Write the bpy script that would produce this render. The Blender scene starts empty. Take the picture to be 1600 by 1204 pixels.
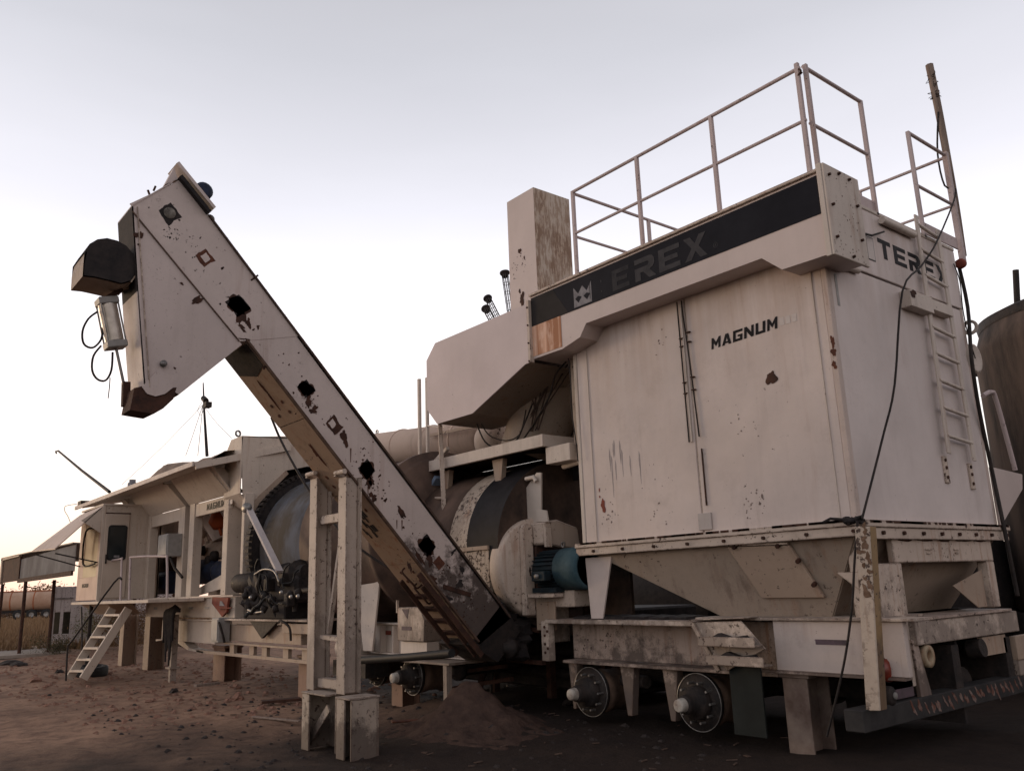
import bpy, bmesh, math, random
from mathutils import Vector, Matrix, noise

random.seed(7)
scene = bpy.context.scene
COL = scene.collection

# ---------------------------------------------------------------- camera
YAW, PITCH, ROLL = math.radians(-50.6948), math.radians(13.2989), math.radians(-2.0664)
FPX, EYE = 1326.06, 1.6


def cam_axes():
    cy, sy, cp, sp = math.cos(YAW), math.sin(YAW), math.cos(PITCH), math.sin(PITCH)
    f = Vector((sy * cp, cy * cp, sp))
    r = Vector((cy, -sy, 0))
    u = r.cross(f)
    cr, sr = math.cos(ROLL), math.sin(ROLL)
    return cr * r + sr * u, cr * u - sr * r, f


CR, CU, CF = cam_axes()
cam = bpy.data.cameras.new('camera')
cam.sensor_width = 36.0
cam.lens = 36.0 * FPX / 1600.0
cam.clip_start = 0.05
cam.clip_end = 6000
cob = bpy.data.objects.new('camera', cam)
COL.objects.link(cob)
m3 = Matrix((CR, CU, -CF)).transposed()
cob.matrix_world = Matrix.Translation((0, 0, EYE)) @ m3.to_4x4()
scene.camera = cob

# ---------------------------------------------------------------- sky and sun (dusk, sun just over the left horizon)
SUN_AZ = Vector((-0.93, -0.37, 0)).normalized()      # direction towards the sun, seen from above
SUN_EL = math.radians(4.0)
world = bpy.data.worlds.new('World')
scene.world = world
world.use_nodes = True
wn, wl = world.node_tree.nodes, world.node_tree.links
wn.clear()
wout = wn.new('ShaderNodeOutputWorld')
bg = wn.new('ShaderNodeBackground')
sky = wn.new('ShaderNodeTexSky')
sky.sky_type = 'NISHITA'
sky.sun_disc = False
sky.sun_elevation = SUN_EL
sky.sun_rotation = math.atan2(SUN_AZ.x, SUN_AZ.y)
sky.air_density = 1.0
sky.dust_density = 1.5
sky.ozone_density = 1.0
# thin high overcast veil: brightens and whitens the clear dusk sky
tc = wn.new('ShaderNodeTexCoord')
sep = wn.new('ShaderNodeSeparateXYZ')
wl.new(tc.outputs['Generated'], sep.inputs[0])
elev = wn.new('ShaderNodeValToRGB')
wl.new(sep.outputs['Z'], elev.inputs[0])
el = elev.color_ramp.elements
el[0].position, el[0].color = 0.0, (.95, .73, .62, 1)
el[1].position, el[1].color = 1.0, (.40, .375, .39, 1)
for p, c in ((.05, (1.0, .86, .74, 1)), (.14, (1.14, 1.08, 1.04, 1)), (.30, (1.08, 1.05, 1.09, 1)), (.42, (.80, .79, .86, 1)), (.56, (.585, .585, .635, 1)), (.75, (.44, .43, .46, 1))):
    e = el.new(p)
    e.color = c
dotn = wn.new('ShaderNodeVectorMath')
dotn.operation = 'DOT_PRODUCT'
dotn.inputs[1].default_value = SUN_AZ
wl.new(tc.outputs['Generated'], dotn.inputs[0])
glow = wn.new('ShaderNodeMapRange')
glow.inputs[1].default_value = .30
glow.inputs[2].default_value = 1.0
wl.new(dotn.outputs['Value'], glow.inputs[0])
glowc = wn.new('ShaderNodeMix')
glowc.data_type = 'RGBA'
glowc.inputs[6].default_value = (0, 0, 0, 1)
glowc.inputs[7].default_value = (.45, .10, -1.6, 1)
lowm = wn.new('ShaderNodeMapRange')
lowm.inputs[1].default_value = .36
lowm.inputs[2].default_value = .0
wl.new(sep.outputs['Z'], lowm.inputs[0])
gm_ = wn.new('ShaderNodeMath')
gm_.operation = 'MULTIPLY'
wl.new(glow.outputs[0], gm_.inputs[0])
wl.new(lowm.outputs[0], gm_.inputs[1])
wl.new(gm_.outputs[0], glowc.inputs[0])
veil = wn.new('ShaderNodeMix')
veil.data_type = 'RGBA'
veil.blend_type = 'ADD'
veil.inputs[0].default_value = .55
wl.new(elev.outputs[0], veil.inputs[6])
wl.new(glowc.outputs[2], veil.inputs[7])
nis = wn.new('ShaderNodeMix')
nis.data_type = 'RGBA'
nis.blend_type = 'ADD'
nis.inputs[0].default_value = 1.0
nsc = wn.new('ShaderNodeVectorMath')
nsc.operation = 'SCALE'
nsc.inputs['Scale'].default_value = .018
wl.new(sky.outputs[0], nsc.inputs[0])
wl.new(veil.outputs[2], nis.inputs[6])
wl.new(nsc.outputs[0], nis.inputs[7])
# the eastern half of the sky is dimmer and rosier than the western half at dusk
back_r = wn.new('ShaderNodeMapRange')
back_r.inputs[1].default_value = -.25
back_r.inputs[2].default_value = -1.0
wl.new(dotn.outputs['Value'], back_r.inputs[0])
back_m = wn.new('ShaderNodeMix')
back_m.data_type = 'RGBA'
back_m.blend_type = 'MULTIPLY'
back_m.inputs[7].default_value = (.68, .63, .63, 1)
wl.new(back_r.outputs[0], back_m.inputs[0])
# very thin streaky veil cloud
cm_ = wn.new('ShaderNodeMapping')
cm_.inputs['Scale'].default_value = (1.2, 1.2, 5.0)
wl.new(tc.outputs['Generated'], cm_.inputs[0])
cn = wn.new('ShaderNodeTexNoise')
cn.inputs['Scale'].default_value = 1.6
cn.inputs['Detail'].default_value = 5
wl.new(cm_.outputs[0], cn.inputs[0])
cr_ = wn.new('ShaderNodeMapRange')
cr_.inputs[1].default_value = .35
cr_.inputs[2].default_value = .65
cr_.inputs[3].default_value = .97
cr_.inputs[4].default_value = 1.03
wl.new(cn.outputs['Fac'], cr_.inputs[0])
cv_ = wn.new('ShaderNodeVectorMath')
cv_.operation = 'SCALE'
wl.new(nis.outputs[2], cv_.inputs[0])
wl.new(cr_.outputs[0], cv_.inputs['Scale'])
wl.new(cv_.outputs[0], back_m.inputs[6])
wl.new(back_m.outputs[2], bg.inputs[0])
bg.inputs[1].default_value = .86
wl.new(bg.outputs[0], wout.inputs[0])

sun = bpy.data.lights.new('sun', 'SUN')
sun.energy = .6
sun.angle = math.radians(10)
sun.color = (1.0, .72, .45)
sob = bpy.data.objects.new('sun', sun)
COL.objects.link(sob)
sd = (SUN_AZ * math.cos(SUN_EL) + Vector((0, 0, math.sin(SUN_EL))))
sob.rotation_euler = sd.to_track_quat('Z', 'Y').to_euler()
sob.location = (-30, 0, 30)

scene.view_settings.view_transform = 'Standard'
scene.view_settings.look = 'None'
scene.view_settings.exposure = 0.38
scene.view_settings.gamma = 1.0
scene.view_settings.use_curve_mapping = False


def at(px, py, X=None, Y=None, Z=None):
    """point of the place seen at a pixel of the photograph (1600 wide) on the plane X, Y or Z = const"""
    d = CR * ((px - 800) / FPX) - CU * ((py - 602) / FPX) + CF
    if X is not None:
        t = X / d.x
    elif Y is not None:
        t = Y / d.y
    else:
        t = (Z - EYE) / d.z
    return Vector((0, 0, EYE)) + d * t


# ---------------------------------------------------------------- materials
MATS = {}


def new_mat(name):
    m = bpy.data.materials.new(name)
    m.use_nodes = True
    MATS[name] = m
    return m, m.node_tree.nodes, m.node_tree.links, m.node_tree.nodes['Principled BSDF']


def ramp(n, l, src, p0, p1, c0=(0, 0, 0, 1), c1=(1, 1, 1, 1)):
    r = n.new('ShaderNodeValToRGB')
    r.color_ramp.elements[0].position, r.color_ramp.elements[0].color = p0, c0
    r.color_ramp.elements[1].position, r.color_ramp.elements[1].color = p1, c1
    l.new(src, r.inputs[0])
    return r.outputs[0]


def mixc(n, l, fac, a, b):
    m = n.new('ShaderNodeMix')
    m.data_type = 'RGBA'
    for s, v in ((0, fac), (6, a), (7, b)):
        if isinstance(v, (int, float)):
            m.inputs[s].default_value = v
        elif isinstance(v, tuple):
            m.inputs[s].default_value = (*v, 1)
        else:
            l.new(v, m.inputs[s])
    return m.outputs[2]


def mul(n, l, a, b):
    m = n.new('ShaderNodeMath')
    m.operation = 'MULTIPLY'
    for i, v in enumerate((a, b)):
        if isinstance(v, (int, float)):
            m.inputs[i].default_value = v
        else:
            l.new(v, m.inputs[i])
    return m.outputs[0]


def nz(n, l, pos, scale, detail=4, rough=.55, sc=(1, 1, 1), off=0.0):
    mp = n.new('ShaderNodeMapping')
    mp.inputs['Scale'].default_value = sc
    mp.inputs['Location'].default_value = (off, off * 1.7, off * .6)
    l.new(pos, mp.inputs[0])
    t = n.new('ShaderNodeTexNoise')
    t.inputs['Scale'].default_value = scale
    t.inputs['Detail'].default_value = detail
    t.inputs['Roughness'].default_value = rough
    l.new(mp.outputs[0], t.inputs[0])
    return t.outputs['Fac']


def paint(name, base=(.62, .55, .47), dirt=.5, rust=.3, chips=.3, dirtcol=(.16, .12, .09), rough=.55, bump=.25, seed=0.0, low=0.0, metal=0.0, gz=None, edge=0.0, top=None):
    """weathered sheet-metal paint: tone drift, rain streaks, scuffs, chips to rust; low = extra road dirt"""
    m, n, l, b = new_mat(name)
    geo = n.new('ShaderNodeNewGeometry')
    pos = geo.outputs['Position']
    tone = nz(n, l, pos, .9, 4, off=seed)
    col = mixc(n, l, ramp(n, l, tone, .35, .7), base, tuple(c * .84 for c in base))
    # fine mottling
    mot = nz(n, l, pos, 14, 5, .65, off=seed + 3)
    col = mixc(n, l, mul(n, l, ramp(n, l, mot, .45, .75), .10 + .25 * dirt), col, tuple(c * .72 for c in base))
    # rain streaks
    st = nz(n, l, pos, 1.0, 6, .6, sc=(7, 7, .55), off=seed + 5)
    mask = nz(n, l, pos, .7, 3, off=seed + 9)
    stf = mul(n, l, ramp(n, l, st, .53, .70), ramp(n, l, mask, .44, .62))
    col = mixc(n, l, mul(n, l, stf, .75 * dirt), col, dirtcol)
    # rusty weeps
    rs = nz(n, l, pos, 1.0, 6, .65, sc=(11, 11, .8), off=seed + 13)
    rm = nz(n, l, pos, .8, 4, off=seed + 15)
    rf = mul(n, l, ramp(n, l, rs, .53, .68), ramp(n, l, rm, .47, .60))
    col = mixc(n, l, mul(n, l, rf, .9 * rust), col, (.24, .10, .045))
    # broad smudges
    sm = nz(n, l, pos, 2.3, 7, .7, off=seed + 21)
    col = mixc(n, l, mul(n, l, ramp(n, l, sm, .56, .78), .6 * dirt + low), col, dirtcol)
    # chips
    ch = nz(n, l, pos, 17, 7, .72, off=seed + 31)
    cm = nz(n, l, pos, 1.3, 3, off=seed + 33)
    hi = .68 - .085 * chips
    cf = mul(n, l, ramp(n, l, ch, hi, hi + .015), ramp(n, l, cm, .43, .55))
    col = mixc(n, l, cf, col, (.055, .032, .024))
    # soiling that rises from the ground or a spill: (height where it ends, height where it is full, strength)
    if gz:
        szz = n.new('ShaderNodeSeparateXYZ')
        l.new(pos, szz.inputs[0])
        g = n.new('ShaderNodeMapRange')
        g.inputs[1].default_value, g.inputs[2].default_value = gz[0], gz[1]
        l.new(szz.outputs[2], g.inputs[0])
        ga = n.new('ShaderNodeMath')
        ga.operation = 'ADD'
        l.new(g.outputs[0], ga.inputs[0])
        l.new(mul(n, l, nz(n, l, pos, 3.5, 9, .75, off=seed + 51), 2.4), ga.inputs[1])
        col = mixc(n, l, mul(n, l, ramp(n, l, mul(n, l, ga.outputs[0], .5), .74, .90), gz[2]), col, mixc(n, l, mot, (.03, .022, .02), (.085, .06, .05)))
    if top:
        szt = n.new('ShaderNodeSeparateXYZ')
        l.new(pos, szt.inputs[0])
        g2 = n.new('ShaderNodeMapRange')
        g2.inputs[1].default_value, g2.inputs[2].default_value = top[0], top[1]
        l.new(szt.outputs[2], g2.inputs[0])
        tn = nz(n, l, pos, 1.0, 6, .6, sc=(4, 4, .35), off=seed + 71)
        col = mixc(n, l, mul(n, l, mul(n, l, g2.outputs[0], ramp(n, l, tn, .42, .62)), top[2]), col, (.33, .22, .15))
    if edge:
        bv = n.new('ShaderNodeBevel')
        bv.samples = 4
        bv.inputs['Radius'].default_value = .018
        dt_ = n.new('ShaderNodeVectorMath')
        dt_.operation = 'DOT_PRODUCT'
        l.new(bv.outputs[0], dt_.inputs[0])
        l.new(geo.outputs['Normal'], dt_.inputs[1])
        em = ramp(n, l, dt_.outputs['Value'], .90, .985, (1, 1, 1, 1), (0, 0, 0, 1))
        en = nz(n, l, pos, 9, 5, .7, off=seed + 61)
        col = mixc(n, l, mul(n, l, mul(n, l, em, ramp(n, l, en, .42, .50)), edge), col, (.07, .035, .022))
    # speckle
    sp = nz(n, l, pos, 60, 2, .5, off=seed + 37)
    spf = mul(n, l, ramp(n, l, sp, .66, .69), ramp(n, l, mask, .4, .7))
    col = mixc(n, l, mul(n, l, spf, .5 * chips + .2), col, (.09, .06, .05))
    l.new(col, b.inputs['Base Color'])
    r = n.new('ShaderNodeMapRange')
    r.inputs[3].default_value = rough - .08
    r.inputs[4].default_value = min(rough + .3, 1)
    l.new(sm, r.inputs[0])
    l.new(r.outputs[0], b.inputs['Roughness'])
    b.inputs['Specular IOR Level'].default_value = .35
    b.inputs['Metallic'].default_value = metal
    bn = nz(n, l, pos, 1.6, 3, .5, off=seed + 41)
    bp = n.new('ShaderNodeBump')
    bp.inputs['Strength'].default_value = bump
    bp.inputs['Distance'].default_value = .05
    l.new(bn, bp.inputs['Height'])
    bp2 = n.new('ShaderNodeBump')
    bp2.inputs['Strength'].default_value = .35
    bp2.inputs['Distance'].default_value = .002
    inv = n.new('ShaderNodeMath')
    inv.operation = 'SUBTRACT'
    inv.inputs[0].default_value = 1
    l.new(cf, inv.inputs[1])
    l.new(inv.outputs[0], bp2.inputs['Height'])
    l.new(bp.outputs[0], bp2.inputs['Normal'])
    l.new(bp2.outputs[0], b.inputs['Normal'])
    return m


def plain(name, c, rough=.7, c2=None, scale=6, metal=0.0, bump=.2, dist=.01, sc=(1, 1, 1), p0=.35, p1=.7, spec=.18):
    m, n, l, b = new_mat(name)
    geo = n.new('ShaderNodeNewGeometry')
    f = nz(n, l, geo.outputs['Position'], scale, 6, .65, sc=sc)
    col = mixc(n, l, ramp(n, l, f, p0, p1), c, c2 or tuple(v * .55 for v in c))
    l.new(col, b.inputs['Base Color'])
    b.inputs['Roughness'].default_value = rough
    b.inputs['Metallic'].default_value = metal
    b.inputs['Specular IOR Level'].default_value = spec
    bp = n.new('ShaderNodeBump')
    bp.inputs['Strength'].default_value = bump
    bp.inputs['Distance'].default_value = dist
    l.new(f, bp.inputs['Height'])
    l.new(bp.outputs[0], b.inputs['Normal'])
    return m


CREAM = (.555, .48, .42)
WALL = paint('paint_wall', (0.572, 0.484, 0.444), .32, .22, .18, rough=.5, bump=.55, top=(3.3, 4.6, .5))
SIDE = paint('paint_side', (0.620, 0.543, 0.514), .18, .10, .1, rough=.5, bump=.45, seed=50, top=(3.6, 5.2, .35))
PAINT = paint('paint_cream', CREAM, .55, .45, .55, seed=20)
CLEAN = paint('paint_clean', (0.562, 0.470, 0.435), .12, .05, .12, rough=.5, bump=.12, seed=70)
WORN = paint('paint_worn', (0.526, 0.428, 0.356), .8, .8, 1.1, seed=33, gz=(1.9, .4, .55), edge=.9)
LOWW = paint('paint_low', (0.419, 0.326, 0.273), .95, .7, 1.1, seed=61, low=.1, dirtcol=(.085, .062, .055), gz=(1.25, .25, .8), edge=.9)
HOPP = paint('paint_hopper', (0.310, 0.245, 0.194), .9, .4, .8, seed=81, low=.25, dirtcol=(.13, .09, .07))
TAN = paint('paint_tan', (.36, .27, .205), .6, .8, .7, seed=91, dirtcol=(.15, .09, .06))
YARD = paint('paint_yard', (0.522, 0.439, 0.366), .5, .5, .6, seed=97)
RUSTW = paint('paint_rust_streak', (0.544, 0.442, 0.392), .5, .9, .8, seed=12)
RAIL = paint('paint_rail', (0.469, 0.383, 0.374), .5, .4, .7, seed=17)
BARK = paint('paint_flaking', (0.469, 0.383, 0.309), 1.0, .9, 1.7, seed=44, dirtcol=(.15, .10, .07))
BLACKP = plain('black_band', (.008, .008, .012), .6, (.014, .014, .019), 3, bump=.05, spec=.08)
BLACKP2 = plain('black_letter', (.016, .014, .016), .6, spec=.1)
FADE = plain('faded_letter', (.055, .052, .055), .6, (.032, .031, .034), 9, spec=.08)
GHOST = plain('ghost_letter', (.038, .036, .039), .6, (.017, .017, .02), 7, spec=.08)
PALE = plain('faded_emblem', (.22, .21, .22), .6, (.13, .12, .13), 14)
GHOSTW = plain('ghost_on_white', (.50, .44, .415), .6, (.56, .50, .46), 20)
SOOT = plain('soot', (.018, .016, .017), .8, (.04, .032, .03), 9, bump=.5)
RUST = plain('rust', (.13, .05, .03), .85, (.055, .025, .02), 11, bump=.5)
RUSTD = plain('rust_dark', (.075, .035, .024), .85, (.03, .018, .015), 8, bump=.5)
PATCHC = plain('patch_core', (.26, .24, .21), .7, (.06, .05, .045), 14)
REDOX = plain('red_oxide', (.23, .055, .035), .7, (.13, .035, .025), 5)
STEEL = plain('steel', (.30, .29, .28), .42, (.12, .11, .105), 8, metal=.6)
ALU = plain('aluminium_tube', (.55, .50, .44), .35, (.35, .31, .27), 7, metal=.5)
OILY = plain('oily_iron', (.016, .014, .014), .65, (.04, .03, .026), 9, bump=.9, dist=.02)
RUBBER = plain('rubber', (.013, .013, .014), .6, (.025, .023, .022), 9)
HUBC = plain('hub_cap', (.50, .47, .42), .5, (.16, .12, .10), 7)
DRUMB = plain('brake_drum', (.17, .11, .08), .75, (.06, .04, .032), 5, bump=.5)
BLUE = plain('blue_motor', (.05, .088, .105), .75, (.02, .05, .065), 6, bump=.3)
BLUED = plain('blue_motor_fins', (.012, .024, .032), .6, (.012, .014, .016), 6)
BLUEG = plain('blue_strap', (.22, .29, .40), .6, (.12, .17, .25), 6)
DARKBL = plain('dark_blue_motor', (.018, .028, .06), .55, (.012, .014, .022), 6)
SHELL = plain('drum_shell', (.10, .108, .13), .8, (.06, .052, .046), 1.6, bump=.5, dist=.03, p0=.40, p1=.60, sc=(1, 1, .6), spec=.1)
SHELLB = plain('drum_shell_brown', (.13, .085, .065), .7, (.05, .035, .03), 2, bump=.4, dist=.02)
TANKM = plain('tank_brown', (.10, .072, .058), .8, (.028, .022, .02), 2.2, bump=.5, dist=.03, sc=(1, 1, .22), p0=.38, p1=.62)
FLAP = plain('mud_flap', (.007, .009, .009), .7, (.015, .019, .018), 3)
GREYBOX = plain('grey_enamel', (.31, .295, .28), .5, (.21, .20, .19), 6)
ORANGE = plain('orange_part', (.38, .08, .025), .6, (.2, .05, .02), 7)
LENS = plain('tail_lens', (.22, .03, .015), .3, (.10, .018, .01), 12, spec=.6)
WIRE = plain('cage_wire', (.10, .095, .09), .6)
WOOD = plain('weathered_wood', (.26, .20, .165), .85, (.12, .085, .07), 7, sc=(3, 3, .3), bump=.6)
FURN = plain('purple_plate', (.11, .075, .09), .6, (.05, .04, .045), 9)
CORR = plain('corrugated_sheet', (.26, .24, .22), .6, (.13, .11, .10), 1.5, sc=(1, 1, .5))
TYREM = RUBBER
m, n, l, b = new_mat('window_glass')
b.inputs['Base Color'].default_value = (.012, .016, .018, 1)
b.inputs['Roughness'].default_value = .12
GLASS = m
# ---------------------------------------------------------------- mesh builder
V = Vector


def rootloc(o):
    while o.parent is not None:
        o = o.parent
    return o.location.copy()


class MB:
    def __init__(s):
        s.v, s.f, s.sm = [], [], []

    def add(s, vs, fs, smooth=False):
        k = len(s.v)
        s.v += [V(p) for p in vs]
        s.f += [tuple(i + k for i in f) for f in fs]
        s.sm += [smooth] * len(fs)
        return s

    def hexa(s, p):   # 8 points: bottom ring 0-3, top ring 4-7
        return s.add(p, [(3, 2, 1, 0), (4, 5, 6, 7), (0, 1, 5, 4), (1, 2, 6, 5), (2, 3, 7, 6), (3, 0, 4, 7)])

    def box(s, x0, x1, y0, y1, z0, z1):
        return s.hexa([(x0, y0, z0), (x1, y0, z0), (x1, y1, z0), (x0, y1, z0), (x0, y0, z1), (x1, y0, z1), (x1, y1, z1), (x0, y1, z1)])

    def bar(s, p, q, w, h=None, up=(0, 0, 1), w2=None):
        p, q, up = V(p), V(q), V(up)
        h = w if h is None else h
        w2 = w if w2 is None else w2
        d = (q - p).normalized()
        a = d.cross(up)
        if a.length < 1e-3:
            a = d.cross(V((1, 0, 0)))
        a.normalize()
        b = a.cross(d).normalized()
        r = []
        for c, ww in ((p, w), (q, w2)):
            r += [c - a * ww / 2 - b * h / 2, c + a * ww / 2 - b * h / 2, c + a * ww / 2 + b * h / 2, c - a * ww / 2 + b * h / 2]
        return s.hexa(r)

    def tube(s, pts, r, n=8, r2=None, cap=True):
        pts = [V(p) for p in pts]
        if len(pts) >= 4:      # round off bent runs
            q = [pts[0]] + pts + [pts[-1]]
            out = []
            for i in range(1, len(q) - 2):
                a0, a1, a2, a3 = q[i - 1:i + 3]
                for k in range(4):
                    t = k / 4
                    out.append(.5 * (2 * a1 + (a2 - a0) * t + (2 * a0 - 5 * a1 + 4 * a2 - a3) * t * t + (3 * a1 - a0 - 3 * a2 + a3) * t ** 3))
            pts = out + [pts[-1]]
        m = len(pts)
        rings = []
        a = None
        for i, p in enumerate(pts):
            d = (pts[min(i + 1, m - 1)] - pts[max(i - 1, 0)]).normalized()
            if a is None:
                a = d.cross(V((0, 0, 1)))
                if a.length < 1e-2:
                    a = d.cross(V((1, 0, 0)))
            else:
                a = a - d * a.dot(d)
            a.normalize()
            b = d.cross(a)
            rr = r if r2 is None else r + (r2 - r) * i / (m - 1)
            rings.append([p + (a * math.cos(t) + b * math.sin(t)) * rr for t in (2 * math.pi * j / n for j in range(n))])
        vs = [p for g in rings for p in g]
        fs = [(i * n + j, i * n + (j + 1) % n, (i + 1) * n + (j + 1) % n, (i + 1) * n + j) for i in range(m - 1) for j in range(n)]
        s.add(vs, fs, True)
        if cap:
            s.add(rings[0], [tuple(reversed(range(n)))])
            s.add(rings[-1], [tuple(range(n))])
        return s

    def prism(s, poly, vec):
        poly = [V(p) for p in poly]
        vec = V(vec)
        n = len(poly)
        s.add(poly + [p + vec for p in poly], [tuple(reversed(range(n))), tuple(range(n, 2 * n))] + [(i, (i + 1) % n, n + (i + 1) % n, n + i) for i in range(n)])
        return s

    def lathe(s, c, axis, prof, n=32, a0=0.0, a1=2 * math.pi, flat=False, ref=None):
        """prof: (distance along axis, radius)"""
        c, d = V(c), V(axis).normalized()
        a = V(ref) if ref else d.cross(V((0, 0, 1)))
        if a.length < 1e-2:
            a = d.cross(V((1, 0, 0)))
        a.normalize()
        b = d.cross(a)
        full = abs(a1 - a0 - 2 * math.pi) < 1e-6
        k = n if full else n + 1
        vs = []
        for t, r in prof:
            for j in range(k):
                th = a0 + (a1 - a0) * j / n
                vs.append(c + d * t + (a * math.cos(th) + b * math.sin(th)) * r)
        fs = []
        for i in range(len(prof) - 1):
            for j in range(n):
                j2 = (j + 1) % k
                fs.append((i * k + j, i * k + j2, (i + 1) * k + j2, (i + 1) * k + j))
        return s.add(vs, fs, not flat)

    def hbeam(s, p, q, w, h, t=.018, up=(0, 0, 1)):
        """I/H section: flanges w wide, h apart (perpendicular to up = flange normal)"""
        p, q, up = V(p), V(q), V(up)
        d = (q - p).normalized()
        a = d.cross(up).normalized()
        b = a.cross(d).normalized()
        for e in (-1, 1):
            s.bar(p + b * e * (h - t) / 2, q + b * e * (h - t) / 2, w, t, up)
        s.bar(p, q, t * .8, h - 2 * t, up)
        return s

    def build(s, name, mat, parent=None, bevel=0.0, **props):
        me = bpy.data.meshes.new(name)
        off = rootloc(parent) if parent is not None else V((0, 0, 0))
        me.from_pydata([tuple(v - off) for v in s.v], [], s.f)
        me.validate()
        bm = bmesh.new()
        bm.from_mesh(me)
        bmesh.ops.recalc_face_normals(bm, faces=bm.faces)
        bm.to_mesh(me)
        bm.free()
        if len(me.polygons) == len(s.sm):
            me.polygons.foreach_set('use_smooth', s.sm)
        me.materials.append(mat)
        o = bpy.data.objects.new(name, me)
        COL.objects.link(o)
        if parent is not None:
            o.parent = parent
        if bevel:
            md = o.modifiers.new('bevel', 'BEVEL')
            md.width = bevel
            md.segments = 1
            md.limit_method = 'ANGLE'
            md.angle_limit = math.radians(40)
        for k, v in props.items():
            o[k] = v
        return o


def thing(name, label, cat, loc=(0, 0, 0), group=None):
    o = bpy.data.objects.new(name, None)
    o.empty_display_size = .2
    COL.objects.link(o)
    o.location = loc
    o['label'], o['category'] = label, cat
    if group:
        o['group'] = group
    return o


def part_empty(name, parent):
    o = bpy.data.objects.new(name, None)
    o.empty_display_size = .1
    COL.objects.link(o)
    o.parent = parent
    return o


def tag(o, label=None, cat=None, group=None, kind=None):
    for k, v in (('label', label), ('category', cat), ('group', group), ('kind', kind)):
        if v:
            o[k] = v
    return o


def rep(o, offs, **props):
    """copies of a part (with its own pieces) at offsets, sharing mesh data"""
    out = []
    for d in offs:
        c = o.copy()
        COL.objects.link(c)
        c.parent = o.parent
        c.location = o.location + V(d)
        for k, v in props.items():
            c[k] = v
        for ch in o.children:
            g = ch.copy()
            COL.objects.link(g)
            g.parent = c
        out.append(c)
    return out


def copy_thing(o, off, label=None):
    c = o.copy()
    COL.objects.link(c)
    c.location = o.location + V(off)
    if label:
        c['label'] = label
    for ch in list(o.children):
        d = ch.copy()
        COL.objects.link(d)
        d.parent = c
        for g in list(ch.children):
            e = g.copy()
            COL.objects.link(e)
            e.parent = d
    return c


def blob(mb, c, u, v, rx, ry, seed, jag=.35, n=22, nrm=None, th=.004, square=False):
    """irregular thin patch (a stain or hole plate) in the plane u, v"""
    rnd = random.Random(seed)
    c, u, v = V(c), V(u).normalized(), V(v).normalized()
    nn = V(nrm) if nrm else u.cross(v)
    ph = [rnd.uniform(0, 6.28) for _ in range(4)]
    poly = []
    if n > 12:
        n = 40
    for i in range(n):
        t = 2 * math.pi * i / n
        r = 1 + jag * (.4 * math.sin(2 * t + ph[0]) + .3 * math.sin(3 * t + ph[1]) + .22 * math.sin(5 * t + ph[2]) + .12 * math.sin(9 * t + ph[3])) + rnd.uniform(-.5, .5) * jag * .22
        cs, sn = math.cos(t), math.sin(t)
        if square:
            k = 1 / max(abs(cs), abs(sn))
            r = (k * .92) * (1 + (r - 1) * .45)
        poly.append(c + u * cs * rx * r + v * sn * ry * r)
    mb.prism(poly, nn * th)
    return mb


def splat(mb, c, u, v, R, count, seed, nrm, th=.003):
    rnd = random.Random(seed)
    c, u, v = V(c), V(u).normalized(), V(v).normalized()
    for i in range(count):
        a, r = rnd.uniform(0, 6.28), R * rnd.random() ** .7
        s = rnd.uniform(.0025, .0085) * (1.8 if rnd.random() < .12 else 1)
        blob(mb, c + u * math.cos(a) * r + v * math.sin(a) * r, u, v, s, s * rnd.uniform(.5, 1.6), seed * 31 + i, .5, 8, nrm, th)


GLYPH = {
    'T': [[(0, .78), (1, .78), (1, 1), (0, 1)], [(.36, 0), (.64, 0), (.64, .78), (.36, .78)]],
    'E': [[(0, 0), (1, 0), (1, .21), (.28, .21), (.28, .4), (.9, .4), (.9, .6), (.28, .6), (.28, .79), (1, .79), (1, 1), (0, 1)]],
    'R': [[(0, 0), (.28, 0), (.28, .36), (.42, .36), (.7, 0), (1.04, 0), (.74, .37), (.9, .45), (1, .6), (1, .8), (.9, .95), (.75, 1), (0, 1), (0, .78), (.66, .78), (.72, .7), (.66, .58), (0, .58)]],
    'X': [[(0, 0), (.3, 0), (.5, .33), (.7, 0), (1, 0), (.66, .5), (1, 1), (.7, 1), (.5, .67), (.3, 1), (0, 1), (.34, .5)]],
    'M': [[(0, 0), (.24, 0), (.24, .55), (.5, .18), (.76, .55), (.76, 0), (1, 0), (1, 1), (.8, 1), (.5, .55), (.2, 1), (0, 1)]],
    'A': [[(0, 0), (.28, 0), (.5, .65), (.72, 0), (1, 0), (.66, 1), (.34, 1)], [(.335, .15), (.665, .15), (.615, .3), (.385, .3)]],
    'G': [[(0, 0), (1, 0), (1, .55), (.5, .55), (.5, .38), (.74, .38), (.74, .22), (.28, .22), (.28, .78), (1, .78), (1, 1), (0, 1)]],
    'N': [[(0, 0), (.26, 0), (.26, .58), (.74, 0), (1, 0), (1, 1), (.74, 1), (.74, .42), (.26, 1), (0, 1)]],
    'U': [[(0, 0), (1, 0), (1, 1), (.72, 1), (.72, .22), (.28, .22), (.28, 1), (0, 1)]],
}


def letters(txt, org, u, v, h, w, gap, nrm, mat, parent, name='lettering', slant=0.0, th=.003, **props):
    mb = MB()
    org, u, v, nrm = V(org), V(u).normalized(), V(v).normalized(), V(nrm).normalized()
    x = 0.0
    for ch in txt:
        if ch != ' ':
            for poly in GLYPH[ch]:
                mb.prism([org + u * (x + a * w + slant * b * h) + v * b * h + nrm * .0005 for a, b in poly], nrm * th)
        x += w + gap
    return mb.build(name, mat, parent, **props)
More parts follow.
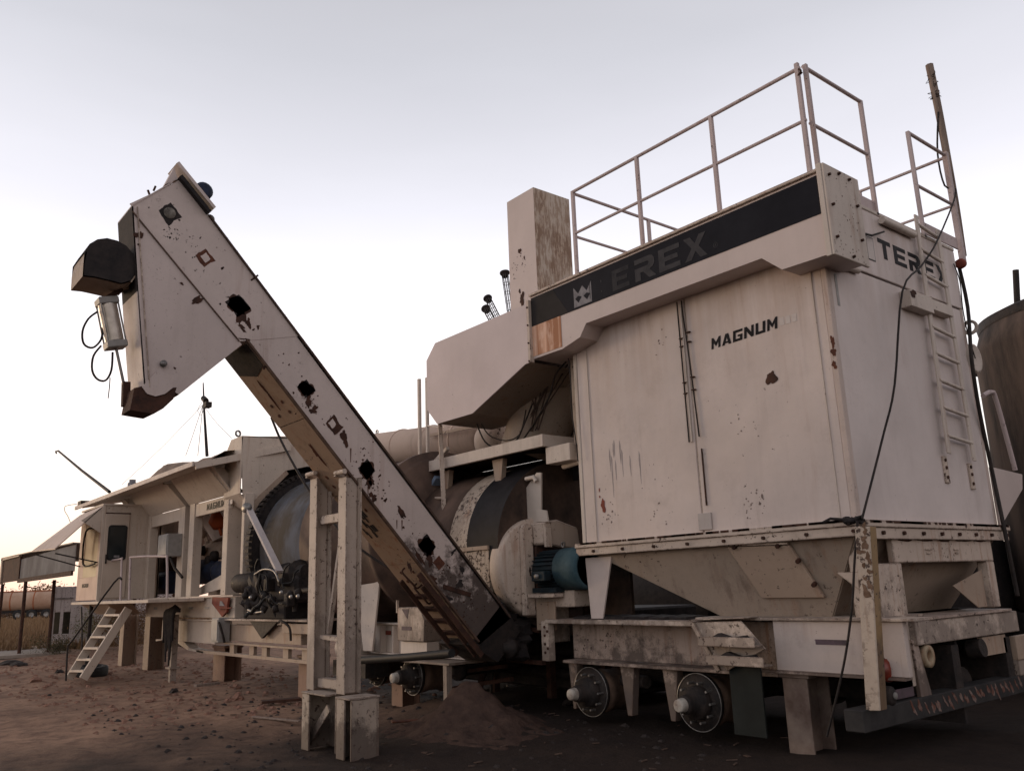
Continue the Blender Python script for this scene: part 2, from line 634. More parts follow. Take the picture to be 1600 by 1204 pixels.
# ---------------------------------------------------------------- ground
def gh(x, y):
    """height of the yard"""
    d = math.hypot(x, y)
    near = max(0.0, 1 - max(0, d - 30) / 40)
    h = (noise.noise(V((x * .35, y * .35, 1))) * .07 + noise.noise(V((x * 1.3, y * 1.3, 4))) * .03 + noise.noise(V((x * 4, y * 4, 7))) * .012) * near
    # old tyre ruts sweeping across the yard
    for k, off in ((0, 0.0), (1, .34), (2, 1.9), (3, 2.24)):
        c_ = 3.3 + off * .8 + .55 * math.sin((x + 4) * .16) + (.05 * x if k > 1 else .02 * x) * .3
        e_ = (y - c_) / .13
        if abs(e_) < 4 and near > 0:
            h += (-.035 * math.exp(-e_ * e_) + .016 * math.exp(-(abs(e_) - 1.7) ** 2)) * (.6 + .4 * noise.noise(V((x * 1.2, k * 5, 3))))
    # spoil heap beside the conveyor foot
    h += .50 * math.exp(-1.25 * math.hypot((x + 8.5) / .62, (y - 6.15) / .5) ** 1.5) * (1 + .45 * noise.noise(V((x * 3, y * 3, 2))) + .2 * noise.noise(V((x * 9, y * 9, 5))))
    h += .22 * math.exp(-(((x + 9.9) / .9) ** 2 + ((y - 6.9) / .5) ** 2))
    return h - .02


def axis_vals(bands):
    out = []
    for a, b, s in bands:
        k = max(1, int(round((b - a) / s)))
        out += [a + (b - a) * i / k for i in range(k)]
    out.append(bands[-1][1])
    return out


gx = axis_vals([(-3000, -600, 600), (-600, -120, 60), (-120, -40, 5), (-40, -24, .5), (-24, -2, .12), (-2, 30, 2), (30, 600, 120), (600, 3000, 800)])
gy = axis_vals([(-3000, -300, 900), (-300, -20, 40), (-20, 0, 2), (0, 2, .4), (2, 10, .12), (10, 40, 1), (40, 120, 8), (120, 600, 80), (600, 3000, 600)])
gv = [(x, y, gh(x, y)) for x in gx for y in gy]
ny = len(gy)
gf = [(i * ny + j, (i + 1) * ny + j, (i + 1) * ny + j + 1, i * ny + j + 1) for i in range(len(gx) - 1) for j in range(ny - 1)]
gm = bpy.data.meshes.new('ground')
gm.from_pydata(gv, [], gf)
gm.polygons.foreach_set('use_smooth', [True] * len(gf))

m, n, l, b = new_mat('dirt')
geo = n.new('ShaderNodeNewGeometry')
pos = geo.outputs['Position']
f1 = nz(n, l, pos, .45, 6, .6)
f2 = nz(n, l, pos, 3.5, 8, .7)
f3 = nz(n, l, pos, 22, 5, .7)
base = mixc(n, l, ramp(n, l, f1, .35, .65), (.30, .185, .125), (.215, .13, .09))
base = mixc(n, l, ramp(n, l, f2, .45, .7), base, (.10, .058, .044))
base = mixc(n, l, mul(n, l, ramp(n, l, f3, .55, .7), .5), base, (.30, .18, .125))
# oil-soaked soil to the right, plus shade behind the plant painted in
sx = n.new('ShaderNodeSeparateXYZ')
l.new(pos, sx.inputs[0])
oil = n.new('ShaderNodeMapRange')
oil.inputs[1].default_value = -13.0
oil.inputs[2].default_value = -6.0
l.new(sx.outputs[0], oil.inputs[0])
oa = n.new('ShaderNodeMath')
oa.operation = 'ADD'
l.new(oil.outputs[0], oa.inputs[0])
back = n.new('ShaderNodeMapRange')  # shade behind and under the plant, put into the soil colour
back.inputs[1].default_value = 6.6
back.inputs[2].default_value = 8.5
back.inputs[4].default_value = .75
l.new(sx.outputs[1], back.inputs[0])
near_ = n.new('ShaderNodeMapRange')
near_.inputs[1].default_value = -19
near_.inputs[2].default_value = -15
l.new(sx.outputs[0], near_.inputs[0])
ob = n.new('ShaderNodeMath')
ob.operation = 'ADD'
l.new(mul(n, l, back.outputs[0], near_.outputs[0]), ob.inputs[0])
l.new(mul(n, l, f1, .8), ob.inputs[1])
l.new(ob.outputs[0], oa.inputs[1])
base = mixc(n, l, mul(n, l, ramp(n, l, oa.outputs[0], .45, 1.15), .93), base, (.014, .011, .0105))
# dry grass land beyond the yard
fld = n.new('ShaderNodeMapRange')
fld.inputs[1].default_value = -33
fld.inputs[2].default_value = -37
l.new(sx.outputs[0], fld.inputs[0])
straw = mixc(n, l, f2, (.24, .15, .085), (.14, .085, .05))
base = mixc(n, l, fld.outputs[0], base, straw)
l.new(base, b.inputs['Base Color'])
b.inputs['Roughness'].default_value = .92
b.inputs['Specular IOR Level'].default_value = .15
bp = n.new('ShaderNodeBump')
bp.inputs['Strength'].default_value = .9
bp.inputs['Distance'].default_value = .05
l.new(f2, bp.inputs['Height'])
bp2 = n.new('ShaderNodeBump')
bp2.inputs['Strength'].default_value = .7
bp2.inputs['Distance'].default_value = .015
l.new(f3, bp2.inputs['Height'])
l.new(bp.outputs[0], bp2.inputs['Normal'])
l.new(bp2.outputs[0], b.inputs['Normal'])
DIRT = m
gm.materials.append(DIRT)
gob = bpy.data.objects.new('ground', gm)
COL.objects.link(gob)
tag(gob, kind='structure')

# loose stones and clods
ROCK = plain('stone', (.26, .14, .10), .9, (.13, .075, .058), 9, bump=.6)
DSTONE = plain('dark_stone', (.045, .035, .032), .9, (.02, .017, .017), 9, bump=.6)


def stone_mb(mb, c, r, rnd):
    vs = []
    for i in range(3):
        z = (-.5, .1, .6)[i]
        k = (1, .95, .45)[i]
        for j in range(6):
            a = 2 * math.pi * j / 6 + i * .4
            q = k * r * rnd.uniform(.75, 1.25)
            vs.append(V(c) + V((math.cos(a) * q, math.sin(a) * q * .8, z * r * rnd.uniform(.5, .9))))
    fs = [(i * 6 + j, i * 6 + (j + 1) % 6, (i + 1) * 6 + (j + 1) % 6, (i + 1) * 6 + j) for i in range(2) for j in range(6)] + [tuple(range(12, 18))]
    mb.add(vs, fs)


rnd = random.Random(3)
mb = MB()
for i in range(1800):
    x = rnd.uniform(-30, -12)
    y = rnd.uniform(3, 8.5)
    stone_mb(mb, (x, y, gh(x, y)), rnd.choice((.012, .02, .03, .04, .06)) * rnd.uniform(.8, 1.4), rnd)
tag(mb.build('rubble', ROCK), 'small reddish stones and clods strewn over the dirt yard', 'rubble', kind='stuff')
mb = MB()
for i in range(520):
    x = rnd.uniform(-12, -3.5) - abs(rnd.gauss(0, 2.5))
    y = rnd.uniform(3.2, 7.4)
    stone_mb(mb, (x, y, gh(x, y)), rnd.choice((.01, .015, .02, .03, .045)) * rnd.uniform(.8, 1.3), rnd)
tag(mb.build('gravel', DSTONE), 'dark oily gravel and crumbs scattered under the plant', 'gravel', kind='stuff')

# ---------------------------------------------------------------- far scenery on the left
mb = MB()
rnd = random.Random(11)
for i in range(12000):
    x = -34.5 - rnd.random() ** 1.6 * 60
    y = x * rnd.uniform(-.36, -.06)
    if -39.5 < x < -35 and 6 < y < 10:
        continue
    hgt = rnd.uniform(.15, .45) * (1.5 if x < -45 else 1)
    a = rnd.uniform(0, 3.14)
    w = .02 + .0008 * -x
    z = gh(x, y)
    q = V((math.cos(a) * w, math.sin(a) * w, 0))
    tp = V((rnd.uniform(-.12, .12), rnd.uniform(-.12, .12), hgt))
    mb.add([V((x, y, z)) - q, V((x, y, z)) + q, V((x, y, z)) + tp], [(0, 1, 2)])
STRAW = plain('dry_grass', (.26, .165, .09), .9, (.14, .085, .05), 2.5)
tag(mb.build('dry_grass', STRAW), 'tall golden dry grass covering the field left of the plant', 'grass', kind='stuff')

LEAF = plain('bush_leaf', (.10, .085, .045), .8, (.045, .042, .025), 2)
LEAFG = plain('green_leaf', (.16, .17, .055), .8, (.07, .08, .03), 3)
BROWNL = plain('dry_leaf', (.20, .115, .06), .85, (.09, .055, .035), 3)


def bush(name, label, c, r, h, nleaf, mat, seed, size=.06, cat='bush', group=None):
    rnd = random.Random(seed)
    c = V(c)
    t = thing(name, label, cat, c, group)
    mb = MB()
    cl = [(V((rnd.uniform(-.7, .7) * r, rnd.uniform(-.7, .7) * r, rnd.uniform(.25, .85) * h)), rnd.uniform(.2, .45) * r) for _ in range(14)]
    for i in range(nleaf):
        k, kr = rnd.choice(cl)
        p = c + k + V((rnd.gauss(0, 1) * kr * .6, rnd.gauss(0, 1) * kr * .6, rnd.gauss(0, 1) * kr * .5))
        if p.z < 0:
            continue
        a = V((rnd.gauss(0, 1), rnd.gauss(0, 1), rnd.gauss(0, 1))).normalized() * size * rnd.uniform(.6, 1.4)
        bb = V((rnd.gauss(0, 1), rnd.gauss(0, 1), rnd.gauss(0, 1))).normalized() * size * .5
        mb.add([p - a * .5, p + bb * .6, p + a * .5, p - bb * .4], [(0, 1, 2, 3)])
    mb.build('foliage', mat, t)
    mb = MB()
    for k, kr in cl:
        mb.tube([c, c + V((k.x * .4, k.y * .4, k.z * .5)), c + k], size * .22, 5, r2=size * .06)
    mb.build('stem', WOOD, t)
    return t


# line of scrub along the horizon
for i, (px, dist, w, h) in enumerate([(4, 120, 8, 5.2), (22, 135, 8, 4.6), (48, 125, 9, 4.8), (68, 110, 6, 5.4), (85, 130, 8, 5.0)]):
    d = CR * ((px - 800) / FPX) - CU * ((950 - 602) / FPX) + CF
    d.z = 0
    d.normalize()
    c = d * dist
    bush('scrub_tree', ['pale scrub at the far left edge of the horizon', 'low scrub on the horizon behind the tanker', 'scrub on the horizon above the rear of the tanker',
                        'tall golden scrub just right of the parked tanker', 'scrub on the horizon hidden behind the canopy post'][i], (c.x, c.y, 0), w * .5, h * .62, 1500, STRAW if i == 3 else BROWNL, 40 + i, .42, 'shrub', 'scrub along the horizon')

# ---- tanker lorry far away
TR_O = at(28, 968, Z=0)
tdir = V((.42, .9, 0)).normalized()       # length of the lorry as parked
k = 104 / 1326.0
t = thing('tanker_truck', 'faded orange and white tanker truck parked in the dry field', 'truck', TR_O)
TANKW = plain('tanker_pale', (.50, .36, .27), .6, (.36, .22, .15), .6)
TANKO = plain('tanker_orange', (.40, .14, .06), .6, (.25, .08, .04), .8)
nrmT = V((.9, -.42, 0))
c0 = TR_O + V((0, 0, 1.9))
mb = MB()
mb.lathe(c0 - tdir * 5.5, tdir, [(0, 0), (0, .9), (.12, 1.02), (9.6, 1.02), (9.75, .9), (9.75, 0)], 20)
tk = mb.build('tank', TANKW, t)
mb = MB()
for s in (.4, 2.6, 4.8, 7.0, 9.2):
    mb.lathe(c0 - tdir * (5.5 - s), tdir, [(0, 1.0), (0, 1.05), (.1, 1.05), (.1, 1.0)], 20)
mb.build('tank_band', TANKO, tk)
mb = MB()
mb.bar(c0 - tdir * 5.3 + V((0, 0, 1.0)), c0 + tdir * 4.0 + V((0, 0, 1.0)), .8, .1)
mb.build('catwalk', TANKO, t)
mb = MB()
mb.bar(c0 - tdir * 5.5 + V((0, 0, -1.05)), c0 + tdir * 4.4 + V((0, 0, -1.05)), 1.0, .28)
mb.build('chassis', OILY, t)
mb = MB()
mb.bar(c0 + tdir * 3.6 + V((0, 0, -.55)), c0 + tdir * 4.9 + V((0, 0, -.55)), 2.2, .8)
mb.build('rear_box', TANKO, t)
mb = MB()
wc = TR_O + tdir * 0.2 + nrmT * .9 + V((0, 0, .52))
mb.lathe(wc, nrmT, [(-.15, .25), (-.15, .48), (-.1, .52), (.1, .52), (.15, .48), (.15, .26)], 20)
w = mb.build('wheel', RUBBER, t)
mb = MB()
mb.lathe(wc, nrmT, [(.05, 0), (.12, .12), (.06, .24), (.1, .27)], 14)
mb.build('rim', STEEL, w)
rep(w, [tdir * 1.3, tdir * 2.7, -tdir * 4.2])

# ---- slab, canopy shelter
mb = MB()
mb.box(-36, -31.2, 3.2, 6.7, -.03, .07)
tag(mb.build('concrete_slab', plain('concrete', (.33, .28, .24), .9, (.22, .18, .15), 4), bevel=.01), kind='structure')

FY = 5.5
sh = thing('canopy_shelter', 'open canopy with grey corrugated fascia on thin rusty posts', 'shelter', (-32, 5.5, 0))
z1, z0 = 3.08, 2.33
xl, xr = -33.3, -25.6
mb = MB()
# corrugated front fascia, seen from the yard
k = 90
pts = []
for i in range(k + 1):
    x = xl + (xr - xl) * i / k
    pts.append((x, 5.5 + (.03 if i % 2 else 0)))
vs = [(x, y, z0 + .08) for x, y in pts] + [(x, y, z1 + .05 * (x - xl) / (xr - xl)) for x, y in pts]
mb.add(vs, [(i, i + 1, k + 2 + i, k + 1 + i) for i in range(k)])
fa = mb.build('fascia_sheet', CORR, sh)
so = fa.modifiers.new('solid', 'SOLIDIFY')
so.thickness = .012
mb = MB()
mb.box(xl, xr, 5.42, 5.48, z0 - .03, z0 + .1)
mb.build('fascia_rail', RUSTD, sh)
mb = MB()
mb.box(-36.6, xl - .02, 5.45, 5.52, z0 + .05, z1 + .1)
mb.build('end_fascia', RUSTD, sh)
mb = MB()
mb.box(-36.8, -36.5, 5.4, 5.5, z0, z1 + .17)
mb.box(-36.8, xl, 5.4, 5.5, z1 + .1, z1 + .17)
mb.build('fascia_trim', TAN, sh)
mb = MB()
mb.prism([(-36.8, 5.4, z1 + .18), (xr, 5.4, z1 + .07), (xr, 9, z1 - .1), (-36.8, 9, z1)], (0, 0, .03))
mb.build('roof_sheet', CORR, sh)
p0 = at(31, 1024, Z=0)
mb = MB()
mb.tube([(-32.0, 5.46, -.1), (-32.0, 5.46, z0)], .055, 6)
po = mb.build('post', RUSTD, sh)
rep(po, [(.45, .75, 0), (-4.3, 0, 0), (1.1, 3.1, 0), (5.2, 3.1, 0)])

# ---- whitewashed block wall with two openings
wb = thing('block_wall', 'small whitewashed block building with two dark openings behind the canopy', 'building', (-37, 8.2, 0))
A, B = at(77, 1008, Z=0), at(150, 1004, Z=0)
ud = (B - A).normalized()
nd = V((ud.y, -ud.x, 0))
if nd.dot(A) > 0:
    nd = -nd
LW = 3.2
topz = 2.75


def wq(mb, a, b, z0, z1, d=.25):
    mb.hexa([A + ud * a + V((0, 0, z0)), A + ud * b + V((0, 0, z0)), A + ud * b - nd * d + V((0, 0, z0)), A + ud * a - nd * d + V((0, 0, z0)),
             A + ud * a + V((0, 0, z1)), A + ud * b + V((0, 0, z1)), A + ud * b - nd * d + V((0, 0, z1)), A + ud * a - nd * d + V((0, 0, z1))])


WHITEW = paint('whitewash', (.50, .44, .43), .6, .2, 1.0, seed=5, rough=.85)
mb = MB()
def wa(px, py=960):
    d = CR * ((px - 800) / FPX) - CU * ((py - 602) / FPX) + CF
    o_ = V((0, 0, EYE))
    t_ = (A - o_).dot(nd) / d.dot(nd)
    p_ = o_ + d * t_
    return (p_ - A).dot(ud), p_.z


topz = wa(95, 916)[1]
o1, o2, o3, o4 = wa(85)[0], wa(94)[0], wa(99)[0], wa(110)[0]
wz1, wz0_ = wa(95, 956)[1], wa(95, 990)[1]
wq(mb, 0, o1, 0, topz)
wq(mb, o2, o3, 0, topz)
wq(mb, o4, 4.6, 0, topz)
wq(mb, o1, o2, wz1, topz)
wq(mb, o3, o4, wz1, topz)
wq(mb, o1, o2, 0, wz0_)
wq(mb, o3, o4, 0, wz0_)
mb.build('wall', WHITEW, wb, bevel=.02)
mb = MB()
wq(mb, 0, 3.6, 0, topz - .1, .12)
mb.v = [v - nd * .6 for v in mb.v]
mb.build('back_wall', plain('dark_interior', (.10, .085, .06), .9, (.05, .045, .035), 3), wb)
mb = MB()
wq(mb, o1 - .1, o2 + .1, wz1 + .5, wz1 + .55, .02)
mb.v = [v + nd * .03 for v in mb.v]
g = mb.build('ledge', plain('grey_ledge', (.25, .22, .21)), wb)
rep(g, [ud * (o3 - o1)])
bush('weed_bush', 'yellow-green weeds growing in front of the whitewashed wall', A + ud * 1.7 + nd * .5, .9, 1.25, 2200, LEAFG, 5, .07, 'weeds')
bush('weed_bush', 'dry brown scrub between the stairs and the whitewashed wall', at(190, 1012, Z=0), 1.5, 1.15, 2600, BROWNL, 6, .06, 'weeds')
bush('weed_bush', 'dark low weed at the foot of the leaning canopy post', at(80, 1022, Z=0), .8, .55, 1500, LEAF, 8, .06, 'weeds')
bush('weed_bush', 'brown brushwood beneath the platform behind the rusty pylons', at(285, 1010, Z=0), 2.4, 1.6, 4500, BROWNL, 9, .08, 'weeds')
bush('weed_bush', 'dry brushwood behind the cabin staircase', at(230, 1008, Z=0), 1.8, 1.5, 3000, BROWNL, 10, .08, 'weeds')
# red pipe bend above the wall
mb = MB()
c = A + ud * 1.6 + V((0, 0, topz))
mb.tube([c + ud * (.42 * math.cos(a)) * .8 + V((0, 0, .45 * math.sin(a))) for a in [math.pi * i / 8 for i in range(9)]], .11, 8)
tag(mb.build('pipe_bend', REDOX), 'red oxide pipe bend standing on top of the whitewashed building', 'pipe')

# a worn tyre lying behind the stairs, scrap on the ground
def tyre(name, label, c, axis, R=.32, w=.2):
    mb = MB()
    mb.lathe(c, axis, [(-w / 2, R * .6), (-w / 2, R * .85), (-w * .42, R * .97), (-w * .2, R), (w * .2, R), (w * .42, R * .97), (w / 2, R * .85), (w / 2, R * .6), (-w / 2, R * .6)], 28)
    return tag(mb.build(name, RUBBER), label, 'tyre')


c = at(143, 1047, Z=.12)
tyre('worn_tyre', 'black worn tyre lying on the dirt beside the stair foot', (c.x, c.y, .11), (.1, 0, 1), .34, .22)
mb = MB()
for p, r in (((18, 1035), .35), ((30, 1037), .25)):
    c = at(*p, Z=0)
    stone_mb(mb, (c.x, c.y, .02), r, random.Random(5))
mb.v = [V((v.x, v.y, v.z * .4)) for v in mb.v]
tag(mb.build('dirt_clod', DSTONE), 'low dark clod of earth in front of the canopy slab', 'clod')
for i, (px, py, r, lab) in enumerate([(118, 890, 0, ''), (55, 1064, .16, 'small dark scrap heap on the dirt left of the stairs'), (92, 1050, .13, 'brown clod lying left of the stair foot'), (370, 1077, .1, 'reddish stone on the dirt in front of the pylons'),
                                     (272, 1082, .1, 'reddish stone on the track below the folded jack'), (372, 1090, .12, 'flat dark stone left of the conveyor stand')]):
    if not r:
        continue
    c = at(px, py, Z=0)
    mb = MB()
    stone_mb(mb, (c.x, c.y, gh(c.x, c.y) + .03), r, random.Random(i))
    tag(mb.build('rock', ROCK if i % 2 else DSTONE), lab, 'rock')

# scrap lying about
def scrap(name, label, p, q, w, h, mat, Z=.02, cat='scrap'):
    a, b_ = at(*p, Z=Z), at(*q, Z=Z)
    mb = MB(); mb.bar(a, b_, w, h)
    return tag(mb.build(name, mat, bevel=.004), label, cat)


scrap('steel_strip', 'thin pale strip lying on the dirt left of the conveyor stand', (395, 1119), (468, 1126), .05, .02, WOOD)
scrap('steel_strip', 'pale steel rod lying in the dark between the heap and the front wheel', (792, 1071), (842, 1066), .03, .03, STEEL, .08)
scrap('timber_offcut', 'short weathered timber offcut on the dirt in front of the rusty pylon', (305, 1071), (342, 1067), .12, .05, WOOD)
scrap('timber_offcut', 'dark flat board lying behind the left foot of the conveyor stand', (408, 1096), (470, 1091), .2, .04, RUSTD)
scrap('steel_plate', 'small rusty plate lying on the dirt right of the conveyor stand', (612, 1127), (655, 1124), .14, .02, RUST)
mb = MB()
rnd = random.Random(71)
for i in range(260):
    x, y = rnd.uniform(-24, -4.5), rnd.uniform(4.5, 8.0)
    s_ = rnd.uniform(.01, .05)
    a = rnd.uniform(0, 3.1)
    z = gh(x, y) + .01
    mb.bar((x, y, z), (x + math.cos(a) * s_ * 2, y + math.sin(a) * s_ * 2, z + rnd.uniform(-.005, .02)), s_ * rnd.uniform(.2, .8), .008)
tag(mb.build('litter', plain('litter_brown', (.10, .065, .05), .9, (.05, .035, .03), 5)), 'splinters, flakes and litter trodden into the yard', 'litter', kind='stuff')

# spoil heap of reddish soil tipped over the oily ground
mb = MB()
NH = 46
vs, fs = [], []
for i in range(NH + 1):
    for j in range(NH + 1):
        x, y = -8.5 + (i / NH - .5) * 3.0, 6.15 + (j / NH - .5) * 2.2
        r = math.hypot((x + 8.5) / 1.25, (y - 6.15) / .9)
        r *= 1 + .25 * noise.noise(V((x * 2, y * 2, 9)))
        lift = .05 * (1 - r) + .03 * noise.noise(V((x * 7, y * 7, 1))) + .02 * noise.noise(V((x * 16, y * 16, 2))) * 1.5
        vs.append((x, y, gh(x, y) + (lift if r < 1 else -.08 * (r - 1) * 4 - .01)))
fs = [(i * (NH + 1) + j, (i + 1) * (NH + 1) + j, (i + 1) * (NH + 1) + j + 1, i * (NH + 1) + j + 1) for i in range(NH) for j in range(NH)]
mb.add(vs, fs, True)
tag(mb.build('soil_heap', plain('heap_soil', (.082, .053, .042), .95, (.045, .03, .026), 7, bump=.9, dist=.03, spec=.05)), 'low peaked heap of brown soil between the conveyor stand and the front wheels', 'heap')
# ================================================================= baghouse (dust collector)
bh = thing('baghouse', 'large cream dust collector housing with black band, roof railing and funnel hopper', 'dust collector', (-5.8, 8.6, 1.2))
X0, X1, Y0, Y1 = -7.55, -4.0, 7.2, 10.12
ZF, ZT = 2.07, 5.28
# front sheets: two panels either side of the middle seam
mb = MB(); mb.box(X0 + .06, -5.735, Y0, Y0 + .05, ZF, ZT)
fp = mb.build('wall_panel', WALL, bh, bevel=.006)
mb = MB(); mb.box(-5.715, X1 - .06, Y0, Y0 + .05, ZF, ZT)
mb.build('wall_panel', WALL, bh, bevel=.006)
mb = MB(); mb.box(-5.735, -5.715, Y0 + .012, Y0 + .05, ZF, ZT)
mb.build('seam_strip', WORN, bh)
# +X side sheet, back and left sheets
mb = MB(); mb.box(X1 - .05, X1, Y0 + .06, Y1 - .07, ZF, 4.545)
mb.build('wall_panel', SIDE, bh, bevel=.006)
mb = MB(); mb.box(X1 - .05, X1 + .012, Y0 + .30, Y1, 4.56, ZT)
mb.build('wall_panel', SIDE, bh, bevel=.006)
mb = MB(); mb.box(X0 + .06, X1 - .06, Y1 - .05, Y1, ZF, ZT)
mb.build('wall_panel', PAINT, bh)
mb = MB(); mb.box(X0, X0 + .05, Y0 + .06, Y1 - .06, ZF, ZT)
mb.build('wall_panel', PAINT, bh, bevel=.006)
# corner posts
for x, y in ((X0, Y0), (X1 - .055, Y0), (X1 - .055, Y1 - .06), (X0, Y1 - .055)):
    mb = MB(); mb.box(x - .004, x + .058, y - .008, y + .06, ZF, ZT)
    mb.build('corner_post', RUSTW if x > -5 else PAINT, bh, bevel=.008)
mb = MB(); mb.box(-7.31, -7.30, Y0 - .012, Y0 - .001, ZF, 4.6)
mb.build('seam_strip', PAINT, bh)
mb = MB(); mb.box(-4.17, -4.16, Y0 - .01, Y0 - .001, ZF, 4.6)
mb.build('seam_strip', PAINT, bh)
mb = MB(); mb.box(X0, X1 + .02, Y0 + .05, Y1, ZT, ZT + .05)
mb.build('roof_panel', PAINT, bh, bevel=.01)
# flange ledge with bolts
mb = MB()
mb.box(X0 - .06, X1 + .06, Y0 - .09, Y0 + .02, 2.015, 2.07)
mb.box(X1 - .02, X1 + .07, Y0 + .02, Y1 + .14, 2.005, 2.06)
mb.box(X0 - .06, X1 + .06, Y0 - .07, Y0 - .045, 1.925, 2.015)
mb.box(X1 + .02, X1 + .05, Y0 - .045, Y1 + .12, 1.90, 2.005)
mb.box(X0 - .05, X0 + .05, Y0 + .02, Y1 + .1, 2.01, 2.06)
fl = mb.build('flange', WORN, bh, bevel=.005)
mb = MB(); mb.tube([(-7.3, Y0 - .095, 1.97), (-7.3, Y0 - .07, 1.97)], .018, 6)
bl = mb.build('bolt', RUSTD, fl)
rep(bl, [(.47 * i, 0, 0) for i in range(1, 8)])
mb = MB(); mb.tube([(X1 + .05, 7.5, 1.955), (X1 + .075, 7.5, 1.955)], .02, 6)
bl = mb.build('bolt', RUSTD, fl)
rep(bl, [(0, .38 * i, 0) for i in range(1, 8)])
rnd = random.Random(4)
mb = MB()
for i in range(60):
    x = rnd.uniform(X0, X1)
    mb.box(x, x + rnd.uniform(.02, .18), Y0 - .094, Y0 - .088, 2.052, 2.074)
    y = rnd.uniform(Y0, Y1)
    mb.box(X1 + .066, X1 + .074, y, y + rnd.uniform(.02, .2), 2.042, 2.064)
mb.build('rust_scale', RUSTD, fl, kind='stuff')

# conduits on the middle seam
mb = MB(); mb.tube([(-5.80, Y0 - .03, 4.62), (-5.80, Y0 - .03, 4.5), (-5.80, Y0 - .02, 3.04)], .0085, 6)
c1 = mb.build('conduit', OILY, bh)
mb = MB(); mb.tube([(-5.735, Y0 - .03, 4.62), (-5.735, Y0 - .025, 4.45), (-5.70, Y0 - .02, 3.9), (-5.66, Y0 - .02, 3.08)], .0085, 6)
mb.build('conduit', OILY, bh)
mb = MB(); mb.box(-5.775, -5.76, Y0 - .02, Y0 - .001, 3.04, 4.6)
mb.build('seam_strip', PAINT, bh)
mb = MB(); mb.box(-5.815, -5.765, Y0 - .035, Y0 - .001, 4.19, 4.20)
cl = mb.build('clip', RUSTD, bh)
rep(cl, [(.0, 0, -.09), (.10, 0, .05), (.10, 0, -.06), (.0, 0, -.5), (.0, 0, -.62), (.11, 0, -.46), (.11, 0, -.60)])
mb = MB(); mb.box(-5.655, -5.645, Y0 - .018, Y0 - .001, 2.35, 2.95)
mb.build('seam_strip', RUSTD, bh)
mb = MB(); mb.box(-5.77, -5.60, Y0 - .022, Y0 - .001, 2.10, 2.275)
mb.build('cover_plate', paint('paint_plate', (0.414, 0.364, 0.340), .6, .4, .5, seed=19), bh, bevel=.004)

# lettering and marks
nf = (0, -1, 0)
letters('MAGNUM', at(1112, 546, Y=Y0) + V((0, -.001, 0)), (1, 0, .03), (0, 0, 1), .118, .118, .022, nf, BLACKP2, bh, slant=.12, th=.003)
mb = MB()
for i, x in enumerate((-4.56, -4.49, -4.42)):
    mb.box(x, x + .05, Y0 - .003, Y0 - .0006, 4.02, 4.10)
mb.build('ghost_lettering', GHOSTW, bh)
mb = MB(); blob(mb, (-4.72, Y0 - .001, 3.52), (1, 0, 0), (0, 0, 1), .055, .07, 3, .5, 20, nf)
mb.build('burnt_hole', RUSTD, bh)
mb = MB(); blob(mb, (-7.17, Y0 - .001, 2.49), (1, 0, 0), (0, 0, 1), .035, .07, 5, .5, 18, nf)
blob(mb, (-7.22, Y0 - .001, 2.68), (1, 0, 0), (0, 0, 1), .008, .02, 6, .5, 10, nf)
blob(mb, (-7.22, Y0 - .001, 2.60), (1, 0, 0), (0, 0, 1), .008, .015, 7, .5, 10, nf)
mb.build('rust_patch', REDOX, bh)
mb = MB()
splat(mb, (-5.1, Y0 - .001, 2.32), (1, 0, 0), (0, 0, 1), .16, 26, 3, nf)
splat(mb, (-5.1, Y0 - .001, 3.05), (1, 0, 0), (0, 0, 1), .2, 8, 4, nf)
splat(mb, (-7.1, Y0 - .001, 2.38), (1, 0, 0), (0, 0, 1), .18, 22, 5, nf)
splat(mb, (-6.3, Y0 - .001, 2.45), (1, 0, 0), (0, 0, 1), .3, 16, 6, nf)
splat(mb, (-6.1, Y0 - .001, 4.2), (1, 0, 0), (0, 0, 1), .25, 7, 7, nf)
mb.build('scuff_marks', plain('scuff', (.22, .17, .15), .8), bh, kind='stuff')
# long drip stains on the left panel and at the corner
mb = MB()
rnd = random.Random(8)
for i in range(9):
    x, z, L = rnd.uniform(-7.05, -6.55), rnd.uniform(3.0, 3.25), rnd.uniform(.15, .5)
    mb.prism([(x, Y0 - .001, z), (x + .012, Y0 - .001, z - .05), (x + .006, Y0 - .001, z - L), (x - .008, Y0 - .001, z - .1)], (0, -.002, 0))
mb.build('drip_stain', plain('drip', (.40, .345, .33), .7), bh, kind='stuff')
mb = MB()
rnd = random.Random(9)
for (x, z, s) in ((-3.99, 3.72, .05), (-3.985, 3.62, .04), (-4.0, 3.5, .035)):
    blob(mb, (-4.02 + rnd.uniform(-.02, .02), Y0 - .0085, z), (1, 0, 0), (0, 0, 1), .022, s, int(z * 10), .6, 14, nf)
mb.build('rust_patch', RUST, bh)

# ---- fascia duct box along the top
FX0, FX1, FY0, FY1, FT = -7.99, -3.74, 6.9, 7.45, 5.27
fb = [(FX0, 4.43), (-7.42, 4.43), (-7.10, 4.50), (-6.98, 4.645), (-4.49, 4.645), (-4.28, 4.46), (FX1, 4.45)]
mb = MB()
n_ = len(fb)
bot = [V((x, FY0, z)) for x, z in fb]
botb = [V((x, FY1, z - .0)) for x, z in fb]
vs = [(FX0, FY0, FT), (FX1, FY0, FT)] + bot
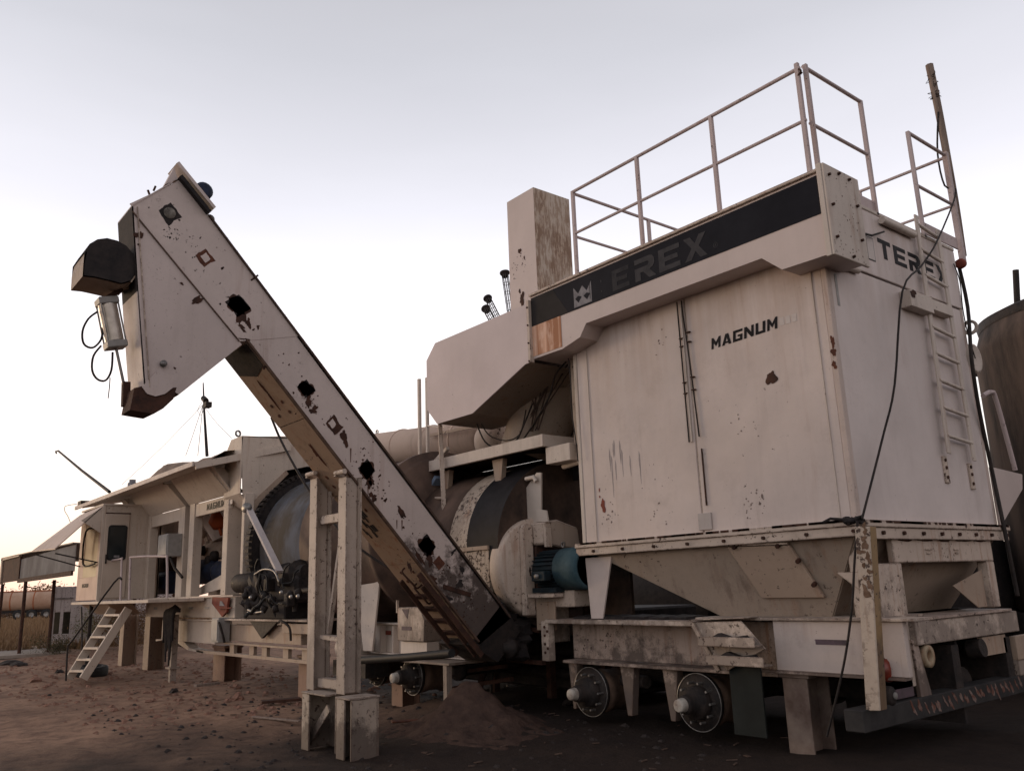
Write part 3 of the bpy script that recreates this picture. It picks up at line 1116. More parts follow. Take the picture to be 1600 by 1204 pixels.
# front face as an ngon, soffit as quads
mb.add([(FX0, FY0, FT), (FX1, FY0, FT)] + list(reversed(bot)), [tuple(range(n_ + 2))])
mb.add(bot + botb, [(i, i + 1, n_ + i + 1, n_ + i) for i in range(n_ - 1)])
mb.add([(FX0, FY0, FT), (FX1, FY0, FT), (FX1, FY1, FT), (FX0, FY1, FT)], [(0, 1, 2, 3)])
mb.add([(FX0, FY1, FT), (FX1, FY1, FT)] + list(reversed(botb)), [tuple(range(n_ + 2))])
mb.add([(FX0, FY0, FT), (FX0, FY1, FT), (FX0, FY1, 4.43), (FX0, FY0, 4.43)], [(0, 1, 2, 3)])
fo = mb.build('fascia_duct', CLEAN, bh)
mb = MB(); mb.box(FX0, FX1 - .0, FY0 - .03, FY0 + .12, FT, FT + .035)
mb.build('top_trim', WORN, fo, bevel=.006)
mb = MB(); mb.box(FX0 + .02, FX1 - .07, FY0 - .006, FY0 - .001, 4.86, 5.245)
blk = mb.build('black_band', BLACKP, fo)
mb = MB()
mb.prism([(FX0 + .02, FY0 - .008, 5.235), (FX0 + .45, FY0 - .008, 5.235), (FX0 + .72, FY0 - .008, 4.865), (FX0 + .02, FY0 - .008, 4.865)], (0, .0015, 0))
mb.build('burnt_band_end', plain('burnt_black', (.012, .010, .010), .75, (.024, .02, .02), 4), fo)
mb = MB()
mb.box(FX0 + .02, -7.42, FY0 - .005, FY0 - .001, 4.46, 4.86)
mo, n, l, b = new_mat('rust_weeps')
geo = n.new('ShaderNodeNewGeometry')
s1 = nz(n, l, geo.outputs['Position'], 1, 3, .5, sc=(9, 1, .25))
s2 = nz(n, l, geo.outputs['Position'], 12, 5, .6, sc=(1, 1, .4))
cc = mixc(n, l, ramp(n, l, s1, .42, .56), (.60, .36, .25), (.30, .12, .05))
cc = mixc(n, l, ramp(n, l, s2, .5, .75), cc, (.62, .42, .32))
l.new(cc, b.inputs['Base Color'])
b.inputs['Roughness'].default_value = .7
mb.build('rust_weep_panel', mo, fo)
# emblem and faded lettering on the band
yb = FY0 - .0062
e0 = at(898, 484, Y=FY0)
EW, EH = .31, .26
mb = MB()
ez = 4.885
ex = -7.16


def em(pts, mb, th):
    mb.prism([(ex + a * EW, yb, ez + b * EH) for a, b in pts], (0, -th, 0))


em([(0, 0), (1, 0), (1, 1), (.74, .62), (.5, .95), (.26, .62), (0, 1)], mb, .002)
mb.build('emblem', PALE, fo)
mb = MB()
yb2 = yb
yb = yb - .0022
em([(.08, .42), (.26, .18), (.45, .42), (.26, .52)], mb, .0015)
em([(.55, .42), (.74, .18), (.92, .42), (.74, .52)], mb, .0015)
yb = yb2
mb.build('emblem_eye', BLACKP, fo)
letters('E', (-6.50, yb, 4.90), (1, 0, 0), (0, 0, 1), .25, .27, 0, nf, GHOST, fo, slant=0, th=.002)
letters('REX', (-6.14, yb, 4.90), (1, 0, 0), (0, 0, 1), .26, .30, .06, nf, FADE, fo, slant=0, th=.002)
mb = MB()
mb.box(-6.88, -6.87, yb - .002, yb, 4.93, 5.12)
mb.box(-6.69, -6.675, yb - .002, yb, 4.95, 4.97)
mb.box(-6.69, -6.675, yb - .002, yb, 5.07, 5.10)
mb.lathe((-5.01, yb, 4.965), (0, -1, 0), [(0, .03), (.0015, .03), (.0015, .024), (0, .024)], 16)
mb.build('letter_remnant', FADE, fo, kind='stuff')
letters('R', (-5.02, yb, 4.953), (1, 0, 0), (0, 0, 1), .024, .018, 0, nf, FADE, fo, th=.0015)
# end plate
mb = MB()
mb.box(FX1 + .002, FX1 + .03, FY0 - .035, FY1 + .03, 4.42, 5.33)
ep = mb.build('end_plate', PAINT, bh, bevel=.006)
mb = MB(); mb.box(FX1 - .05, FX1 + .002, FY0 - .04, FY0 - .001, 4.42, 5.34)
mb.build('end_flange', PAINT, bh, bevel=.004)
mb = MB(); mb.tube([(FX1 + .03, FY0 + .03, 5.22), (FX1 + .055, FY0 + .03, 5.22)], .014, 6)
bl = mb.build('bolt', RUSTD, ep)
rep(bl, [(0, .0, -.3), (0, 0, -.62), (0, .18, .06), (0, .36, .05), (0, .45, -.2), (0, .45, -.55), (0, .25, -.76)])
mb = MB()
rnd = random.Random(2)
for i in range(46):
    a = rnd.uniform(0, 6.28)
    y, z = FY0 + rnd.uniform(-.02, .5), rnd.choice((rnd.uniform(4.44, 4.6), rnd.uniform(4.44, 5.3)))
    blob(mb, (FX1 + .0305, y, z), (0, 1, 0), (0, 0, 1), rnd.uniform(.002, .007), rnd.uniform(.003, .01), i, .5, 8, (1, 0, 0), .001)
mb.build('rust_spot', RUSTD, ep, kind='stuff')
mb = MB()
mb.box(FX0 - .03, FX0 + .02, FY0 - .05, FY0 + .02, 4.38, 5.22)
fj = mb.build('joint_flange', WORN, bh, bevel=.005)
mb = MB(); mb.tube([(FX0 - .005, FY0 - .065, 5.12), (FX0 - .005, FY0 - .05, 5.12)], .012, 6)
bl = mb.build('bolt', RUSTD, fj)
rep(bl, [(0, 0, -.24 * i) for i in (1, 2, 3)])

# TEREX on the side
ns = (1, 0, 0)
letters('TEREX', (X1 + .012, 8.27, 4.80), (0, 1, -.012), (0, 0, 1), .215, .262, .062, ns, BLACKP2, bh, th=.003)
# small instruction plates
mb = MB(); mb.box(X1 + .012, X1 + .016, 8.02, 8.17, 4.72, 4.98)
mb.build('notice_plate', FADE, bh)
mb = MB(); mb.box(X1 + .0165, X1 + .018, 8.03, 8.16, 4.73, 4.97)
mb.build('notice_face', GHOSTW, bh)
mb = MB(); mb.box(X1 - .001, X1 + .004, 7.33, 7.37, 4.1, 4.42)
mb.build('notice_plate', GREYBOX, bh)
# tubes at corner under the end plate
mb = MB(); mb.tube([(-3.97, 7.45, 4.50), (-3.97, 7.62, 4.53), (-3.97, 7.75, 4.53)], .035, 8)
mb.build('stub_pipe', PAINT, bh)
mb = MB(); mb.tube([(-3.95, 8.35, 5.22), (-3.95, 9.05, 5.22)], .04, 10)
mb.build('lifting_bar', PAINT, bh)

# ---- hopper
hp = [(X0 + .03, Y0 + .02, 2.0), (X1 - .03, Y0 + .02, 2.0), (X1 - .03, Y1 + .05, 2.0), (X0 + .03, Y1 + .05, 2.0)]
hb = [(-5.75, 7.5, 1.2), (-4.55, 7.5, 1.2), (-4.55, 9.9, 1.2), (-5.75, 9.9, 1.2)]
mb = MB()
mb.add([hp[0], hp[1], hb[1], hb[0]], [(0, 1, 2, 3)])
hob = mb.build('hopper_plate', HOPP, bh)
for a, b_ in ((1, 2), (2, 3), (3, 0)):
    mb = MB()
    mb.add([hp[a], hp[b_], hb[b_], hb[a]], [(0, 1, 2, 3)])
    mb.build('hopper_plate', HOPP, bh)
for o in [c for c in bh.children if c.name.startswith('hopper_plate')]:
    so = o.modifiers.new('solid', 'SOLIDIFY')
    so.thickness = .012
# inspection hatch lying on the front slope
h0, h1, h2, h3 = [at(px, py, Y=7.4) for px, py in ((1142, 853), (1238, 850), (1292, 931), (1195, 932))]


def hop_y(x, z):
    return Y0 + .02 + .28 * (2.0 - z) / .8


hv = [V((p.x, hop_y(p.x, p.z) - .02, p.z)) for p in (at(1142, 853, Y=7.26), at(1238, 850, Y=7.26), at(1292, 931, Y=7.42), at(1195, 932, Y=7.42))]
mb = MB(); mb.prism(hv, (0, -.035, -.012))
hh = mb.build('hatch', TAN, bh, bevel=.006)
mb = MB()
for a, b_ in ((0, .15), (0, .85), (1, .3), (1, .75)):
    e = hv[0].lerp(hv[1], b_) if a == 0 else hv[1].lerp(hv[2], b_)
    mb.tube([e + V((0, -.03, 0)), e + V((0, -.075, -.02))], .022, 6)
mb.build('latch', RUSTD, hh)
mb = MB(); mb.bar(hv[0] + V((0, -.045, .01)), hv[1] + V((0, -.045, .01)), .02, .02)
mb.build('hinge_bar', WORN, hh)
# support frame on the +X side
mb = MB(); mb.box(X1 - .06, X1 + .005, 7.74, 9.86, 1.685, 1.92)
sb = mb.build('side_beam', WORN, bh, bevel=.008)
rnd = random.Random(6)
for i in range(5):
    y = 7.9 + i * .4
    mb = MB(); blob(mb, (X1 + .0055, y + .1, 1.9), (0, 1, 0), (0, 0, 1), .15, .018, i, .35, 20, ns, .002)
    mb.build('torn_edge', RUSTD, sb)
for y in (8.35, 8.95):
    mb = MB(); mb.box(X1 + .005, X1 + .02, y, y + .12, 1.80, 1.815); mb.box(X1 + .005, X1 + .02, y + .02, y + .10, 1.765, 1.78)
    mb.build('hinge_lug', WORN, sb)
mb = MB(); mb.box(X1 - .06, X1 + .004, 7.40, 7.86, 1.21, 1.684)
mb.build('frame_post', WORN, bh, bevel=.006)
mb = MB(); mb.box(X1 - .2, X1 + .0, 7.30, 7.40, 1.21, 1.9)
mb.build('frame_post', WORN, bh, bevel=.006)
mb = MB(); mb.box(X1 - .10, X1 + .004, 9.68, 9.86, 1.21, 1.684)
mb.build('frame_post', WORN, bh, bevel=.006)
mb = MB(); mb.prism([(X1 - .05, 9.66, 1.22), (X1 - .05, 9.66, 1.6), (X1 - .05, 8.95, 1.45), (X1 - .05, 9.45, 1.22)], (-.01, 0, 0))
mb.build('gusset', TAN, bh)
mb = MB(); mb.prism([(X0 + .0, 7.22, 1.9), (X0 + .42, 7.24, 1.9), (X0 + .22, 7.24, 1.2), (X0 + .05, 7.22, 1.2)], (0, .02, 0))
mb.build('leg_bracket', WALL, bh)
mb = MB(); mb.prism([(-4.32, 7.28, 1.62), (-4.02, 7.28, 1.62), (-4.02, 7.28, 1.38)], (0, .02, 0))
mb.build('gusset', WORN, bh)

# ---- railings on the roof


def rail_run(pts_posts, name='guard_rail', mids=(.5,), zb=5.3, zt=6.6, r=.021, post_r=.02, parent=bh, posts=None):
    """pts_posts: list of (x, y) posts; straight run"""
    a, b = pts_posts[0], pts_posts[-1]
    out = []
    mb = MB(); mb.tube([(a[0], a[1], zt), (b[0], b[1], zt)], r, 8)
    top = mb.build(name, RAIL, parent)
    for f in mids:
        z = zb + (zt - zb) * f
        mb = MB(); mb.tube([(a[0], a[1], z), (b[0], b[1], z)], r * .9, 8)
        mb.build(name, RAIL, parent)
    for x, y in (pts_posts if posts is None else posts):
        mb = MB(); mb.bar((x, y, zb), (x, y, zt + .01), post_r * 2, post_r * 2, up=(1, 0, 0))
        mb.build('rail_post', RAIL, parent)


YR = 7.15
xs = [at(895, 305, Y=YR).x, at(995, 255, Y=YR).x, at(1111, 190, Y=YR).x, at(1250, 110, Y=YR).x]
rail_run([(x, YR) for x in xs], zt=6.575, mids=(.545,), posts=[(x, YR) for x in xs[:3]])
# stout flat posts at the opening near the corner
for x, y in ((xs[-1] - .03, YR), (X1 + .03, 7.24)):
    mb = MB(); mb.box(x - .022, x + .022, y - .02, y + .02, 5.3, 6.64)
    mb.build('rail_post', RAIL, bh, bevel=.004)
mb = MB(); mb.tube([(xs[-1], YR - .02, 6.55), (xs[-1] + .03, YR - .04, 6.50), (-4.04, YR + .02, 6.5), (-4.0, 7.22, 6.56)], .011, 6)
mb.build('rail_chain', RUSTD, bh)
rail_run([(X1, 7.25), (X1, 8.36)], zt=6.64, mids=(.53,), zb=5.28, posts=[(X1, 8.36)])
mb = MB(); mb.box(X1 - .02, X1 + .0, 7.5, 8.38, 5.31, 5.45)
mb.build('toe_board', RAIL, bh)
rail_run([(X1, 9.42), (X1, 10.36)], zt=6.62, mids=(.5,), zb=5.28, posts=[(X1, 9.42)])
mb = MB(); mb.box(X1 - .02, X1 + .0, 9.42, 10.3, 5.36, 5.5)
mb.build('toe_board', RAIL, bh)
mb = MB(); mb.box(X1 - .03, X1 + .03, 10.34, 10.40, 5.2, 6.66)
mb.build('rail_post', RAIL, bh)
# back run and left run
rail_run([(X1, 10.38), (X0 + .1, 10.38)], zt=6.6, mids=(.5,), posts=[(X0 + 1.2, 10.38), (X0 + 2.4, 10.38)])
rail_run([(xs[0], YR + .03), (xs[0], 10.38)], zt=6.555, mids=(.52,), posts=[(xs[0], 8.6), (xs[0], 10.38)])
# ---- ladder on the side
lad_l0, lad_l1 = V((X1 + .07, 9.13, 5.47)), V((X1 + .07, 9.04, 2.78))
lad_r0, lad_r1 = V((X1 + .07, 9.62, 5.42)), V((X1 + .07, 9.62, 2.74))
ld = part_empty('ladder', bh)
mb = MB(); mb.bar(lad_l0, lad_l1, .075, .02, up=(1, 0, 0))
mb.build('ladder_stile', PAINT, ld, bevel=.003)
mb = MB(); mb.bar(lad_r0, lad_r1, .075, .02, up=(1, 0, 0))
mb.build('ladder_stile', PAINT, ld, bevel=.003)
nr = 9
for i in range(nr):
    f = (i + .35) / nr * 1.0
    p, q = lad_l0.lerp(lad_l1, f), lad_r0.lerp(lad_r1, f)
    mb = MB(); mb.tube([p, q], .02, 8)
    mb.build('ladder_rung', PAINT, ld)
for p in (lad_l1, lad_r1):
    mb = MB(); mb.box(X1 + .001, X1 + .02, p.y - .04, p.y + .05, p.z - .30, p.z - .02)
    br = mb.build('ladder_bracket', WORN, ld, bevel=.003)
    mb = MB()
    for dz in (-.06, -.14, -.24):
        mb.tube([(X1 + .02, p.y, p.z + dz), (X1 + .032, p.y, p.z + dz)], .018, 8)
    mb.build('bolt', RUSTD, ld)
for y0, z in ((8.62, 4.40),):
    mb = MB(); mb.box(X1 + .001, X1 + .12, 8.60, 9.10, 4.30, 4.48)
    mb.build('ladder_standoff', PAINT, ld, bevel=.004)
    mb = MB(); mb.box(X1 + .001, X1 + .10, 9.14, 9.62, 4.36, 4.48)
    mb.build('ladder_standoff', PAINT, ld, bevel=.004)
mb = MB(); blob(mb, (X1 + .1215, 8.66, 4.44), (0, 1, 0), (0, 0, 1), .06, .04, 2, .5, 14, ns)
mb.build('rust_patch', RUSTD, ld)
# lifting eye, handle and small bits at the back edge
mb = MB(); mb.lathe((X1 + .01, 10.22, 4.36), (0, 1, 0), [(0, .09), (.02, .09), (.02, .055), (0, .055), (0, .09)], 18)
mb.build('lifting_eye', PAINT, bh)
mb = MB(); mb.prism([(X1, 10.2, 2.72), (X1, 11.05, 2.68), (X1, 10.98, 2.5), (X1, 10.2, 2.05)], (-.03, 0, 0))
wg = mb.build('walkway_bracket', CLEAN, bh, bevel=.004)
mb = MB(); mb.tube([(X1, 10.3, 3.55), (X1, 10.55, 3.62), (X1, 10.66, 3.52), (X1, 10.86, 2.72)], .028, 8)
mb.build('handrail_loop', RAIL, bh)
mb = MB(); mb.lathe((X1 - .0, 10.20, 3.98), (1, 0, 0), [(-.02, 0), (.03, .15), (.03, .17), (-.02, .18)], 20)
mb.build('round_cover', PAINT, bh)

# wooden pole tied to the back corner
mb = MB()
pts = [at(1505, 400, Y=10.45), at(1493, 320, Y=10.45), at(1478, 235, Y=10.45), at(1466, 170, Y=10.45), at(1452, 102, Y=10.45)]
mb.tube(pts, .043, 8, r2=.05)
po = mb.build('wooden_pole', WOOD)
tag(po, 'weathered wooden pole tied upright to the rear railing corner', 'pole')
mb = MB()
rnd = random.Random(3)
for i in range(7):
    c = pts[4].lerp(pts[3], .15 + rnd.random() * .7)
    mb.tube([c + V((rnd.uniform(-.08, .08), -.04, rnd.uniform(-.05, .05))) for _ in range(5)], .004, 4)
tag(mb.build('wire_tie', OILY), 'tangled wire wound round the top of the wooden pole', 'wire')
mb = MB(); mb.tube([at(1466, 175, Y=10.4), at(1465, 240, Y=10.4), at(1476, 290, Y=10.3), at(1494, 300, Y=10.4), at(1465, 375, X=X1 + .13), at(1440, 415, X=X1 + .13), at(1410, 455, X=X1 + .2), at(1398, 600, X=X1 + .2), at(1380, 680, X=X1 + .15), at(1347, 810, X=X1 + .12)], .011, 6)
tag(mb.build('black_cable', OILY), 'black cable hanging from the wooden pole down across the side wall to the corner post', 'cable')
mb = MB(); mb.tube([at(1340, 815, Y=7.0), at(1335, 880, Y=6.98), at(1331, 950, Y=6.98), at(1318, 1040, Y=6.98), at(1292, 1150, Y=6.98)], .011, 6)
tag(mb.build('black_cable', OILY), 'black cable slung from the flange corner down past the white chassis to the ground', 'cable')
mb = MB(); mb.tube([at(1497, 410, X=X1), at(1512, 480, X=X1), at(1518, 560, X=X1 + .1), at(1530, 640, X=X1 + .05), at(1551, 740, X=X1), at(1570, 830, X=X1 + .1), at(1590, 930, X=X1 + .1)], .022, 6)
tag(mb.build('black_cable', OILY), 'thick black cable running down the rear corner beside the brown tank', 'cable')
mb = MB(); mb.tube([at(1490, 412, X=X1 + .03), at(1500, 440, X=X1 + .03), at(1504, 480, X=X1 + .03), at(1512, 520, X=X1 + .03), at(1524, 560, X=X1 + .03)], .007, 5)
tag(mb.build('thin_wire', OILY), 'thin wire hanging down from the red junction at the rear corner', 'wire')
mb = MB(); mb.lathe(at(1501, 412, X=X1 + .02), (0, 1, .2), [(-.05, 0), (-.06, .05), (0, .065), (.06, .05), (.06, 0)], 12)
tag(mb.build('warning_lamp', REDOX), 'small dull red lamp at the rear corner of the roof edge', 'lamp')
mb = MB(); mb.tube([at(1350, 365, X=X1 + .06), at(1362, 368, X=X1 + .06), at(1381, 362, X=X1 + .06)], .012, 6)
tag(mb.build('thin_wire', OILY), 'short black wire between the end plate and the lifting bar', 'wire')
# rag knotted round the flange corner
mb = MB()
rnd = random.Random(12)
c = V((X1 + .02, Y0 - .1, 2.06))
for i in range(12):
    mb.tube([c + V((rnd.uniform(-.1, .08), rnd.uniform(-.03, .05), rnd.uniform(-.03, .03))) for _ in range(4)], .016, 5)
mb.tube([c, c + V((-.2, -.05, .03)), c + V((-.27, -.06, .0))], .014, 5)
tag(mb.build('knotted_rag', SOOT), 'dark rag knotted around the front corner of the flange', 'rag')
# ================================================================= trailer under the baghouse
tr = thing('baghouse_trailer', 'cream steel trailer chassis with bare brake drums under the dust collector', 'trailer', (-6.0, 7.3, .7))
# main side beam: smooth box at the right, open I beam at the left
mb = MB(); mb.box(-5.0, -3.72, 7.2, 7.26, .745, 1.195)
sbm = mb.build('side_beam', paint('paint_beam', (0.488, 0.411, 0.374), .6, .35, .7, seed=23, low=.08), tr, bevel=.006)
mb = MB(); mb.box(-4.56, -4.24, 7.195, 7.199, .99, 1.035)
mb.build('reflector_strip', FURN, sbm)
mb = MB(); mb.box(-5.9, -3.6, 7.16, 7.5, 1.197, 1.222)
mb.build('top_flange', WORN, tr, bevel=.004)
mb = MB(); mb.box(-5.0, -3.75, 7.17, 7.3, .72, .744)
mb.build('bottom_flange', LOWW, tr)
mb = MB(); mb.box(-8.05, -5.0, 7.42, 7.44, .72, 1.17)
mb.build('beam_web', LOWW, tr)
mb = MB(); mb.box(-8.02, -5.0, 7.2, 7.46, .68, .715)
mb.build('bottom_flange', LOWW, tr, bevel=.004)
mb = MB(); mb.prism([(-8.2, 7.12, 1.16), (-5.70, 7.0, 1.16), (-5.5, 7.4, 1.16), (-8.2, 8.2, 1.16)], (0, 0, .028))
dk = mb.build('deck_plate', LOWW, tr, bevel=.003)
mb = MB(); mb.bar((-8.2, 7.11, 1.17), (-5.75, 6.99, 1.17), .02, .05)
mb.build('deck_edge', WORN, dk)
mb = MB()
rnd = random.Random(5)
for i in range(7):
    x = -7.9 + i * .3
    mb.prism([(x, 7.3, 1.19), (x + .3, 7.25, 1.19), (x + .4, 7.45, 1.2), (x + .05, 7.5, 1.21)], (0, 0, .012 + rnd.random() * .02))
mb.build('dirt_crust', SOOT, dk)
mb = MB(); mb.prism([(-5.80, 6.98, 1.185), (-5.20, 6.98, 1.20), (-4.97, 7.0, .95), (-5.40, 6.98, .74), (-5.50, 6.98, .73)], (0, .02, 0))
mb.prism([(-5.82, 6.96, 1.20), (-5.14, 6.96, 1.225), (-5.14, 7.2, 1.225), (-5.82, 7.2, 1.20)], (0, 0, .01))
mb.build('mudguard_plate', WORN, tr, bevel=.003)
st = None
for i, (z, x0) in enumerate(((1.03, -5.62), (.86, -5.54))):
    mb = MB(); mb.box(x0, x0 + .66, 6.84, 6.97, z - .055, z - .04); mb.box(x0, x0 + .66, 6.83, 6.845, z - .06, z + .03)
    mb.build('step', WORN, tr, bevel=.004)
    mb = MB(); mb.prism([(x0 + .02, 6.86, z - .038), (x0 + .6, 6.86, z - .038), (x0 + .5, 6.9, z + .045), (x0 + .35, 6.9, z + .02), (x0 + .2, 6.9, z + .06)], (0, .06, 0))
    mb.build('dirt_pile', SOOT, tr)
mb = MB(); mb.bar((-5.78, 6.97, 1.18), (-5.50, 6.97, .73), .03, .05)
mb.build('mudguard_edge', WORN, tr)
mb = MB(); mb.box(-5.42, -5.06, 7.02, 7.04, .16, .83)
mb.build('mud_flap', FLAP, tr)
mb = MB(); mb.box(-8.28, -8.14, 7.1, 7.2, .70, 1.17)
pl = mb.build('end_plate', WORN, tr, bevel=.004)
mb = MB(); mb.tube([(-8.21, 7.09, 1.1), (-8.21, 7.1, 1.1)], .018, 6)
bl = mb.build('bolt', RUSTD, pl)
rep(bl, [(.0, 0, -.1), (0, 0, -.2), (0, 0, -.3), (.05, 0, -.05), (.05, 0, -.25)])
# axles with bare drums
def drum_axle(parent, cx, cz, yf, r=.27, cap=HUBC, ln=.45):
    ax = MB(); ax.tube([(cx, yf + .3, cz), (cx, yf + 2.6, cz)], .07, 10)
    ax.build('axle', OILY, parent)
    mb = MB()
    mb.lathe((cx, yf, cz), (0, 1, 0), [(.335, r * .2), (.335, r * .90), (.34 + ln * .3, r * .90), (.36 + ln * .32, r * .84), (.34 + ln * .8, r * .84), (.34 + ln, r * .94), (.38 + ln, r * .94), (.38 + ln, r * .5)], 36)
    d = mb.build('brake_drum', DRUMB, parent)
    mb = MB()
    mb.lathe((cx, yf, cz), (0, 1, 0), [(.28, r * .2), (.28, r * .98), (.30, r), (.33, r * .98), (.334, r * .3)], 36)
    mb.build('drum_face', OILY, d)
    mb = MB()
    mb.lathe((cx, yf, cz), (0, 1, 0), [(.03, 0), (.03, .085), (.06, .095), (.17, .10), (.18, .16), (.285, .17)], 24)
    mb.build('hub', OILY, d)
    mb = MB()
    mb.lathe((cx, yf, cz), (0, 1, 0), [(-.05, 0), (-.052, .05), (-.044, .062), (-.02, .066), (.035, .07)], 20)
    mb.build('hub_cap', cap, d)
    p = V((cx + .2, yf + .2, cz))
    mb = MB(); mb.tube([p, p + V((0, .08, 0))], .013, 6)
    ws = mb.build('wheel_stud', STEEL, d)
    rep(ws, [(.2 * math.cos(2 * math.pi * i / 10) - .2, 0, .2 * math.sin(2 * math.pi * i / 10)) for i in range(1, 10)])
    mb = MB()
    mb.lathe((cx, yf, cz), (0, 1, 0), [(.275, r * .985), (.272, r * 1.01), (.28, r * 1.01)], 36)
    mb.build('rim_edge', STEEL, d)
    return d


drum_axle(tr, -7.62, .37, 6.98, .275)
drum_axle(tr, -6.02, .375, 6.98, .285)
for x, w in ((-7.05, .22), (-6.42, .22), (-7.95, .16)):
    mb = MB(); mb.prism([(x - w / 2, 7.3, .69), (x + w / 2, 7.3, .69), (x + w * .15, 7.3, .15), (x - w * .15, 7.3, .15)], (0, .1, 0))
    mb.build('spring_hanger', LOWW, tr, bevel=.004)
mb = MB()
for k in range(5):
    mb.bar((-7.6, 7.75, .55 + k * .022), (-6.75, 7.75, .47 + k * .02), .08, .018, up=(0, 0, 1))
    mb.bar((-6.75, 7.75, .47 + k * .02), (-6.0, 7.75, .56 + k * .022), .08, .018, up=(0, 0, 1))
mb.build('leaf_spring', OILY, tr)
mb = MB(); mb.tube([(-7.3, 7.5, .5), (-6.9, 7.45, .5)], .07, 10); mb.build('brake_chamber', OILY, tr)
mb = MB(); mb.tube([(-6.6, 7.6, .3), (-6.6, 7.6, .5)], .05, 8)
mb.build('brake_chamber', OILY, tr)
# rear cross beam, corner brackets
mb = MB(); mb.box(X1 - .06, X1 + .03, 7.9, 10.16, .945, 1.155)
mb.build('cross_beam', WORN, tr, bevel=.006)
mb = MB(); mb.box(X1 - .5, X1 + .05, 7.25, 8.05, 1.197, 1.225)
mb.build('corner_plate', WORN, tr, bevel=.004)
mb = MB(); mb.box(X1 - .4, X1 + .05, 8.2, 10.0, 1.16, 1.185)
mb.build('top_flange', LOWW, tr, bevel=.004)
mb = MB(); mb.box(X1 - .15, X1 - .02, 7.27, 7.88, .60, 1.19)
mb.build('end_web', paint('paint_endweb', (0.419, 0.344, 0.291), .8, .5, .9, seed=28), tr, bevel=.004)
mb = MB(); mb.box(X1 - .02, X1 + .02, 7.5, 7.62, 1.03, 1.17); mb.tube([(X1 + .02, 7.72, 1.19), (X1 + .02, 7.72, 1.1)], .02, 6)
mb.build('lug', WORN, tr)
mb = MB(); mb.prism([(X1, 7.86, 1.0), (X1, 7.96, 1.0), (X1, 8.12, .45), (X1, 7.9, .45)], (-.04, 0, 0))
mb.build('brace_plate', LOWW, tr, bevel=.004)
mb = MB(); mb.lathe((X1 + .0, 8.1, .84), (1, 0, 0), [(-.03, .05), (.03, .05), (.03, .10), (-.03, .10), (-.03, .05)], 20)
mb.build('tow_ring', paint('paint_ring', (0.361, 0.284, 0.189), .6, .9, 1, seed=3), tr)
mb = MB(); mb.tube([(X1 - .1, 9.2, .82), (X1 + .04, 9.2, .84)], .09, 14)
mb.build('pipe_end', OILY, tr)
mb = MB(); mb.box(X1 - .05, X1 - .0, 9.3, 9.85, .75, .93)
mb.build('cross_plate', TAN, tr)
mb = MB(); mb.box(X1 - .03, X1 + .04, 10.0, 10.5, .66, .90)
mb.build('side_lug', TAN, tr, bevel=.006)
mb = MB(); mb.box(X1 - .03, X1 + .03, 10.0, 10.3, .5, .66)
mb.build('side_lug', WORN, tr, bevel=.006)
# bumper
mb = MB(); mb.box(X1 - .16, X1 + .02, 6.86, 10.7, .33, .505)
bu = mb.build('bumper', plain('bumper_dark', (.04, .037, .036), .8, (.018, .017, .018), 5, bump=.5), tr, bevel=.008)
mb = MB()
rnd = random.Random(21)
for i in range(26):
    y = 7.7 + i * .115 + rnd.uniform(-.02, .02)
    blob(mb, (X1 + .021, y, .42 + rnd.uniform(-.02, .03)), (0, .8, .6), (0, -.6, .8), rnd.uniform(.012, .025), rnd.uniform(.045, .07), i, .7, 14, ns, .002)
mb.build('worn_stripe', plain('stripe_red', (.12, .05, .035), .8, (.20, .15, .13), 14, p0=.42, p1=.6), bu)
mb = MB(); mb.box(X1 - .1, X1 - .02, 7.3, 7.82, .52, .77)
tl = mb.build('lamp_plate', FURN, tr, bevel=.004)
mb = MB(); mb.lathe(at(1385, 1046, X=-3.93), (1, -.2, 0), [(0, .095), (.03, .095), (.05, .07), (.06, 0)], 24)
mb.build('tail_light', LENS, tl)
mb = MB(); mb.lathe(at(1385, 1046, X=-3.93), (1, -.2, 0), [(-.06, .10), (.012, .105), (.012, .095)], 24)
mb.build('lamp_housing', OILY, tl)
mb = MB(); mb.lathe((X1 - .02, 7.35, .57), (1, 0, 0), [(-.04, .085), (.04, .08), (.05, .05), (.05, 0)], 20)
mb.build('lamp_housing', OILY, tl)
mb = MB(); mb.lathe((X1 + .03, 7.38, .57), (1, 0, 0), [(0, .03), (.012, .03), (.014, 0)], 12)
mb.build('clear_lamp', GREYBOX, tl)
mb = MB(); mb.box(X1 - .09, X1 - .0, 7.45, 7.75, .78, .83)
mb.build('white_strip', PAINT, tl)
# dark tangle under the trailer
mb = MB()
for y in (8.6, 9.8):
    mb.box(-8.0, -4.0, y, y + .15, .35, .9)
mb.box(-7.0, -6.7, 7.6, 10, .6, .8); mb.box(-5.2, -4.9, 7.6, 10, .6, .9)
mb.build('cross_member', OILY, tr)
mb = MB(); mb.tube([(-8.0, 8.0, .75), (-4.2, 8.1, .7)], .12, 12); mb.tube([(-7.5, 9.2, .4), (-4.2, 9.2, .45)], .2, 14)
mb.build('air_tank', OILY, tr)

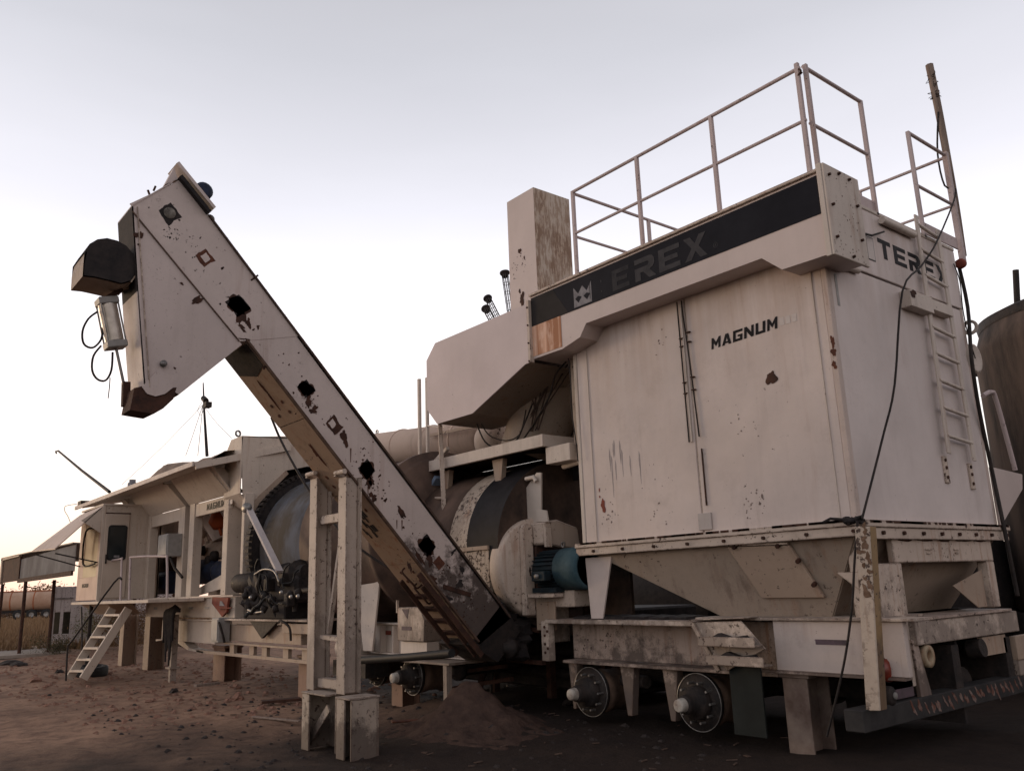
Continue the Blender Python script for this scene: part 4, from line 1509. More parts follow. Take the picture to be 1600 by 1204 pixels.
# white corner post leaning under the flange corner
cp = thing('corner_post', 'flaking white post with yellow edge standing on the bumper at the corner', 'post', (-3.9, 7.0, .48))
b0_, b1_ = at(1353, 1110, Y=6.95), at(1375, 1110, Y=6.95)
t0_, t1_ = at(1335, 822, Y=6.95), at(1358, 822, Y=6.95)
mb = MB(); mb.prism([b0_, b1_, t1_, t0_], (0, .02, 0))
mb.build('front_plate', BARK, cp, bevel=.006)
mb = MB(); mb.prism([b1_ + V((-.001, .021, 0)), b1_ + V((-.001, .12, 0)), t1_ + V((-.001, .12, 0)), t1_ + V((-.001, .021, 0))], (-.02, 0, 0))
mb.build('side_plate', paint('paint_ochre', (.29, .19, .095), .9, .8, 1.0, seed=66, gz=(1.6, .4, .6)), cp, bevel=.004)
mb = MB()
rnd = random.Random(77)
for i in range(11):
    z = 2.0 - i * .055
    blob(mb, ((t0_.x + t1_.x) / 2 + rnd.uniform(-.04, .04), 6.9485, z), (1, 0, 0), (0, 0, 1), rnd.uniform(.012, .035), rnd.uniform(.015, .05), i, .8, 12, nf, .004)
mb.build('flaked_patch', plain('flaked', (.20, .13, .09), .85, (.09, .05, .03), 12), cp)

# ================================================================= steel pylons (H sections)
def pylon(px0, px1, Yp, ztop, w, label, mat=LOWW, name='steel_pylon', cap=True, grp='steel pylons propping the chassis'):
    a = at(px0, 1000, Y=Yp)
    b_ = at(px1, 1000, Y=Yp)
    x0, x1 = a.x, b_.x
    c = ((x0 + x1) / 2, Yp + w / 2, 0)
    t = thing(name, label, 'pylon', c, grp)
    mb = MB()
    mb.box(x0, x0 + .02, Yp, Yp + w, -.05, ztop)
    f = mb.build('flange', mat, t)
    rep(f, [(x1 - x0 - .02, 0, 0)])
    mb = MB(); mb.box(x0 + .021, x1 - .021, Yp + w * .45, Yp + w * .45 + .016, -.05, ztop)
    mb.build('web', mat, t)
    if cap:
        mb = MB(); mb.box(x0 - .04, x1 + .03, Yp - .03, Yp + w + .03, ztop, ztop + .05)
        mb.build('cap_plate', PAINT if mat is LOWW else mat, t, bevel=.006)
    return t


def pylon_x(x0, x1, y0, w, ztop, label, mat, cap=True):
    t = thing('steel_pylon', label, 'pylon', ((x0 + x1) / 2, y0 + w / 2, 0), 'steel pylons propping the chassis')
    mb = MB(); mb.box(x0, x1, y0, y0 + .018, -.05, ztop)
    f = mb.build('flange', mat, t)
    rep(f, [(0, w - .018, 0)])
    mb = MB(); mb.box((x0 + x1) / 2 - .008, (x0 + x1) / 2 + .008, y0 + .02, y0 + w - .02, -.05, ztop)
    mb.build('web', mat, t)
    if cap:
        mb = MB(); mb.box(x0 - .03, x1 + .03, y0 - .02, y0 + w + .02, ztop, ztop + .05)
        mb.build('cap_plate', mat, t, bevel=.006)
    return t


pylon_x(-4.98, -4.72, 7.24, .36, .68, 'scuffed grey H-section pylon at right beneath the dust collector trailer', plain('pylon_rusty', (.20, .155, .13), .85, (.09, .06, .05), 3.5))
PY = paint('paint_pylon', (.235, .135, .095), .8, 1.0, 1.0, seed=14, dirtcol=(.10, .06, .045), edge=.8)
PYP = paint('paint_pylon_pale', (.235, .165, .12), .9, .9, .9, seed=15, dirtcol=(.10, .065, .045), edge=.8)
pylon_x(-17.6, -17.0, 6.45, .34, .62, 'rusty red-brown pylon under the middle of the long yard beam', PY)
pylon_x(-22.1, -21.7, 6.4, .38, 1.22, 'tan pylon with rust streaks just right of the cabin stairs', PYP, cap=False)
pylon_x(-24.6, -24.25, 6.5, .36, 1.22, 'pale pylon half hidden behind the cabin stairs', PYP, cap=False)
pylon_x(-13.6, -13.25, 6.4, .36, .58, 'rusty pylon just left of the conveyor stand', PY)
pylon_x(-11.5, -11.2, 6.9, .3, .3, 'short rusty pylon stub behind the conveyor stand', PY)

# ================================================================= drag conveyor
XC, XB = -8.6, -9.28
cv = thing('slat_conveyor', 'long steep cream slat conveyor with black square plates and pointed discharge head', 'conveyor', (-8.95, 6.5, .9))
O = V((XC, 3.285, 4.353))
dv = V((0, .6718, -.7407))
nv = V((0, .7407, .6718))
TW = .545


def cvp(s, t, x=XC):
    return V((x, O.y, O.z)) + dv * s + nv * t


S0, S1 = -1.62, 4.62
SP = paint('paint_conveyor', (0.562, 0.475, 0.439), .3, .35, .45, rough=.5, bump=.15, seed=110, gz=(2.5, 1.0, .95))
mb = MB()
side = [cvp(-1.0, 0), cvp(S1, 0), cvp(S1 + .1, TW), cvp(-1.18, TW), ]
mb.prism([cvp(-1.05, .0), cvp(S1, 0), cvp(S1 + .12, TW), cvp(-1.22, TW)], (-.02, 0, 0))
sd_ = mb.build('side_plate', SP, cv)
mb = MB(); mb.prism([cvp(-1.05, .0, XB + .02), cvp(S1, 0, XB + .02), cvp(S1 + .12, TW, XB + .02), cvp(-1.22, TW, XB + .02)], (-.02, 0, 0))
mb.build('side_plate', SP, cv)
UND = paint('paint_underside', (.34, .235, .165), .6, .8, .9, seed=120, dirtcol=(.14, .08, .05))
# bottom in bolted sections
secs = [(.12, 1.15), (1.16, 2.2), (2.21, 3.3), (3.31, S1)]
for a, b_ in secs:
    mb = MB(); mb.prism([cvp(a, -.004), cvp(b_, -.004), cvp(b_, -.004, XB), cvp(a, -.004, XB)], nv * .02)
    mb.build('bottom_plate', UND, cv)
mb = MB(); mb.prism([cvp(-1.0, TW), cvp(S1, TW), cvp(S1, TW, XB), cvp(-1.0, TW, XB)], nv * -.02)
mb.build('top_plate', SP, cv)
# edge flanges with clamps
mb = MB(); mb.bar(cvp(.1, .0, XC + .02), cvp(S1 - .05, .0, XC + .02), .045, .022, up=nv)
ef = mb.build('edge_flange', plain('flange_dark', (.12, .075, .055), .8, (.05, .03, .025), 9), cv)
mb = MB(); mb.bar(cvp(-1.2, TW + .005, XC + .01), cvp(S1 + .1, TW + .005, XC + .01), .035, .02, up=nv)
ef2 = mb.build('edge_flange', plain('flange_dark2', (.10, .065, .05), .8, (.04, .025, .022), 9), cv)
mb = MB(); mb.box(*(lambda p: (p.x - .01, p.x + .014, p.y - .014, p.y + .014, p.z - .012, p.z + .008))(cvp(-.9, TW + .012)))
nb = mb.build('clamp', RUSTD, ef2)
rep(nb, [dv * (.17 * i) for i in range(1, 32)])
for s in (.95, 2.0, 2.4, 3.5):
    mb = MB()
    for du in (-.07, .07):
        for x in (XC - .2, XC - .48):
            blob(mb, cvp(s + du, -.006, x), (1, 0, 0), dv, .022, .022, int(s * 10), .4, 10, -nv, .006)
    mb.build('bolt_cluster', RUST, cv)
mb = MB()
rnd = random.Random(31)
for i in range(18):
    x = XC - .28 - rnd.random() * .3
    s = 2.42 + rnd.random() * .35
    mb.prism([cvp(s, -.006, x), cvp(s + .1, -.006, x + .02), cvp(s + .1, -.006, x - .01), cvp(s, -.006, x - .02)], -nv * .003)
mb.build('torn_sticker', SOOT, cv, kind='stuff')
# two irregular rust marks on the underside
mb = MB()
blob(mb, cvp(.75, -.006, XC - .35), dv, (1, .3, .3), .14, .02, 3, .8, 20, -nv, .003)
blob(mb, cvp(1.6, -.006, XC - .3), dv, (1, .3, .3), .12, .03, 4, .8, 20, -nv, .003)
mb.build('rust_patch', RUST, cv)

# black square plates and burnt blotches on the +X side, at their places along the conveyor
px_ = (1, 0, 0)


def cblob(px, py, ra, rb, seed, mat, name, square=False, jag=.3, x=XC, rot=0.0, cnt=0):
    c = at(px, py, X=x + .001)
    u = dv * math.cos(rot) + nv * math.sin(rot)
    w = nv * math.cos(rot) - dv * math.sin(rot)
    mb = MB()
    blob(mb, c, u, w, ra, rb, seed, jag, 30, px_, .004, square)
    o_ = mb.build(name, mat, cv)
    if cnt:
        mb = MB()
        splat(mb, c, u, w, ra * 2.6, cnt, seed, px_, .003)
        mb.build('tar_spatter', mat, cv, kind='stuff')
    return o_


for px, py, r, cnt in ((372, 477, .115, 18), (478, 607, .092, 8), (573, 733, .098, 26), (667, 852, .11, 12)):
    cblob(px, py, r * 1.0, r * .95, px, RUSTD, 'burnt_plate', False, .35, cnt=cnt)
    cblob(px, py, r * .95, r * .9, px + 7, SOOT, 'burnt_plate', True, .28)
    cblob(px + 4, py + 18, r * .4, r * .8, px + 3, RUSTD, 'burnt_blotch', False, .6, rot=.75, cnt=10)
cblob(265, 334, .10, .095, 5, SOOT, 'burnt_plate', True, .35, cnt=12)
c = at(265, 333, X=XC)
mb = MB(); mb.lathe(c + V((.005, 0, 0)), (1, 0, 0), [(0, .062), (.008, .06), (.008, 0)], 20)
mb.build('round_boss', PATCHC, cv)
cblob(320, 403, .085, .08, 6, RUST, 'burnt_plate', True, .3, cnt=8)
mb = MB(); blob(mb, at(321, 403, X=XC) + V((.005, 0, 0)), dv, nv, .045, .042, 9, .2, 20, px_, .003, True)
mb.build('bare_square', SP, cv)
cblob(522, 664, .095, .08, 7, RUSTD, 'burnt_plate', True, .4, cnt=12)
mb = MB(); blob(mb, at(519, 662, X=XC) + V((.005, 0, 0)), dv, nv, .042, .04, 9, .4, 20, px_, .003, True)
mb.build('bare_square', SP, cv)
cblob(538, 684, .04, .085, 17, RUSTD, 'burnt_blotch', jag=.7, rot=.9)
cblob(627, 800, .03, .085, 18, RUSTD, 'burnt_blotch', jag=.5, rot=1.5)
cblob(686, 879, .068, .065, 8, RUST, 'rust_square', True, .15)
for i, (px, py, ra, rb) in enumerate([(308, 467, .03, .06), (388, 505, .03, .05), (403, 511, .02, .02), (396, 515, .015, .012), (490, 640, .035, .055), (583, 776, .05, .04), (602, 781, .02, .02), (378, 512, .02, .06), (383, 530, .012, .05),
                                       (580, 752, .05, .03), (414, 572, .025, .03), (655, 870, .02, .12), (676, 905, .04, .07), (718, 912, .03, .07), (700, 935, .06, .03), (640, 885, .02, .06),
                                       (708, 862, .04, .02), (722, 890, .05, .025)]):
    cblob(px, py, ra, rb, 60 + i, SOOT if px > 690 else RUSTD, 'burnt_blotch', jag=.75, rot=i * .7)
mb = MB()
for (px, py, R, cnt, sd2) in ((268, 365, .09, 26, 1), (300, 372, .1, 14, 2), (480, 640, .16, 16, 4), (590, 760, .2, 24, 5), (575, 700, .12, 10, 6), (690, 900, .3, 60, 7), (265, 460, .2, 16, 8), (250, 500, .15, 8, 9), (330, 430, .16, 8, 10), (450, 570, .2, 8, 11), (630, 820, .2, 12, 12), (730, 950, .3, 60, 13)):
    splat(mb, at(px, py, X=XC + .001), dv, nv, R, cnt, sd2, px_)
mb.build('tar_spatter', RUSTD, cv, kind='stuff')
mb = MB()
for px, py, L in ((322, 415, .18), (620, 812, .1), (548, 700, .16), (575, 760, .1), (628, 812, .12)):
    c = at(px, py, X=XC + .001)
    mb.prism([c + V((0, -.008, 0)), c + V((0, .008, 0)), c + V((0, .003, -L)), c + V((0, -.003, -L))], (.002, 0, 0))
mb.build('rust_run', RUST, cv)

# discharge head
def hp3(px, py, x=XC + .012):
    return at(px, py, X=x)


XH = -9.10
HEAD = paint('paint_head', (0.562, 0.475, 0.444), .25, .2, .5, rough=.5, bump=.15, seed=131)
head = [hp3(206, 322), hp3(378, 538), hp3(280, 616), hp3(248, 598), hp3(232, 596), hp3(225, 604)]
mb = MB(); mb.prism(head, (-.015, 0, 0))
hd = mb.build('head_plate', HEAD, cv)
mb = MB(); mb.prism([p + V((XH - XC, 0, 0)) for p in head], (-.015, 0, 0))
mb.build('head_plate', HEAD, cv)
# cover band along the head's upper end (meets the side plate)
top = [cvp(-1.62, .02, XC + .006), cvp(-1.05, .0, XC + .006), cvp(-1.0, TW, XC + .006), cvp(-1.60, TW, XC + .006)]
mb = MB(); mb.prism([hp3(203, 318, XC + .004), hp3(374, 533, XC + .004), cvp(.4, TW, XC + .004), hp3(283, 279, XC + .004), hp3(270, 287, XC + .004)], (-.014, 0, 0))
mb.build('side_plate', SP, cv)
# front (-Y) sheets of the head, top opening dark
a, b_ = hp3(206, 322), hp3(214, 455)
c_, d_ = hp3(214, 455), hp3(225, 604)
w_ = V((XH - XC - .02, 0, 0))
mb = MB(); mb.prism([c_, d_, d_ + w_, c_ + w_], (0, .015, 0))
mb.build('front_sheet', HEAD, cv)
mb = MB(); mb.prism([a, b_, b_ + w_, a + w_], (0, .015, 0))
mb.build('front_opening', SOOT, cv)
mb = MB(); mb.prism([a, hp3(270, 285), hp3(270, 285) + w_, a + w_], (0, .0, .015))
mb.build('top_sheet', HEAD, cv)
mb = MB(); mb.prism([hp3(378, 538), hp3(280, 616), hp3(280, 616) + w_, hp3(378, 538) + w_], (0, -.01, -.01))
mb.build('rear_sheet', UND, cv)
mb = MB(); mb.bar(a + V((.012, .05, 0)), d_ + V((.012, .05, 0)), .012, .01, up=(1, 0, 0))
mb.build('edge_bead', WORN, cv)
mb = MB(); mb.bar(hp3(207, 330, XC + .02), hp3(374, 533, XC + .02), .012, .014, up=(1, 0, 0))
mb.build('weld_seam', plain('seam', (.14, .09, .07), .8), cv)
mb = MB(); mb.prism([cvp(.13, -.007, XC - .02), cvp(.42, -.007, XC - .02), cvp(.5, -.007, XC - .3), cvp(.40, -.007, XB + .02), cvp(.13, -.007, XB + .02)], -nv * .003)
mb.build('soot_stain', SOOT, cv)
# clam gate at the chute bottom
pv = hp3(255, 568, XC + .03)
mb = MB()
gx_ = XC + .028
mb.prism([at(px, py, X=gx_) for px, py in ((250, 573), (222, 604), (230, 615), (243, 619), (258, 615), (272, 604))], (-.012, 0, 0))
gt = mb.build('clam_gate', HEAD, cv)
mb = MB(); mb.prism([at(px, py, X=gx_ - .015) for px, py in ((210, 606), (222, 603), (240, 606), (262, 606), (276, 605), (271, 623), (255, 638), (238, 646), (214, 642), (203, 640))], (-.30, 0, 0))
mb.build('gate_mouth', RUSTD, gt)
mb = MB(); mb.prism([at(px, py, X=gx_ - .35) for px, py in ((214, 600), (226, 612), (222, 646), (208, 643))], (-.02, 0, 0))
mb.build('gate_side', SOOT, gt)
mb = MB(); mb.lathe(pv, (1, 0, 0), [(0, .035), (.02, .035), (.022, 0)], 14)
mb.build('pivot_bolt', STEEL, gt)
for px, py, ra, rb in ((217, 367, .035, .045), (217, 382, .012, .012), (308, 469, .03, .07), (284, 443, .018, .012), (273, 575, .012, .01)):
    cblob(px, py, ra, rb, px, RUSTD, 'burnt_blotch', jag=.5, x=XC + .0125)
# scoop on the head's front
mb = MB()
cen = at(163, 440, X=-8.82)
q0 = cen
outer = []
L0, L1 = -9.10, -8.62
prof = [at(px, py, X=-8.8) for px, py in ((207, 432), (196, 448), (182, 452), (162, 447), (140, 442), (122, 440), (123, 420), (127, 402))]
for i in range(len(prof) - 1):
    p, q = prof[i], prof[i + 1]
    mb.add([V((L0, p.y, p.z)), V((L1, p.y, p.z)), V((L1, q.y, q.z)), V((L0, q.y, q.z))], [(0, 1, 2, 3)])
sc_ = mb.build('scoop_shell', TAN, cv)
so = sc_.modifiers.new('solid', 'SOLIDIFY')
so.thickness = .012
for x in (L0, L1):
    mb = MB()
    pts = [at(px, py, X=-8.8) for px, py in ((207, 430), (205, 418), (199, 404), (190, 393), (176, 385), (160, 381), (145, 383), (133, 390), (125, 402), (122, 440), (140, 442), (162, 447), (182, 452), (196, 448))]
    mb.prism([V((x, p.y, p.z)) for p in pts], (-.01, 0, 0))
    mb.build('scoop_side', SOOT, cv)
mb = MB()
pts = [at(px, py, X=-8.8) for px, py in ((207, 428), (205, 418), (199, 404), (190, 393), (176, 385), (160, 381), (145, 383), (133, 390), (125, 402))]
for i in range(8):
    p, q = pts[i], pts[i + 1]
    mb.add([V((L0, p.y, p.z)), V((L1, p.y, p.z)), V((L1, q.y, q.z)), V((L0, q.y, q.z))], [(0, 1, 2, 3)])
mb.build('scoop_liner', SOOT, cv)
# pneumatic cylinder
CX = -8.86
p, q, r_ = at(166, 467, X=CX), at(181, 542, X=CX), at(196, 612, X=CX)
dd = (q - p).normalized()
mb = MB(); mb.tube([p + dd * .06, q - dd * .06], .09, 18)
cy = mb.build('cylinder_barrel', ALU, cv)
for e in (p + dd * .03, q - dd * .02):
    mb = MB(); mb.bar(e - dd * .035, e + dd * .035, .19, .19, up=(1, 0, 0))
    mb.build('end_cap', GREYBOX, cy, bevel=.008)
sx1 = dd.cross(V((1, 0, 0))).normalized()
for a, b_ in ((1, 1), (1, -1), (-1, 1), (-1, -1)):
    o_ = sx1 * .082 * a + V((.082 * b_, 0, 0))
    mb = MB(); mb.tube([p + dd * .04 + o_, q - dd * .03 + o_], .009, 6)
    mb.build('tie_rod', STEEL, cy)
mb = MB(); mb.tube([q, r_], .015, 8)
mb.build('piston_rod', STEEL, cy)
mb = MB(); mb.bar(at(190, 452, X=CX), p, .06, .05)
mb.bar(r_ + V((0, 0, .1)), at(196, 635, X=CX), .07, .07)
mb.build('clevis', RUSTD, cy)
for pts in ([(152, 487), (138, 498), (129, 517), (131, 537), (145, 543), (158, 530), (160, 512)], [(158, 540), (146, 556), (144, 578), (152, 592), (165, 594), (174, 578), (176, 550)]):
    mb = MB(); mb.tube([at(a, b_, X=CX - .02) for a, b_ in pts], .011, 6)
    mb.build('air_hose', OILY, cy)
mb = MB(); mb.tube([at(172, 590, X=CX), at(171, 605, X=CX), at(169, 622, X=CX)], .005, 5)
mb.build('loose_wire', OILY, cy)
mb = MB(); mb.bar(at(176, 448, X=CX), at(203, 449, X=CX), .06, .03)
mb.build('bracket', TAN, cy)
# head end: drive flange, motor and studs
mb = MB(); mb.bar(at(271, 262, X=XC - .1), at(328, 332, X=XC - .1), .035, .30, up=(1, 0, 0))
mb.build('end_flange', HEAD, cv)
mb = MB(); mb.bar(at(277, 281, X=XC - .05), at(322, 337, X=XC - .05), .04, .25, up=(1, 0, 0))
mb.build('shaft_slot', SOOT, cv)
mb = MB(); mb.prism([hp3(258, 288), hp3(272, 262), hp3(278, 280)], (-.1, 0, 0))
mb.build('gusset', HEAD, cv)
mb = MB(); mb.lathe(at(314, 303, X=XC - .2), (1, 0, 0), [(-.25, 0), (-.25, .1), (.1, .1), (.12, .07), (.12, 0)], 18)
mb.build('drive_motor', DARKBL, cv)
mb = MB(); mb.lathe(at(326, 344, X=XC - .1), (1, 0, 0), [(-.05, .05), (.05, .05), (.05, 0)], 12)
mb.build('bearing', STEEL, cv)
mb = MB(); mb.tube([at(392, 438, X=XC), at(403, 430, X=XC)], .012, 6); mb.tube([at(231, 297, X=XC - .2), at(234, 305, X=XC - .2)], .012, 6); mb.tube([at(240, 298, X=XC - .1), at(243, 291, X=XC - .1)], .012, 6)
mb.build('stud', RUSTD, cv)
# foot: tail end, dirty cross bars
mb = MB(); mb.prism([cvp(S1 - .1, -.1), cvp(S1 + .35, .05), cvp(S1 + .35, TW), cvp(S1 - .1, TW + .06)], (XB - XC, 0, 0))
mb.build('boot', OILY, cv)
for s, t0, t1 in ((3.75, .08, .30),):
    mb = MB(); mb.bar(cvp(s, t0, XC + .012), cvp(s + .35, t1, XC + .012), .05, .012, up=(1, 0, 0))
    mb.build('stiffener', RUSTD, cv)
for x, s0 in ((XC + .03, 3.4), (XC - .1, 3.6), (XB + .2, 3.5)):
    mb = MB(); mb.bar(cvp(s0, -.08, x), cvp(S1 + .1, -.08, x), .03, .06, up=nv)
    mb.build('take_up_rod', RUSTD, cv)
mb = MB(); mb.tube([cvp(3.35, -.02, XC - .3), cvp(3.35, -.1, XC - .25), cvp(3.5, -.12, XC - .18), cvp(3.6, -.1, XC - .2), cvp(3.62, -.02, XC - .2)], .012, 6)
hn = mb.build('handle', RUSTD, cv)
rep(hn, [dv * .25])
mb = MB()
for s in (3.8, 4.0, 4.2, 4.4):
    mb.bar(cvp(s, -.03, XC - .05), cvp(s, -.03, XB + .1), .05, .04, up=nv)
mb.build('slat_edge', RUSTD, cv)

# ================================================================= conveyor stand
cs = thing('conveyor_stand', 'tall two-legged cream H-beam stand holding up the slat conveyor', 'stand', (-8.95, 4.6, 0))
YS = 4.62
LEG = paint('paint_leg', (0.488, 0.401, 0.337), .6, .5, 1.0, seed=140, gz=(1.8, .3, .4), edge=.9)
for x, top_z in ((XC + .02, 2.86), (XB - .02, 2.93)):
    mb = MB()
    mb.box(x - .10, x + .08, YS - .10, YS - .085, .55, top_z)
    mb.box(x - .10, x + .08, YS + .085, YS + .10, .55, top_z)
    mb.box(x - .016, x + .0, YS - .084, YS + .084, .55, top_z)
    mb.build('column', LEG, cs, bevel=.003)
    mb = MB()
    mb.bar((x - .08, YS - .16, top_z + .03), (x - .08, YS + .22, top_z + .02 - .0), .05, .04)
    mb.tube([(x - .1, YS - .14, top_z + .05), (x + .12, YS - .14, top_z + .05)], .03, 8)
    mb.build('clamp', WORN, cs, bevel=.003)
for z in (.58, 2.38):
    mb = MB(); mb.box(XB + .06, XC - .09, YS - .05, YS + .05, z, z + .10)
    mb.build('cross_bar', LEG, cs, bevel=.004)
mb = MB(); mb.bar((XB + .42, YS + .06, 2.35), (XB + .10, YS + .06, 1.15), .05, .05)
mb.bar((XB + .10, YS, 1.12), (XC - .1, YS, 1.10), .10, .05)
mb.build('brace', LEG, cs, bevel=.003)
# open steel box footings
FT_ = paint('paint_footing', (0.362, 0.298, 0.245), .9, .5, 1.1, seed=150, low=.1, gz=(.55, -.1, .8), edge=.9)
for x0, x1 in ((at(474, 1120, Y=4.42).x, at(522, 1120, Y=4.5).x), (at(528, 1120, Y=4.42).x, at(576, 1120, Y=4.62).x)):
    fo_ = part_empty('footing', cs)
    y0_, y1_ = (4.42, 4.74)
    mb = MB(); mb.box(x0, x0 + .02, y0_, y1_, -.05, .53)
    mb.build('flange', FT_, fo_, bevel=.003)
    mb = MB(); mb.box(x0, x0 + .17, y0_ - .02, y0_, -.05, .53)
    mb.build('flange', FT_, fo_, bevel=.003)
    mb = MB(); mb.box(x0 + .02, x1, y1_ - .02, y1_, -.05, .53)
    mb.build('web', FT_, fo_)
    mb = MB(); mb.box(x1 - .02, x1, y0_, y1_ - .02, -.05, .53) if x0 > -9 else mb.box(x1 - .02, x1, y0_ + .1, y1_ - .02, -.05, .53)
    mb.build('flange', FT_, fo_, bevel=.003)
    mb = MB(); mb.box(x0 - .01, x1 + .01, y0_ - .03, y1_ + .01, .532, .55)
    mb.build('cap_plate', LEG, fo_, bevel=.003)
mb = MB(); mb.bar((-9.25, 4.5, .02), (-8.8, 4.5, .40), .02, .09, up=(0, 0, 1))
mb.build('diagonal_plate', FT_, cs)
# hanging cable behind the stand
mb = MB(); mb.tube([at(424, 652, Y=5.0), at(440, 690, Y=5.1), at(470, 745, Y=5.2), at(500, 790, Y=5.3), at(540, 838, Y=5.4), at(590, 876, Y=5.6), at(640, 905, Y=5.8)], .018, 6)
tag(mb.build('black_cable', OILY), 'black cable sagging from the conveyor past the left leg of its stand', 'cable')
mb = MB(); mb.tube([at(562, 1031, Y=5.7), at(640, 1026, Y=5.7), at(706, 1020, Y=5.7)], .05, 10)
tag(mb.build('suction_hose', RUBBER), 'long black hose lying level behind the conveyor stand in front of the wheel', 'hose')

# ================================================================= duct elbow, stack, round pipe
de = thing('duct_elbow', 'big smooth cream duct elbow jutting left from the end of the black-banded fascia', 'duct', (-9.2, 7.3, 4.5))
dp = [(-10.46, 4.98), (-10.22, 5.20), (-8.02, 5.20), (-8.02, 4.40), (-8.14, 4.40), (-9.32, 3.96), (-10.2, 3.96), (-10.46, 4.22)]
mb = MB(); mb.prism([(x, 6.9, z) for x, z in dp], (0, .02, 0))
mb.build('front_sheet', paint('paint_duct', (0.562, 0.475, 0.464), .08, .03, .06, rough=.5, bump=.1, seed=160), de)
mb = MB(); mb.prism([(x, 7.9, z) for x, z in dp], (0, .02, 0))
mb.build('back_sheet', CLEAN, de)
for i in range(len(dp)):
    a, b_ = dp[i], dp[(i + 1) % len(dp)]
    if i == 2:
        continue
    mb = MB(); mb.add([(a[0], 6.92, a[1]), (b_[0], 6.92, b_[1]), (b_[0], 7.9, b_[1]), (a[0], 7.9, a[1])], [(0, 1, 2, 3)])
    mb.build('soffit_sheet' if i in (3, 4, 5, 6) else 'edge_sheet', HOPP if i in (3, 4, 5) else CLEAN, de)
# tapering throat going down behind
mb = MB()
mb.lathe((-9.3, 7.95, 3.55), (.35, .15, .85), [(-.1, .45), (.5, .48), (1.0, .55)], 20)
mb.build('throat', HOPP, de)
mb = MB()
rnd = random.Random(3)
for i in range(10):
    a, b_ = rnd.uniform(0, 1), rnd.uniform(0, 1)
    mb.bar((-8.9 + a, 7.6, 4.5), (-9.2 + b_ * .5, 7.62, 3.7), .02, .008)
mb.build('scorch_streak', plain('scorch', (.11, .075, .06), .85, (.05, .038, .033), 6), de, kind='stuff')

sk = thing('exhaust_stack', 'tall square cream stack with badly flaking right face above the duct', 'stack', (-8.7, 7.75, 5.2))
a = at(833, 293, Y=7.4); b_ = at(792, 315, Y=7.4); c_ = at(889, 313, X=a.x)
sx0, sx1, sy1, sz = b_.x, a.x, c_.y, 7.15
mb = MB(); mb.box(sx0, sx1 - .002, 7.4, 7.42, 5.2, sz)
fs = mb.build('stack_sheet', CLEAN, sk)
mo, n, l, b = new_mat('paint_peeling')
geo = n.new('ShaderNodeNewGeometry')
p1 = nz(n, l, geo.outputs['Position'], 1, 9, .75, sc=(26, 26, 4.5))
p2 = nz(n, l, geo.outputs['Position'], 2, 3)
cc = mixc(n, l, ramp(n, l, p1, .50, .54), (.50, .42, .35), (.34, .25, .185))
cc = mixc(n, l, ramp(n, l, p2, .45, .6), cc, mixc(n, l, ramp(n, l, p1, .46, .50), (.45, .35, .27), (.24, .155, .105)))
l.new(cc, b.inputs['Base Color'])
b.inputs['Roughness'].default_value = .8
bp = n.new('ShaderNodeBump'); bp.inputs['Strength'].default_value = .8; bp.inputs['Distance'].default_value = .02
l.new(p1, bp.inputs['Height']); l.new(bp.outputs[0], b.inputs['Normal'])
mb = MB(); mb.box(sx1 - .02, sx1, 7.401, sy1, 5.2, sz)
mb.build('stack_sheet', mo, sk, label='badly flaking face of the stack')
mb = MB(); mb.box(sx0, sx1 - .021, sy1 - .02, sy1, 5.2, sz)
mb.build('stack_sheet', CLEAN, sk)
mb = MB(); mb.box(sx0, sx0 + .02, 7.421, sy1 - .021, 5.2, sz)
mb.build('stack_sheet', CLEAN, sk)
mb = MB()
blob(mb, at(812, 392, Y=7.398), (1, 0, 0), (0, 0, 1), .032, .036, 4, .4, 16, nf)
blob(mb, at(812, 455, Y=7.398), (1, 0, 0), (0, 0, 1), .02, .03, 5, .5, 14, nf)
blob(mb, at(816, 468, Y=7.398), (1, 0, 0), (0, 0, 1), .05, .09, 6, .6, 18, nf)
mb.build('burnt_blotch', RUSTD, fs)
mb = MB()
splat(mb, at(808, 415, Y=7.398), (1, 0, 0), (0, 0, 1), .2, 22, 3, nf)
mb.build('scuff_marks', RUSTD, fs)

# filter cages
def cage(px0, py0, px1, py1, Yc, R, label, nw=10):
    p, q = at(px0, py0, Y=Yc), at(px1, py1, Y=Yc)
    d = (q - p).normalized()
    a = d.cross(V((0, 1, 0))).normalized()
    b_ = d.cross(a)
    t = thing('filter_cage', label, 'filter cage', q, 'filter cages poking up behind the duct')
    mb = MB()
    for i in range(nw):
        th = 2 * math.pi * i / nw
        o_ = (a * math.cos(th) + b_ * math.sin(th)) * R * .8
        mb.tube([p + o_, q + o_], .006, 4, cap=False)
    L = (q - p).length
    for k in range(1, int(L / .16) + 1):
        c = p + d * .16 * k
        mb.tube([c + (a * math.cos(th) + b_ * math.sin(th)) * R * .8 for th in [2 * math.pi * j / 12 for j in range(13)]], .005, 4, cap=False)
    mb.build('wire_basket', WIRE, t)
    mb = MB(); mb.lathe(p - d * .03, d, [(-.02, R * .55), (-.03, R * .8), (-.02, R * 1.15), (0, R * 1.25), (.02, R * 1.15), (.025, R * .85), (.07, R * .8), (.07, R * .55), (-.02, R * .55)], 24)
    mb.build('collar', SOOT, t)


cage(789, 429, 798, 490, 7.95, .065, 'upright wire filter cage with a black collar beside the square stack')
cage(763, 468, 779, 500, 7.9, .06, 'upper of two leaning filter cages with black ring ends')
cage(760, 484, 772, 506, 7.7, .06, 'lower of two leaning filter cages with black ring ends')

